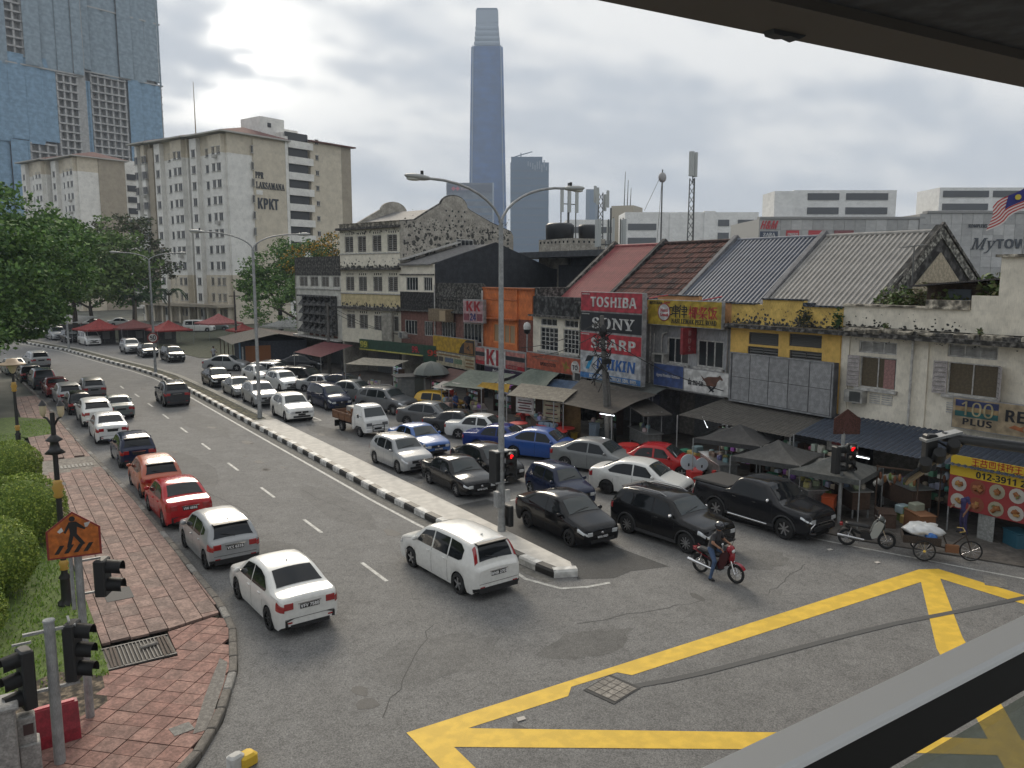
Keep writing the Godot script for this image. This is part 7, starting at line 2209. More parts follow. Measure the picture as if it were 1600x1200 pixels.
	var u := thing("utility_pole", "leaning grey utility pole tangled with cables before the brand board", "pole",V(27.5,.05,-32.35))
	put(N().tube(V(0,0,0),V(-.32,7.0,-.28),.16,.11,9).tube(V(.25,0,.1),V(-.05,4.0,-.1),.1,.09,8), "pole",wd,u)
	rng.seed = 12
	for k in 9:
		var pts := []
		var y0 := rng.randf_range(5.6,7.0)
		for i in 8: pts.push_back(V(-.32 + sin(i * 1.9 + k) * .35,y0 - i * rng.randf_range(.15,.5),-.25 + cos(i * 1.6 + k) * .4))
		put(N().pipe(pts,.025,5), "cable_loop",wire,u)
	put(N().ball(V(-.3,6.2,-.2),V(.22,.35,.22),8,6).box(V(-.2,4.6,0),V(.5,.25,.2)), "joint_box",wire,u)
	var u2 := thing("utility_pole", "grey utility pole beside the maroon awning at the far shops", "pole",V(26.7,0,-71.0))
	put(N().tube(V(0,0,0),V(0,6.6,0),.17,.11,9), "pole",wd,u2)
	var u3 := thing("utility_pole", "dark timber pole by the pink canopy before the flats", "pole",V(27.5,0,-106.0))
	put(N().tube(V(0,0,0),V(0,7.0,0),.16,.11,8), "pole",mt("pole_dark",Color(.06,.05,.045),.9),u3)
	put(N().box(V(0,6.4,0),V(1.4,.1,.1)), "cross_arm",mt("pole_dark",Color(.06,.05,.045),.9),u3)
	var n := 0
	for w in [[V(27.2,6.8,-32.6),V(30.7,4.2,-45.5), "upper"],[V(27.2,6.2,-32.6),V(30.7,3.6,-45.0), "lower"],[V(26.7,6.4,-71.0),V(29.9,3.9,-60.5), "far upper"],[V(26.7,6.0,-71.0),V(29.5,4.2,-62.0), "far lower"],[V(27.5,6.4,-106.0),V(26.7,6.3,-71.0), "long"],[V(27.2,6.0,-32.6),V(30.3,3.5,-27.0), "short"]]:
		var pts := []
		for i in 11:
			var f := i / 10.0
			pts.push_back(w[0].lerp(w[1],f) - V(0,.35 * sin(f * PI),0))
		tag(put(N().pipe(pts,.022,5), "overhead_cable",wire), "%s black overhead cable running from a utility pole to the shops" % w[2], "cable", "overhead cables")
	var cc := thing("dome_camera", "white capped dome camera on a slim grey pole before the cream shophouse", "camera",V(30.4,.05,-44.2))
	put(N().tube(V(0,0,0),V(0,5.2,0),.06,.05,8), "pole",steel(),cc)
	put(N().lathe(P2([.24,5.5,.26,5.7,.2,5.9,.0,6.0]),Vector3.ZERO,14), "cap",mt("print_white",Color(.6,.6,.58),.6),cc)
	put(N().lathe(P2([.0,5.15,.2,5.25,.24,5.5]),Vector3.ZERO,14), "dome",mt("trim_black",Color(.012,.012,.013),.3),cc)
	var m := thing("overhead_signal", "dark overhead mast arm with backplate signal seen from behind at the right edge", "traffic light",V(13.62,6.4,-7.5),34.5)
	m.rotation_degrees.y = -34.5
	m.scale = Vector3.ONE * .85
	var bk := mt("signal_black",Color(.014,.015,.016),.55)
	put(N().tube(V(.3,.0,0),V(3.4,-.42,0),.1,.13,10).tube(V(3.4,-.42,0),V(3.4,-6.4,0),.14,.17,10), "arm",mt("arm_dark",Color(.05,.052,.055),.5),m)
	put(N().box(V(.25,.02,.02),V(.75,.05,.3),Basis(Vector3.BACK,.25)), "top_bracket",sg,m)
	put(N().cbox(V(.05,-.32,.0),V(.24,.75,.24),.03), "housing",bk,m)
	put(N().box(V(.2,-.62,-.1),V(1.25,.05,.55),Basis(Vector3.BACK,.62) * Basis(Vector3.RIGHT,-.55)), "backplate",mt("backplate_tan",Color(.26,.2,.12),.7),m)
	put(N().box(V(.13,-.55,-.05),V(1.25,.06,.6),Basis(Vector3.BACK,.62) * Basis(Vector3.RIGHT,-.55)), "backplate_rear",bk,m)
	for k in 3: put(N().tube(V(-.1 + .27 * k,-.62 + .19 * k,.15),V(-.16 + .27 * k,-.45 + .19 * k,.3),.13,.12,10), "visor",bk,m)
	put(N().pipe([V(.1,-.05,.1),V(.45,-.25,.15),V(.6,-.2,.1),V(.8,-.1,0)],.025,6), "cable",bk,m)
	var f := thing("flag", "striped red and white flag with blue canton drooping on the corner building", "flag",V(31.4,9.9,-14.35))
	put(N().tube(V(0,0,0),V(.02,2.7,.05),.035,.03,7), "pole",steel(),f)
	put(N().cbox(V(0,2.62,0),V(.12,.2,.12),.02), "finial",sg,f)
	var a0 := V(0,2.45,.0)
	var down := V(-1.0,-.75,-.66)
	var fr := mt("flag_red",Color(.42,.05,.05),.8)
	var fw := mt("flag_white",Color(.62,.58,.56),.8)
	for i in 14:
		var rows := []
		for j in 9:
			var row := []
			for k in 2:
				var vv := (i + k) / 14.0
				var uu := j / 8.0
				row.push_back(a0 + down * (uu * 1.05) + V(.0,-.85,-.05) * vv + V(.09,0,.06) * sin(uu * 7.0 + vv * 3.0))
			rows.push_back(row)
		put(N().grid(rows), "stripe",fr if i % 2 == 0 else fw,f)
	var can := []
	for j in 5:
		var row := []
		for k in 2:
			var uu := j / 8.0
			row.push_back(a0 + down * (uu * 1.05) + V(.0,-.85,-.05) * (.56 * k) + V(.09,0,.06) * sin(uu * 7.0 + .56 * k * 3.0) + V(-.008,0,.012))
		can.push_back(row)
	put(N().grid(can), "canton",mt("flag_blue",Color(.03,.035,.18),.8),f)
	put(N().tube(a0 + down * .28 + V(-.02,-.24,.03),a0 + down * .28 + V(-.05,-.24,.05),.1,.1,9), "star",mt("flag_yellow",Color(.5,.4,.06),.8),f)
func make_station() -> void:
	var al := mt("rail_alu",Color(.88,.88,.86),.4)
	var r := thing("balustrade", "metal handrail with tinted glass crossing the bottom right corner", "railing",V(0,7.6,-.47))
	put(N().cbox(V(2.5,1.145,.012),V(7.0,.01,.046),.004), "handrail",al,r)
	put(N().box(V(2.5,1.113,.014),V(7.0,.052,.042)), "rail_channel",mt("rail_black",Color(.012,.011,.01),.6),r)
	var gm := mt("rail_glass",Color(.20,.26,.20),.03,{"alpha": .42})
	for k in 3: put(N().box(V(.3 + 2.3 * k,.53,.012),V(2.26,1.03,.012)), "glass_pane",gm,r)
	for k in 4: put(N().box(V(-.87 + 2.3 * k,.5,.07),V(.05,1.1,.05)), "post",al,r)
	var f := struct(N().span(V(-4,7.2,-.55),V(8,7.6,6)), "station_floor",mt("station_concrete",Color(.25,.25,.24),.9,{"tex": "blot", "size": 3.0}))
	var c := thing("station_canopy", "dark underside of the station canopy at the top right", "canopy",V(0,11.95,0),-3.7)
	var dk := mt("canopy_dark",Color(.085,.095,.115),.7,{"tex": "blot", "size": 3.0})
	put(N().span(V(-3,.0,-7.06),V(30,.5,-6.2)), "fascia",mt("canopy_brown",Color(.105,.095,.088),.7),c)
	put(N().span(V(-3,.12,-6.2),V(30,.5,3)), "soffit",dk,c)
	for k in 9: put(N().span(V(11.2,.085,-5.75 + k * .1),V(15.5,.118,-5.70 + k * .1)), "louvre",mt("canopy_grey",Color(.1,.1,.11),.5),c)
	put(N().prism(V(0,-.0,-7.0),Vector3.RIGHT,Vector3.UP,P2([7.3,.02,7.9,.02,7.75,-.06,7.62,-.04,7.5,-.06,7.35,-.05]),.15), "torn_seal",dk,c)
	for k in 2: struct(N().box(V(-2.5 + 9.5 * k,9.8,4),V(.5,4.8,.5)), "station_column",mt("station_concrete",Color(.25,.25,.24),.9))
func cloth(key: String,c: Color) -> StandardMaterial3D: return mt(key,c,.9,{"tex": "grime", "size": 2.2})
func awning(label: String,c: Array,sag: float,mat: Material,posts := true,rib := .0,called := "awning") -> Node3D:
	var o: Vector3 = (c[0] + c[1]) * .5
	o.y = .05
	var t := thing(called,label, "awning",o,0, "awnings and canopies of the stalls")
	var n := 10
	var rows := []
	for i in n + 1:
		var row := []
		for j in n + 1:
			var u := float(j) / n
			var w := float(i) / n
			var p: Vector3 = c[0].lerp(c[1],u).lerp(c[3].lerp(c[2],u),w)
			p.y -= sag * sin(u * PI) * sin(w * PI) + sag * .35 * sin(u * 9.0 + w * 4.0) * sin(w * PI)
			row.push_back(p - o)
		rows.push_back(row)
	if rib > .0:
		var k := int(c[0].distance_to(c[1]) / rib)
		for i in k:
			var a: Vector3 = c[0].lerp(c[1],float(i) / k) - o
			var b: Vector3 = c[0].lerp(c[1],(i + .94) / k) - o
			var d: Vector3 = c[3].lerp(c[2],(i + .94) / k) - o
			var e: Vector3 = c[3].lerp(c[2],float(i) / k) - o
			var h := V(0,.035,0)
			var m := N()
			m.quad(a,a.lerp(b,.5) + h,e.lerp(d,.5) + h,e).quad(a.lerp(b,.5) + h,b,d,e.lerp(d,.5) + h)
			put(m, "roof_sheet",mat,t)
	else:
		put(N().grid(rows), "sheet",mat,t)
	if posts:
		for q in [c[0],c[1]]:
			put(N().tube(V(q.x - o.x,0,q.z - o.z),q - o,.03,.03,6), "post",steel(),t)
	return t
func canopy(label: String,at: Vector3,w: float,h: float,rise: float,mat: Material,turn := .0) -> void:
	var t := thing("canopy",label, "canopy",at,turn, "awnings and canopies of the stalls")
	var m := N()
	var e := w * .5
	for k in 4:
		var b := Basis(Vector3.UP,k * PI / 2)
		var rows := []
		for i in 7:
			var f := i / 6.0
			var y := h + rise * (f * f * .6 + f * .4)
			var row := []
			for j in 7:
				var u := (j / 6.0) * 2.0 - 1.0
				row.push_back(b * V(u * e * (1.0 - f),y - .12 * (1.0 - u * u) * (1.0 - f),e * (1.0 - f)))
			rows.push_back(row)
		m.grid(rows)
		m.quad(b * V(-e,h - .2,e),b * V(e,h - .2,e),b * V(e,h,e),b * V(-e,h,e))
	put(m, "cover",mat,t)
	for k in 4:
		var b := Basis(Vector3.UP,k * PI / 2)
		put(N().tube(b * V(e,0,e),b * V(e,h,e),.025,.025,5), "post",steel(),t)
func cart(label: String,at: Vector3,turn: float,s: Vector3,mat: Material,goods := 6,roof: Material = null) -> Node3D:
	var t := thing("food_cart",label, "food cart",at,turn, "hawker carts before the shops")
	put(N().cbox(V(0,s.y * .62,0),V(s.x,s.y * .62,s.z),.02), "body",mat,t)
	put(N().box(V(0,s.y * .95,0),V(s.x + .16,.035,s.z + .16)), "counter",mt("steel_top",Color(.34,.345,.34),.35,{"metal": .6}),t)
	for k in 4: put(N().box(V((s.x * .5 - .05) * (1 if k & 1 else -1),s.y * .16,(s.z * .5 - .05) * (1 if k & 2 else -1)),V(.05,s.y * .32,.05)), "leg",steel(),t)
	for k in goods:
		var c := Color.from_hsv(rng.randf(),rng.randf_range(.2,.7),rng.randf_range(.15,.5))
		var gm := mt("goods%d" % (rng.randi() % 14),c,.6)
		var p := V(rng.randf_range(-.42,.42) * s.x,s.y * .965,rng.randf_range(-.4,.4) * s.z)
		var g := N()
		if k % 2: g.lathe(P2([.0,0,.1,0,.13,.12,.11,.2,.0,.21]),p,9)
		else: g.cbox(p + V(0,.1,0),V(.22,.2,.18),.03,Basis(Vector3.UP,rng.randf()))
		put(g, "pot" if k % 2 else "tray",gm,t)
	if roof:
		for k in 4: put(N().tube(V(s.x * .48 * (1 if k & 1 else -1),s.y,s.z * .48 * (1 if k & 2 else -1)),V(s.x * .48 * (1 if k & 1 else -1),2.15,s.z * .48 * (1 if k & 2 else -1)),.02,.02,5), "post",steel(),t)
		put(N().box(V(0,2.2,0),V(s.x + .7,.05,s.z + .8),Basis(Vector3.BACK,.12)), "roof",roof,t)
	return t
func round_table(label: String,x: float,z: float,mat: Material) -> void:
	var t := thing("round_table",label, "table",V(x,.05,z),rng.randf() * 90, "round tables of the stalls")
	put(N().lathe(P2([0,.7,.5,.7,.53,.715,.52,.735,0,.74]),Vector3.ZERO,20), "table_top",mat,t)
	for k in 4:
		var a := k * PI / 2
		put(N().tube(V(cos(a) * .38,0,sin(a) * .38),V(cos(a + 2.4) * .25,.7,sin(a + 2.4) * .25),.016,.016,5), "leg",steel(),t)
func stool(label: String,x: float,z: float,mat: Material) -> void:
	var t := thing("stool",label, "stool",V(x,.05,z),rng.randf() * 90, "plastic stools of the stalls")
	put(N().cbox(V(0,.44,0),V(.32,.05,.32),.03), "seat",mat,t)
	for k in 4: put(N().tube(V(.16 * (1 if k & 1 else -1),0,.16 * (1 if k & 2 else -1)),V(.12 * (1 if k & 1 else -1),.43,.12 * (1 if k & 2 else -1)),.022,.026,6), "leg",mat,t)
func goods_box(called: String,label: String,cat: String,at: Vector3,s: Vector3,mat: Material,turn := .0) -> void:
	var t := thing(called,label,cat,at,turn)
	put(N().cbox(V(0,s.y * .5,0),s,minf(.04,s.y * .2)), "body",mat,t)
	put(N().box(V(0,s.y + .012,0),V(s.x + .03,.03,s.z + .03)), "rim",mat,t)
func tube_lamp(label: String,a: Vector3,b: Vector3) -> void:
	var t := thing("tube_lamp",label, "lamp",a)
	put(N().tube(V(0,0,0),b - a,.022,.022,6), "tube",mt("tube_glow",Color(.8,.8,.78),.4,{"emit": Color(.95,.98,1.0), "energy": 1.6}),t)
	put(N().tube(V(0,.05,0),b - a + V(0,.05,0),.03,.03,5), "batten",steel(),t)
	var l := OmniLight3D.new()
	l.name = "light"
	t.add_child(l)
	l.position = (b - a) * .5 - V(0,.06,0)
	l.light_energy = .12; l.light_size = .05; l.omni_range = 12.0; l.shadow_enabled = true
func make_stalls() -> void:
	rng.seed = 200
	var greyc := cloth("tarp_grey",Color(.085,.085,.083))
	var darkc := cloth("tarp_dark",Color(.055,.055,.056))
	var palec := cloth("tarp_pale",Color(.13,.135,.128))
	var brown := cloth("tarp_brown",Color(.095,.083,.07))
	var green := cloth("tarp_green",Color(.12,.15,.125))
	var red := mt("plastic_red",Color(.50,.035,.03),.4)
	var white := mt("plastic_white",Color(.55,.56,.56),.45)
	var blue := mt("plastic_blue",Color(.05,.10,.25),.5)
	var ss := mt("stainless",Color(.26,.265,.26),.4,{"tex": "grime", "size": 1.2, "metal": .3})
	var wood := mt("stall_wood",Color(.10,.06,.04),.85,{"tex": "streak", "size": 1.0})
	awning("blue grey corrugated awning along the cream corner building",[V(28.3,2.5,-21.3),V(28.3,2.5,-9.5),V(30.95,3.15,-9.5),V(30.95,3.15,-21.3)],0,cloth("sheet_blue",Color(.055,.07,.10)),true,.22)
	awning("rusty grey corrugated awning below the blank billboard",[V(28.2,2.35,-28.0),V(28.2,2.35,-21.4),V(30.9,3.05,-21.4),V(30.9,3.05,-27.4)],0,cloth("sheet_grey",Color(.125,.115,.10)),true,.22)
	canopy("dark grey square canopy farthest left of the three before the billboard",V(27.6,.05,-23.6),3.0,2.05,.55,darkc,20)
	canopy("charcoal square canopy in the middle of the three before the billboard",V(26.6,.05,-20.75),2.8,1.9,.62,greyc,18)
	canopy("pale grey square canopy nearest the right hand traffic light",V(26.9,.05,-18.25),2.6,1.8,.58,palec,15)
	awning("brown tarpaulin awning sagging under the brand board",[V(26.0,2.25,-35.2),V(26.5,2.15,-30.9),V(29.6,2.9,-30.9),V(29.0,3.15,-36.5)],.22,brown)
	awning("patched grey sheet above the brown tarpaulin",[V(28.6,3.0,-36.0),V(29.4,2.75,-31.2),V(30.9,3.2,-31.2),V(30.9,3.3,-36.5)],.08,cloth("sheet_patch",Color(.13,.14,.13)),false)
	awning("beige sheet awning over the menu board stall",[V(25.0,2.3,-38.4),V(26.2,2.3,-34.6),V(27.8,2.75,-35.4),V(26.7,2.75,-39.4)],.06,cloth("sheet_beige",Color(.26,.235,.19)))
	awning("grey green tarpaulin pitched like a tent under the betting sign",[V(26.5,2.6,-41.2),V(27.0,2.55,-37.6),V(28.6,3.35,-38.2),V(28.2,3.4,-40.6)],.25,green)
	awning("blue tarpaulin scrap behind the beige awning",[V(27.0,2.6,-37.8),V(27.8,2.7,-35.8),V(29.0,3.0,-36.2),V(28.4,3.0,-38.4)],.2,cloth("tarp_blue",Color(.05,.09,.16)),false)
	awning("yellow tarpaulin triangle beside the lamp post",[V(24.9,2.45,-41.6),V(25.6,2.3,-39.2),V(25.9,2.75,-39.4),V(25.2,2.7,-41.4)],.05,cloth("tarp_yellow",Color(.46,.28,.04)),false)
	awning("green striped tarpaulin stall roof under the mart sign",[V(23.9,2.3,-44.2),V(25.0,2.3,-41.2),V(28.2,2.9,-42.2),V(27.0,2.9,-46.0)],.25,green)
	awning("white shade sheet left of the striped tarpaulin",[V(23.4,2.15,-44.6),V(24.0,2.1,-43.2),V(25.2,2.35,-43.6),V(24.6,2.4,-45.2)],.04,cloth("sheet_white",Color(.40,.37,.34)),false)
	awning("maroon tarpaulin stall roof between kiosk and striped stall",[V(24.8,2.2,-48.2),V(25.2,2.1,-45.6),V(27.6,2.6,-46.2),V(27.2,2.7,-49.0)],.12,cloth("tarp_maroon",Color(.10,.045,.04)))
	awning("cream and white stall roof behind the parked sedans",[V(22.9,2.45,-57.6),V(25.0,2.5,-53.6),V(26.8,2.75,-54.6),V(24.8,2.75,-58.6)],.06,cloth("sheet_cream",Color(.34,.31,.25)))
	awning("maroon awning at the far end of the row",[V(23.6,2.2,-71.5),V(24.0,2.2,-65.8),V(27.2,3.0,-66.4),V(26.6,3.0,-71.8)],.02,cloth("awning_maroon",Color(.17,.04,.045)))
	var k := thing("kiosk", "grey metal kiosk box behind the parked cars", "kiosk",V(24.3,.05,-49.3),-15)
	put(N().cbox(V(0,1.15,0),V(1.6,2.2,1.5),.02), "body",mt("kiosk_grey",Color(.13,.135,.13),.5,{"tex": "streak", "size": 1.5}),k)
	put(N().box(V(-.15,2.3,0),V(2.1,.06,1.9)), "roof",darkc,k)
	put(N().box(V(.4,1.3,.76),V(.6,1.8,.02)), "door",mt("kiosk_dark",Color(.04,.045,.04),.6),k)
	var um := thing("umbrella", "large grey green umbrella over the kiosk", "umbrella",V(25.4,.05,-48.4))
	put(N().tube(V(0,0,0),V(0,3.3,0),.03,.03,6), "pole",steel(),um)
	var seg := 10
	for i in seg:
		var a := TAU * i / seg
		var b := TAU * (i + 1) / seg
		var rows := []
		for q in [[1.25,2.45],[1.05,2.8],[.6,3.15],[.01,3.3]]: rows.push_back([V(cos(a) * q[0],q[1],-sin(a) * q[0]),V(cos(b) * q[0],q[1],-sin(b) * q[0])])
		put(N().grid(rows), "gore",mt("umbrella%d" % (i % 2),Color(.115,.125,.115) * (1.0 if i % 2 else .8),.8),um)
	var sh := thing("market_shack", "dark timber market shack with blue door and patched roof", "shack",V(22.6,.0,-83.0),-8)
	put(N().box(V(2.4,1.3,-1.5),V(6.0,2.6,9)), "wall",mt("shack_paint",Color(.06,.065,.08),.9,{"tex": "grime", "size": 2.0}),sh)
	put(N().box(V(-.63,1.2,-1.0),V(.06,2.1,1.1)), "blue_door",mt("shack_blue",Color(.10,.22,.34),.7),sh)
	put(N().box(V(-.63,1.2,1.2),V(.06,1.5,.8)), "white_board",mt("print_white",Color(.6,.6,.58),.6),sh)
	put(N().box(V(.6,1.2,3.05),V(2.4,2.0,.06)), "orange_panel",mt("shack_orange",Color(.22,.085,.03),.8),sh)
	put(N().quad(V(-2.0,2.3,-8.6),V(-2.0,2.5,4.0),V(2.4,3.4,4.0),V(2.4,3.2,-8.6)), "roof_front",mt("shack_roof",Color(.10,.09,.075),.9,{"tex": "mould", "size": 2.0}),sh)
	put(N().quad(V(2.4,3.2,-8.6),V(2.4,3.4,4.0),V(6.4,2.6,4.0),V(6.4,2.6,-8.6)), "roof_rear",mt("shack_roof2",Color(.16,.10,.08),.9,{"tex": "mould", "size": 2.0}),sh)
	for i in 4: put(N().tube(V(-1.8,0,-8 + i * 3.8),V(-1.8,2.35,-8 + i * 3.8),.05,.05,5), "post",wood,sh)
	var rc := cloth("canopy_red",Color(.33,.05,.045))
	canopy("red pitched canopy nearest the white van",V(13.2,0,-118.5),5.0,2.1,1.3,rc,15)
	canopy("dull red canopy in the middle of the far market",V(17.2,0,-117.5),5.5,2.2,1.0,cloth("canopy_dull",Color(.20,.06,.055)),15)
	canopy("red canopy behind the speed sign post",V(20.8,0,-113.5),4.6,2.0,1.2,rc,10)
	canopy("pink canopy on the grass below the flats",V(28.3,0,-118.0),5.0,2.4,1.3,cloth("canopy_pink",Color(.46,.16,.15)),10)
	canopy("small red canopy right of the pink one",V(28.6,0,-107.0),3.2,2.0,.8,rc,10)
	canopy("white peaked canopy beside the lamp before the flats",V(33.5,0,-103.0),5.5,2.6,1.2,cloth("canopy_white",Color(.46,.46,.44)),10)
	canopy("white peaked canopy touching the grid screen shophouse",V(35.0,0,-97.0),4.5,2.6,1.2,cloth("canopy_white",Color(.46,.46,.44)),25)
	awning("long white sheet roof at the far left market",[V(7.5,2.2,-141),V(12.0,2.3,-129),V(14.5,3.1,-131),V(10.0,3.0,-143)],.1,cloth("canopy_white",Color(.46,.46,.44)))
	for q in [[13.6,-119.5,3.2, "dark stall screen under the red canopy by the white van"],[17.5,-118.5,3.6, "dark stall screen under the dull red canopy"],[20.6,-115.5,3.0, "dark stall screen with pale board behind the speed sign"],[11.5,-132.0,4.0, "dark stall screen under the long white sheet roof"]]:
		var st := thing("market_stall",q[3], "stall",V(q[0],0,q[1]),12, "dark stalls of the far market")
		put(N().box(V(0,1.0,-.5),V(q[2],2.0,1.2)), "screen",mt("stall_screen",Color(.16,.155,.15),.9,{"tex": "grime", "size": 2.0}),st)
		put(N().box(V(.4,1.1,.2),V(.9,1.0,.05)), "board",mt("stall_board",Color(.28,.28,.27),.7),st)
	cart("long stainless counter with white stickers behind the gas bottles",V(27.3,.05,-24.5),62,V(2.6,1.0,.8),ss,9)
	cart("stainless wheeled counter on the forecourt by the leaning pole",V(28.9,.05,-31.0),72,V(2.3,1.05,.8),ss,4,brown)
	cart("grey counter with drinks beside the pickup bonnet",V(26.5,.05,-19.3),60,V(2.0,1.1,.7),ss,9)
	cart("small counter under the pale canopy by the traffic light",V(27.6,.05,-18.0),60,V(1.5,1.1,.7),wood,8)
	cart("dark counter stacked with roast food under the blue awning",V(29.6,.05,-17.0),65,V(1.9,1.15,.8),wood,9)
	cart("counter with pots under the menu board awning",V(26.7,.05,-37.4),65,V(2.2,1.0,.8),wood,7)
	cart("white counter under the striped tarpaulin",V(25.6,.05,-42.6),65,V(2.0,1.0,.8),ss,7)
	cart("white tiled counter under the maroon tarpaulin",V(25.6,.05,-46.6),70,V(1.8,.95,.7),white,6)
	cart("counter crowded with goods under the cream stall roof",V(24.5,.05,-56.0),65,V(3.4,1.0,.8),wood,14)
	cart("dark stall counter behind the brown tarpaulin",V(28.2,.05,-33.8),65,V(2.0,1.0,.8),wood,6)
	for q in [["white handwritten menu board on the stall counter",26.2,1.15,-38.3,1.3,.9, "print_white"],["cream price board beside the handwritten menu",26.6,.95,-36.2,1.15,1.35, "cream_sign"]]:
		var b := thing("menu_board",q[0], "sign",V(q[1],q[2],q[3]),18)
		put(N().box(V(0,q[5] * .5,0),V(.04,q[5],q[4])), "board",mt(q[6],Color(.45,.40,.27),.6),b)
		for i in 5: put(N().box(V(-.025,q[5] * (.15 + .17 * i),0),V(.01,.05 + .03 * (i % 2),q[4] * (.8 - .1 * (i % 3)))), "lettering",mt("board_ink%d" % (i % 2),Color(.25,.04,.04) if i % 2 else Color(.05,.05,.05),.7,{"tex": "rust", "size": .3}),b)
	var ck := thing("crate_stack", "stack of blue white drink crates under the price board", "crates",V(26.2,.05,-36.0),18)
	for i in 3:
		for j in 3: put(N().cbox(V(0,.16 + j * .3,-.4 + i * .4),V(.3,.28,.36),.02), "crate",mt("crate_blue",Color(.20,.26,.33),.6),ck)
	var i := 0
	var where := ["beside the charcoal sedan bonnet", "left of the near street lamp", "right of the near street lamp", "in front of the drink crates", "behind the vivid blue sedan", "nearest the vivid blue sedan roof", "by the black bin", "beside the leaning utility pole", "behind the yellow small hatchback", "farther back under the striped tarpaulin", "near the cream stall roof"]
	for q in [[24.6,-42.0],[25.0,-40.0],[25.3,-37.6],[26.3,-36.4],[26.6,-34.9],[25.7,-34.4],[27.9,-33.2],[26.6,-29.7],[25.8,-51.5],[27.2,-39.8],[25.2,-53.2]]:
		round_table("round red plastic table " + where[i],q[0],q[1],red)
		i += 1
	round_table("round white table left of the lamp among red tables",26.2,-44.6,white)
	i = 0
	for q in [[25.9,-40.6],[26.3,-40.9],[24.9,-38.4],[27.2,-36.9],[27.9,-38.9]]:
		stool("%s plastic stool %s" % [["white", "pale blue"][i % 2],["left of the near street lamp", "beside the white stool left of the lamp", "at the table right of the lamp", "by the drink crates", "before the handwritten menu"][i]],q[0],q[1],[white,mt("plastic_sky",Color(.30,.40,.48),.5)][i % 2])
		i += 1
	for q in [[25.7,-24.75,.36, "larger round pale table top stood on edge behind the red sedan"],[26.1,-24.35,.29, "smaller round pale table top stood on edge beside the larger"]]:
		var o := thing("table_top",q[3], "table top",V(q[0],.6,q[1]))
		put(N().tube(V(0,q[2],0),V(.02,q[2],-.035),q[2],q[2],22), "disc",mt("disc_pale",Color(.42,.48,.52),.4),o)
		put(N().box(V(0,q[2] * .7,.012),V(.08,.12,.02)), "bracket",mt("trim_black",Color(.012,.012,.013),.5),o)
	goods_box("red_bin", "red plastic tub under the round pale table tops", "tub",V(25.9,.05,-24.6),V(.9,.55,.5),red,60)
	for q in [[26.7,-23.9, "red gas bottle left of the pair"],[27.1,-23.5, "red gas bottle right of the pair"]]:
		var o := thing("gas_bottle",q[2] + " under the stainless counter", "gas bottle",V(q[0] - .3,.05,q[1]),0, "red gas bottles")
		put(N().lathe(P2([0,0,.15,0,.17,.08,.17,.38,.1,.5,.04,.53]),Vector3.ZERO,14), "tank",red,o)
		put(N().tube(V(0,.5,0),V(0,.62,0),.1,.1,8), "collar",red,o)
	goods_box("black_bin", "black round topped bin before the brown tarpaulin", "bin",V(27.7,.05,-32.6),V(.8,.9,.7),mt("bin_black",Color(.015,.02,.02),.6),30)
	goods_box("orange_basket", "orange plastic basket stack beside the right hand traffic light", "basket",V(26.1,.55,-17.95),V(.6,.4,.45),mt("plastic_orange",Color(.42,.075,.02),.5),25)
	goods_box("orange_stool", "orange stand carrying the basket stack", "stand",V(26.1,.05,-17.95),V(.42,.48,.4),mt("plastic_orange",Color(.42,.075,.02),.5),25)
	goods_box("blue_tub", "teal blue storage tub before the food banner", "tub",V(28.9,.05,-12.6),V(.75,.5,.55),mt("tub_blue",Color(.02,.09,.13),.5),60)
	goods_box("white_panel", "white graffitied panel left of the teal tub", "panel",V(28.6,.05,-13.5),V(.1,.95,.6),mt("panel_white",Color(.40,.41,.39),.6,{"tex": "grime", "size": 1.0}),-10)
	goods_box("timber_crate", "dark vegetable crate behind the cargo tricycle", "crate",V(27.3,.05,-16.4),V(.9,.5,.6),wood,40)
	goods_box("brown_box", "flat brown cardboard box on the vegetable crate", "box",V(27.8,.05,-15.4),V(1.1,.62,.6),mt("cardboard",Color(.20,.09,.04),.85),60)
	goods_box("blue_stand", "blue painted drink stand before the leaning pole", "stand",V(27.0,.05,-32.9),V(.45,1.25,.45),mt("stand_blue",Color(.20,.26,.32),.6,{"tex": "rust", "size": .4}),20)
	goods_box("yellow_pot", "yellow pot by the ochre curtain", "pot",V(27.2,.05,-34.9),V(.3,.4,.3),mt("pot_yellow",Color(.46,.30,.03),.6))
	var cur := thing("stall_curtain", "ochre brown curtain hanging beside the drink crates", "curtain",V(27.4,.05,-35.4),15)
	put(N().grid([[V(0,0,-.7),V(.1,0,-.3),V(-.05,0,.1),V(.05,0,.6)],[V(0,2.2,-.7),V(.06,2.2,-.3),V(-.05,2.2,.1),V(.02,2.2,.6)]]), "cloth",cloth("curtain_ochre",Color(.19,.115,.04)),cur)
	var fb := thing("food_banner", "large yellow and red food photo banner at the right edge", "banner",V(28.5,.95,-12.2),0)
	put(N().box(V(0,1.55,0),V(.03,.72,5.2)), "yellow_field",mt("banner_yellow",Color(.55,.38,.02),.6),fb)
	put(N().box(V(0,.6,0),V(.03,1.18,5.2)), "red_field",mt("banner_red",Color(.26,.03,.03),.6),fb)
	wtext(fb, "Business Hour: 11am",.14,mt("print_black",Color(.012,.014,.02),.5),-.95,1.58,{"width": 1.7, "x": -.02, "bold": false})
	wtext(fb, "012-3911 2",.22,mt("print_black",Color(.012,.014,.02),.5),-.9,1.34,{"width": 1.6, "x": -.02})
	var bi := mt("banner_ink",Color(.36,.04,.015),.6)
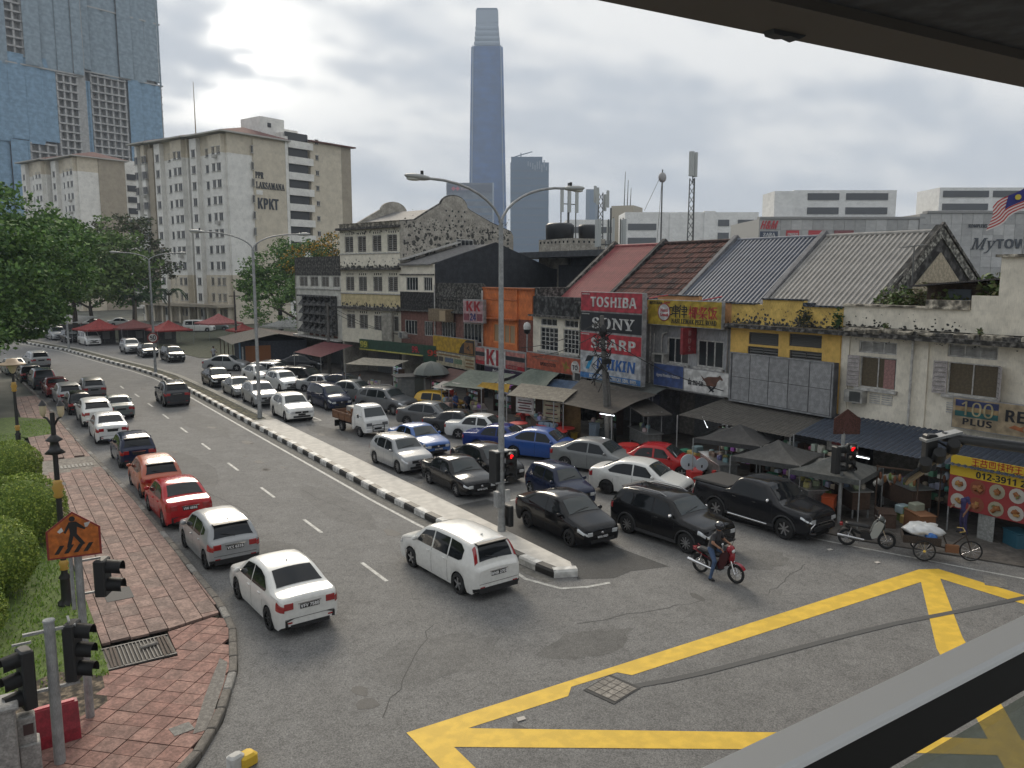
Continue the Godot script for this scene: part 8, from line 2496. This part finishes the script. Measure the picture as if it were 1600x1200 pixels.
	var gl := [[[0,9,10,9],[5,9,5,0],[1,5,9,5],[0,0,10,0]],[[0,8,10,8],[3,10,3,5],[7,10,7,5],[1,4,9,4],[1,0,9,0],[1,4,1,0],[9,4,9,0]],[[1,9,9,9],[1,9,1,1],[9,9,9,1],[1,1,9,1],[4,9,4,4],[6,9,6,4]],[[2,10,2,0],[0,7,4,7],[5,9,10,9],[5,6,10,6],[7.5,10,7.5,3],[5,3,10,0],[10,3,5,0]],[[0,9,4,9],[2,9,2,0],[0,5,4,5],[6,10,5,6],[6,8,10,8],[8,8,8,0],[5,4,10,4]]]
	for g in 7: glyph(fb,gl[g % 5],bi,-1.75 + g * .28,1.78,.24,1.3)
	rng.seed = 31
	for r in 2:
		for c in 8:
			var z := -2.25 + c * .64
			put(N().tube(V(-.018,.3 + r * .6,z),V(-.024,.3 + r * .6,z),.26,.26,14), "plate_print",mt("plate_print%d" % (c % 3),[Color(.42,.4,.36),Color(.22,.06,.03),Color(.3,.28,.2)][c % 3],.6),fb)
			for k2 in 5:
				put(N().tube(V(-.025 - .001 * k2,.3 + r * .6 + rng.randf_range(-.12,.12),z + rng.randf_range(-.14,.14)),V(-.028 - .001 * k2,.3 + r * .6,z),rng.randf_range(.05,.1),.07,7), "food_print",mt("food%d" % (rng.randi() % 5),[Color(.26,.10,.03),Color(.12,.13,.03),Color(.36,.2,.06),Color(.2,.05,.03),Color(.34,.28,.16)][k2],.6),fb)
	for e in [-2.6,2.6]: put(N().tube(V(.05,-.9,e),V(.05,1.95,e),.03,.03,6), "post",steel(),fb)
	var mb2 := thing("notice_board", "pale notice board hanging under the blue awning", "sign",V(29.2,1.95,-19.6),10)
	put(N().box(V(0,.25,0),V(.04,.5,1.3)), "board",mt("notice_pale",Color(.34,.33,.30),.7,{"tex": "grime", "size": .7}),mb2)
	put(N().box(V(-.025,.32,0),V(.01,.12,.9)), "lettering",mt("board_ink1",Color(.25,.04,.04),.7),mb2)
	for q in [[29.4,-15.6, "roast meats rack hanging over the dark counter"],[27.9,-17.2, "hanging rack of goods under the pale canopy"]]:
		var hg := thing("hanging_rack",q[2], "rack",V(q[0],.05,q[1]),25)
		put(N().box(V(0,1.0,0),V(.05,2.0,.05)).box(V(0,1.0,1.4),V(.05,2.0,.05)).box(V(0,1.95,.7),V(.05,.05,1.5)), "frame",wood,hg)
		for j in 8: put(N().ball(V(-.03,1.62 - .1 * (j % 2),.12 + j * .165),V(.06,.16,.06),7,5), "roast",mt("roast%d" % (j % 3),[Color(.14,.05,.02),Color(.2,.09,.03),Color(.10,.16,.03)][j % 3],.5),hg)
	rng.seed = 404
	for q in [[30.6,-13.6, "behind the food banner"],[30.9,-16.2, "behind the roast counter"],[29.2,-20.4, "behind the charcoal canopy"],[29.4,-22.6, "behind the dark grey canopy"],[29.6,-25.4, "before the roller shutter of the yellow shophouse"],[30.2,-35.4, "under the patched grey sheet"],[29.4,-38.9, "behind the handwritten menu"],[29.0,-41.5, "under the pitched tarpaulin"],[28.9,-44.6, "behind the striped stall"],[28.9,-48.5, "behind the maroon stall"],[28.6,-53.0, "under the cream shop banner"],[27.0,-57.0, "behind the cream stall"]]:
		var o := thing("stock_shelf", "crowded stock shelf " + q[2], "shelf",V(q[0],.05,q[1]),rng.randf_range(-12,12), "stock shelves in the arcade")
		for j in 4: put(N().box(V(0,.35 + j * .45,0),V(.5,.03,1.9)), "board",wood,o)
		for e in [-.93,.93]: put(N().box(V(0,.95,e),V(.5,1.9,.04)), "side",wood,o)
		for j in 4:
			for n in 6:
				var gm := mt("stock%d" % (rng.randi() % 16),Color.from_hsv(rng.randf(),rng.randf_range(.1,.75),rng.randf_range(.2,.75)),.6)
				var h := rng.randf_range(.12,.36)
				var p := V(-.1,.37 + j * .45,-.75 + n * .3 + rng.randf_range(-.05,.05))
				put(N().lathe(P2([0,0,.1,0,.11,h * .7,.05,h,0,h]),p,8) if n % 3 == 0 else N().cbox(p + V(0,h * .5,0),V(.26,h,.22),.02), "goods",gm,o)
	for q in [[26.9,-18.9, "beside the pale grey canopy post"],[28.2,-16.0, "behind the parked silver motorcycle"],[27.6,-21.7, "between the two nearer canopies"],[28.6,-27.4, "before the grey shophouse shutter"],[25.4,-45.3, "by the tiled counter"],[24.2,-52.4, "in front of the kiosk"],[23.3,-55.2, "at the foot of the cream stall"]]:
		var o := thing("crate_pile", "pile of coloured crates and sacks " + q[2], "crates",V(q[0],.05,q[1]),rng.randf_range(0,90), "crate piles on the forecourt")
		for n in 7:
			var gm := mt("pile%d" % (rng.randi() % 9),Color.from_hsv(rng.randf(),rng.randf_range(.2,.8),rng.randf_range(.15,.55)),.7)
			put(N().cbox(V(-.4 + .4 * (n % 3),.15 + .3 * (n / 3),rng.randf_range(-.1,.1)),V(.37,.29,.45),.03,Basis(Vector3.UP,rng.randf_range(-.2,.2))), "crate",gm,o)
	tube_lamp("white fluorescent tube under the blue awning",V(28.6,2.05,-18.9),V(28.6,2.05,-18.0))
	tube_lamp("slanting fluorescent tube before the roller shutter",V(28.6,1.95,-26.4),V(28.9,2.35,-27.0))
	tube_lamp("fluorescent tube under the brown tarpaulin",V(26.8,1.95,-32.2),V(27.0,1.95,-31.3))
	rng.seed = 55
	for q in [[23.5,-14.3],[23.3,-15.9],[19.3,-17.2],[8.8,-13.0]]:
		tag(put(N().prism(V(q[0],.012,q[1]),Vector3.RIGHT,Vector3.FORWARD,P2([-.1,-.05,.09,-.07,.12,.05,-.05,.08]),.012), "litter_scrap",mt("litter",Color(.45,.42,.38),.8)), "pale paper scrap lying on the asphalt at %s" % ["the yellow box apex", "the forecourt edge line", "the motorcycle rear wheel", "the far left of the yellow band"][[23.5,23.3,19.3,8.8].find(q[0])], "litter", "litter on the road")
func spoked(par: Node,at: Vector3,r: float,thick := .045) -> void:
	var w := sub("wheel",par,at)
	var prof := PackedVector2Array()
	for i in 9: prof.push_back(Vector2(r - thick + cos(TAU * i / 8.0) * thick,sin(TAU * i / 8.0) * thick))
	put(N().lathe(prof,Vector3.ZERO,22,Basis(Vector3.BACK,PI / 2)), "tyre",mt("tyre",Color(.014,.014,.014),.85),w)
	var s := N().tube(V(-.05,0,0),V(.05,0,0),.045,.045,8)
	for i in 12: s.tube(Vector3.ZERO,V(0,cos(TAU * i / 12),sin(TAU * i / 12)) * (r - thick),.007,.007,4,false)
	put(s, "spokes",mt("chrome",Color(.65,.65,.66),.15),w)
func motorbike(label: String,at: Vector3,hdg: float,col: Material,panel: Material) -> void:
	var t := thing("motorcycle",label, "motorcycle",at,-hdg)
	var bk := mt("trim_black",Color(.012,.012,.013),.5)
	var ch := mt("chrome",Color(.65,.65,.66),.15)
	spoked(t,V(0,.29,-.62),.29)
	spoked(t,V(0,.29,.62),.29)
	put(N().pipe([V(0,.98,-.36),V(0,.6,-.2),V(0,.42,.0),V(0,.5,.3),V(0,.72,.7)],.05,7).box(V(0,.42,.02),V(.22,.26,.36)), "frame",bk,t)
	for s in [-1.0,1.0]:
		put(N().tube(V(.075 * s,.29,-.62),V(.07 * s,.95,-.38),.028,.03,6), "fork",ch,t)
		put(N().tube(V(.1 * s,.3,.62),V(.12 * s,.68,.5),.03,.03,6), "shock",ch,t)
		put(N().tube(V(.05 * s,1.02,-.36),V(.33 * s,1.04,-.26),.016,.016,5).tube(V(.22 * s,1.03,-.3),V(.34 * s,1.04,-.25),.024,.024,6), "handlebar",bk,t)
		put(N().tube(V(.25 * s,1.03,-.3),V(.32 * s,1.2,-.34),.008,.008,4).ball(V(.33 * s,1.22,-.34),V(.06,.04,.02),8,5), "mirror",bk if s < 0 else mt("mirror_pale",Color(.5,.52,.54),.2),t)
		put(N().prism(V(.16 * s,0,0),Vector3.FORWARD,Vector3.UP,P2([.5,.9,.34,1.0,.2,.85,.08,.5,.14,.36,.3,.42,.42,.66]),.03), "leg_shield",panel,t)
		put(N().prism(V(.12 * s,0,0),Vector3.FORWARD,Vector3.UP,P2([.02,.62,-.2,.56,-.6,.72,-.82,.86,-.8,.78,-.5,.64]),.03 * s), "side_panel",col,t)
	put(N().ball(V(0,1.0,-.42),V(.16,.13,.12),10,7), "headlight_cowl",col,t)
	put(N().ball(V(0,.97,-.51),V(.09,.07,.05),10,6), "headlight",mt("headlamp",Color(.55,.57,.58),.12),t)
	put(N().ball(V(0,.78,-.46),V(.13,.2,.1),10,7), "front_cowl",col,t)
	for q in [[-.62,.02],[.62,.05]]:
		var r0 := []
		var r1 := []
		for i in 8:
			var a := PI * (.18 + .64 * i / 7.0)
			r0.push_back(V(-.075,.29 + sin(a) * .345,q[0] + cos(a) * .345)); r1.push_back(V(.075,.29 + sin(a) * .345,q[0] + cos(a) * .345))
		put(N().grid([r0,r1]), "mudguard",col if q[0] < 0 else bk,t)
	put(N().cbox(V(0,.77,.3),V(.26,.1,.78),.04,Basis(Vector3.RIGHT,-.08)), "seat",bk,t)
	put(N().tube(V(.17,.3,.1),V(.19,.42,.95),.035,.055,9), "exhaust",ch,t)
	put(N().cbox(V(0,.76,.82),V(.16,.1,.1),.02), "tail_light",mt("taillamp",Color(.27,.012,.014),.15),t)
	put(N().tube(V(-.1,.32,.15),V(-.32,.02,.22),.015,.015,5), "side_stand",ch,t)
func make_tricycle() -> void:
	var t := thing("cargo_tricycle", "rusty cargo tricycle with tray, parked on the forecourt edge", "tricycle",V(25.6,.02,-13.4),-144)
	var ru := mt("rusty_iron",Color(.09,.065,.05),.8,{"tex": "rust", "size": .6})
	spoked(t,V(0,.34,-.85),.34,.025)
	for s in [-1.0,1.0]: spoked(t,V(.5 * s,.34,.55),.34,.025)
	put(N().tube(V(-.5,.34,.55),V(.5,.34,.55),.02).tube(V(0,.34,-.85),V(0,.95,-.65),.022).tube(V(0,.85,-.68),V(0,.35,-.2),.025).tube(V(0,.35,-.2),V(0,.45,.55),.025).tube(V(0,.35,-.2),V(0,.85,.0),.02), "frame",ru,t)
	put(N().pipe([V(-.28,1.0,-.45),V(-.2,1.02,-.62),V(0,.97,-.65),V(.2,1.02,-.62),V(.28,1.0,-.45)],.016,6), "handlebar",mt("bar_yellow",Color(.35,.25,.08),.6),t)
	put(N().box(V(0,.55,.62),V(.86,.05,1.1)).box(V(.43,.66,.62),V(.03,.22,1.1)).box(V(-.43,.66,.62),V(.03,.22,1.1)).box(V(0,.66,1.17),V(.86,.22,.03)), "tray",ru,t)
	put(N().cbox(V(0,.88,.02),V(.2,.06,.26),.02), "saddle",mt("trim_black",Color(.012,.012,.013),.5),t)
	put(N().cbox(V(.2,.42,-.28),V(.1,.26,.4),.02), "pannier",mt("cardboard",Color(.2,.09,.04),.85),t)
	rng.seed = 17
	for q in [["white plastic sack heaped on the cargo tricycle",V(25.35,.72,-13.9),V(.5,.2,.62),Color(.55,.56,.56)],["blue plastic bag on the cargo tricycle tray",V(25.2,.66,-13.55),V(.2,.15,.18),Color(.03,.14,.42)]]:
		var rows := []
		var ns := noise(5,1.6,3)
		for i in 11:
			var a := -PI / 2 + PI * i / 10.0
			var row := []
			for k in 20:
				var d := V(cos(TAU * k / 20) * cos(a),sin(a),sin(TAU * k / 20) * cos(a))
				row.push_back((d * (1.0 + .35 * ns.get_noise_3dv(d * 2.0)) + V(0,.9,0)) * q[2])
			rows.push_back(row)
		var o := put(N().grid(rows,true), "plastic_sack",mt("sack%.2f" % q[3].r,q[3],.35))
		o.position = q[1]; o.rotation.y = .6
		tag(o,q[0], "bag")
func body_mesh(bones: Array,cell: float) -> MB:
	var lo := V(9,9,9)
	var hi := -lo
	for b in bones:
		for k in 2:
			lo = lo.min(b[k] - Vector3.ONE * (b[2 + k] + cell * 2)); hi = hi.max(b[k] + Vector3.ONE * (b[2 + k] + cell * 2))
	var n := Vector3i(((hi - lo) / cell).ceil()) + Vector3i.ONE
	var f := PackedFloat32Array()
	f.resize(n.x * n.y * n.z)
	f.fill(1.0)
	for b in bones:
		var a: Vector3 = b[0]
		var ab: Vector3 = b[1] - a
		var l2 := maxf(ab.length_squared(),1e-6)
		var rm: float = maxf(b[2],b[3]) + .09
		var p0 := Vector3i(((a.min(b[1]) - Vector3.ONE * rm - lo) / cell).floor()).clamp(Vector3i.ZERO,n - Vector3i.ONE)
		var p1 := Vector3i(((a.max(b[1]) + Vector3.ONE * rm - lo) / cell).ceil()).clamp(Vector3i.ZERO,n - Vector3i.ONE)
		for z in range(p0.z,p1.z + 1):
			for y in range(p0.y,p1.y + 1):
				for x in range(p0.x,p1.x + 1):
					var p := lo + V(x,y,z) * cell
					var h := clampf((p - a).dot(ab) / l2,.0,1.0)
					var d := (p - a - ab * h).length() - lerpf(b[2],b[3],h)
					var i := x + n.x * (y + n.y * z)
					var e := f[i]
					var k := clampf(.5 + .5 * (e - d) / .035,.0,1.0)
					f[i] = lerpf(e,d,k) - .035 * k * (1.0 - k)
	var m := N()
	var vid := {}
	var pts := PackedVector3Array()
	var nrm := PackedVector3Array()
	var cs := []
	var off := [0,1,n.x,n.x + 1,n.x * n.y,n.x * n.y + 1,n.x * n.y + n.x,n.x * n.y + n.x + 1]
	for z in n.z - 1:
		for y in n.y - 1:
			for x in n.x - 1:
				var i := x + n.x * (y + n.y * z)
				var neg := 0
				for o in off:
					if f[i + o] < .0: neg += 1
				if neg == 0 or neg == 8: continue
				var s := Vector3.ZERO
				var c := 0
				for e in [[0,1],[2,3],[4,5],[6,7],[0,2],[1,3],[4,6],[5,7],[0,4],[1,5],[2,6],[3,7]]:
					var u := f[i + off[e[0]]]
					var w := f[i + off[e[1]]]
					if (u < .0) != (w < .0):
						var t := u / (u - w)
						var A := V(e[0] & 1,(e[0] >> 1) & 1,e[0] >> 2)
						s += A.lerp(V(e[1] & 1,(e[1] >> 1) & 1,e[1] >> 2),t); c += 1
				var p := lo + (V(x,y,z) + s / c) * cell
				vid[i] = pts.size()
				pts.push_back(p)
				nrm.push_back(V(f[i + 1] - f[i] + f[i + off[7]] - f[i + off[6]],f[i + off[2]] - f[i] + f[i + off[7]] - f[i + off[5]],f[i + off[4]] - f[i] + f[i + off[7]] - f[i + off[3]]).normalized())
				var best := 9.0
				var col := Color.WHITE
				for b in bones:
					var q: float = Geometry3D.get_closest_point_to_segment(p,b[0],b[1]).distance_to(p) - (b[2] + b[3]) * .5
					if q < best: best = q; col = b[4]
				cs.push_back(col)
	for i in vid:
		for ax in 3:
			var st: int = [1,n.x,n.x * n.y][ax]
			var s1: int = [n.x,n.x * n.y,1][ax]
			var s2: int = [n.x * n.y,1,n.x][ax]
			var u := f[i]
			var w := f[i + st]
			if (u < .0) == (w < .0): continue
			if not (vid.has(i - s1) and vid.has(i - s2) and vid.has(i - s1 - s2)): continue
			var q := [vid[i],vid[i - s1],vid[i - s1 - s2],vid[i - s2]]
			if u < .0: q.reverse()
			for k in [0,1,2,0,2,3]:
				m.v.push_back(pts[q[k]]); m.n.push_back(nrm[q[k]]); m.uv.push_back(Vector2.ZERO); m.col.push_back(cs[q[k]])
	return m
func person(label: String,at: Vector3,turn: float,J: Dictionary,shirt: Color,trousers: Color,head := 0,cell := .03) -> void:
	var t := thing("person",label, "person",at,turn, "people among the stalls")
	var skin := Color(.27,.14,.085)
	var shoe := Color(.02,.02,.02)
	var dn: Vector3 = (J.neck - J.pelvis).normalized()
	var hd: Vector3 = J.head
	var fw := V(0,0,-1)
	var bones := [[J.pelvis,J.chest,.135,.15,shirt],[J.chest,J.neck - dn * .05,.15,.08,shirt],[J.neck - dn * .04,hd - dn * .03,.055,.055,skin],[hd - dn * .05,hd + dn * .035,.078,.092,skin],[hd + fw * .085 - dn * .02,hd + fw * .1 - dn * .035,.014,.018,skin]]
	for s in [-1.0,1.0]:
		var k := "l" if s < 0 else "r"
		var sh: Vector3 = J.chest.lerp(J.neck,.55) + V(.17 * s,0,0)
		var el: Vector3 = J["e" + k]
		var wr: Vector3 = J["w" + k]
		var hp: Vector3 = J.pelvis + V(.09 * s,-.04,0)
		bones.append_array([[J.chest.lerp(J.neck,.5),sh,.08,.068,shirt],[sh,sh.lerp(el,.62),.062,.052,shirt],[sh.lerp(el,.6),el,.046,.042,skin],[el,wr,.042,.03,skin],[wr,wr + (wr - el).normalized() * .09,.03,.036,skin]])
		bones.append_array([[hp,J["k" + k],.098,.065,trousers],[J["k" + k],J["a" + k],.063,.045,trousers],[J["a" + k],J["a" + k] + V(0,-.04,0),.042,.04,shoe],[J["a" + k] + V(0,-.045,.03),J["a" + k] + V(.02 * s,-.055,-.14),.042,.035,shoe],[hd + V(.088 * s,-.01,.01),hd + V(.09 * s,.02,.01),.016,.018,skin]])
	var m := body_mesh(bones,cell)
	for s in [-1.0,1.0]:
		var k := "l" if s < 0 else "r"
		var wr: Vector3 = J["w" + k]
		var d: Vector3 = (wr - J["e" + k]).normalized()
		var side := d.cross(Vector3.UP).normalized()
		var pal := wr + d * .11
		for i in 4:
			var b := pal + side * (.012 + .019 * (i - 1.5) - .012)
			var ln: float = [.06,.072,.068,.052][i]
			m.pipe([b,b + d * ln * .55 - V(0,.012,0),b + d * ln * .8 - V(0,.04,0)],.009,5)
		m.pipe([wr + d * .05 - side * s * .03,wr + d * .09 - side * s * .06,wr + d * .12 - side * s * .055],.01,5)
	m.tint(skin)
	put(m, "body",mt("person_skin",Color(1,1,1),.8,{"vc": true}),t)
	for s in [-1.0,1.0]: put(N().ball(hd + fw * .088 + V(.032 * s,.012,0),V(.014,.009,.008),6,4), "eye",mt("eye",Color(.02,.015,.012),.3),t)
	put(N().box(hd + fw * .084 - dn * .062,V(.045,.01,.012)), "mouth",mt("lip",Color(.16,.05,.04),.6),t)
	if head == 1:
		put(N().ball(hd + dn * .05 + V(0,0,.02),V(.135,.14,.155),14,9), "helmet",mt("helmet",Color(.012,.014,.022),.2,{"coat": 1.0}),t)
		put(N().ball(hd + fw * .09 + dn * .03,V(.11,.07,.065),12,6), "visor",mt("car_glass",Color(.012,.014,.016),.03),t)
	elif head == 2:
		put(N().ball(hd + dn * .01 + V(0,0,.035),V(.115,.145,.1),12,8).ball(J.neck + V(0,.0,0),V(.14,.08,.12),10,6), "headscarf",mt("scarf",Color(.5,.5,.5),.8),t)
	else:
		put(N().ball(hd + dn * .045 + V(0,0,.025),V(.1,.098,.098),12,8), "hair",mt("hair",Color(.01,.009,.008),.6),t)
func make_people() -> void:
	var ride := {"pelvis": V(0,.93,.22), "chest": V(0,1.24,.1), "neck": V(0,1.47,.02), "head": V(0,1.6,-.02), "el": V(-.3,1.14,-.12), "er": V(.3,1.14,-.12), "wl": V(-.29,1.05,-.22), "wr": V(.29,1.05,-.22), "kl": V(-.2,.74,-.2), "al": V(-.2,.4,.06), "kr": V(.27,.6,-.05), "ar": V(.36,.1,.02)}
	ride.wl = V(-.28,1.06,-.2); ride.wr = V(.28,1.06,-.2); ride.el = V(-.29,1.16,.02); ride.er = V(.29,1.16,.02)
	var stand := {"pelvis": V(0,.92,0), "chest": V(0,1.22,-.02), "neck": V(0,1.46,0), "head": V(0,1.6,-.02), "el": V(-.27,1.1,.02), "er": V(.27,1.12,-.04), "wl": V(-.26,.88,-.12), "wr": V(.22,1.02,-.27), "kl": V(-.11,.5,-.03), "al": V(-.12,.1,.03), "kr": V(.11,.5,-.02), "ar": V(.13,.1,.0)}
	var bend := {"pelvis": V(0,.92,.15), "chest": V(0,1.14,-.12), "neck": V(0,1.28,-.32), "head": V(0,1.35,-.44), "el": V(-.26,.98,-.3), "er": V(.26,.98,-.3), "wl": V(-.2,.95,-.52), "wr": V(.2,.97,-.54), "kl": V(-.12,.5,.02), "al": V(-.13,.1,.08), "kr": V(.12,.5,.02), "ar": V(.13,.1,.05)}
	var sit := {"pelvis": V(0,.5,.1), "chest": V(0,.82,.05), "neck": V(0,1.05,.02), "head": V(0,1.19,0), "el": V(-.26,.75,-.1), "er": V(.26,.75,-.1), "wl": V(-.16,.76,-.32), "wr": V(.16,.76,-.32), "kl": V(-.13,.5,-.34), "al": V(-.14,.1,-.32), "kr": V(.13,.5,-.34), "ar": V(.14,.1,-.3)}
	motorbike("red motorcycle ridden past the black off roader",V(18.26,0,-16.25),170,paint("bike_red",Color(.26,.02,.03)),paint("bike_red2",Color(.05,.012,.014)))
	motorbike("silver and black motorcycle parked by the forecourt line",V(24.6,0,-15.4),142,mt("bike_dark",Color(.05,.055,.05),.3),mt("bike_pale",Color(.36,.37,.34),.4))
	make_tricycle()
	person("motorcyclist in dark helmet, grey shirt and blue jeans",V(18.26,0,-16.25),-170,ride,Color(.035,.033,.038),Color(.05,.085,.16),1,.02)
	person("stall vendor in pale shirt bending over the roast counter",V(29.3,.05,-17.9),-130,bend,Color(.36,.35,.32),Color(.02,.02,.022))
	person("woman in blue violet dress standing beside the food banner",V(28.6,.05,-14.25),60,stand,Color(.05,.045,.13),Color(.05,.04,.11))
	person("person in blue shirt facing the striped stall",V(25.0,.05,-44.4),200,stand,Color(.07,.12,.30),Color(.015,.015,.02))
	person("person in dark clothes and white cap beside the blue shirted one",V(25.6,.05,-43.9),170,stand,Color(.02,.025,.05),Color(.015,.015,.02))
	person("customer in red top with white headscarf seated at a red table",V(26.9,.05,-36.0),60,sit,Color(.34,.03,.03),Color(.03,.03,.035),2)
	person("vendor in red shirt behind the tiled counter",V(26.3,.05,-47.2),90,stand,Color(.38,.04,.03),Color(.02,.02,.025))
	person("seated customer in red shirt right of the near street lamp",V(26.6,.05,-39.2),40,sit,Color(.36,.03,.03),Color(.03,.03,.04))
	person("shopper in white shirt at the cream stall counter",V(23.6,.05,-56.6),-100,stand,Color(.4,.4,.4),Color(.03,.03,.04))
	person("shopper in dark shirt at the far end of the cream stall",V(23.0,.05,-58.0),-80,stand,Color(.05,.05,.055),Color(.03,.03,.04))
	person("pedestrian in pale shirt by the market shack posts",V(20.3,.0,-87.5),-40,stand,Color(.3,.3,.32),Color(.04,.05,.08))
func _ready() -> void:
	make_textures()
	make_view()
	make_ground()
	make_shops()
	make_far()
	make_station()
	make_trees()
	make_cars()
	make_signs()
	make_furniture()
	make_stalls()
	make_people()
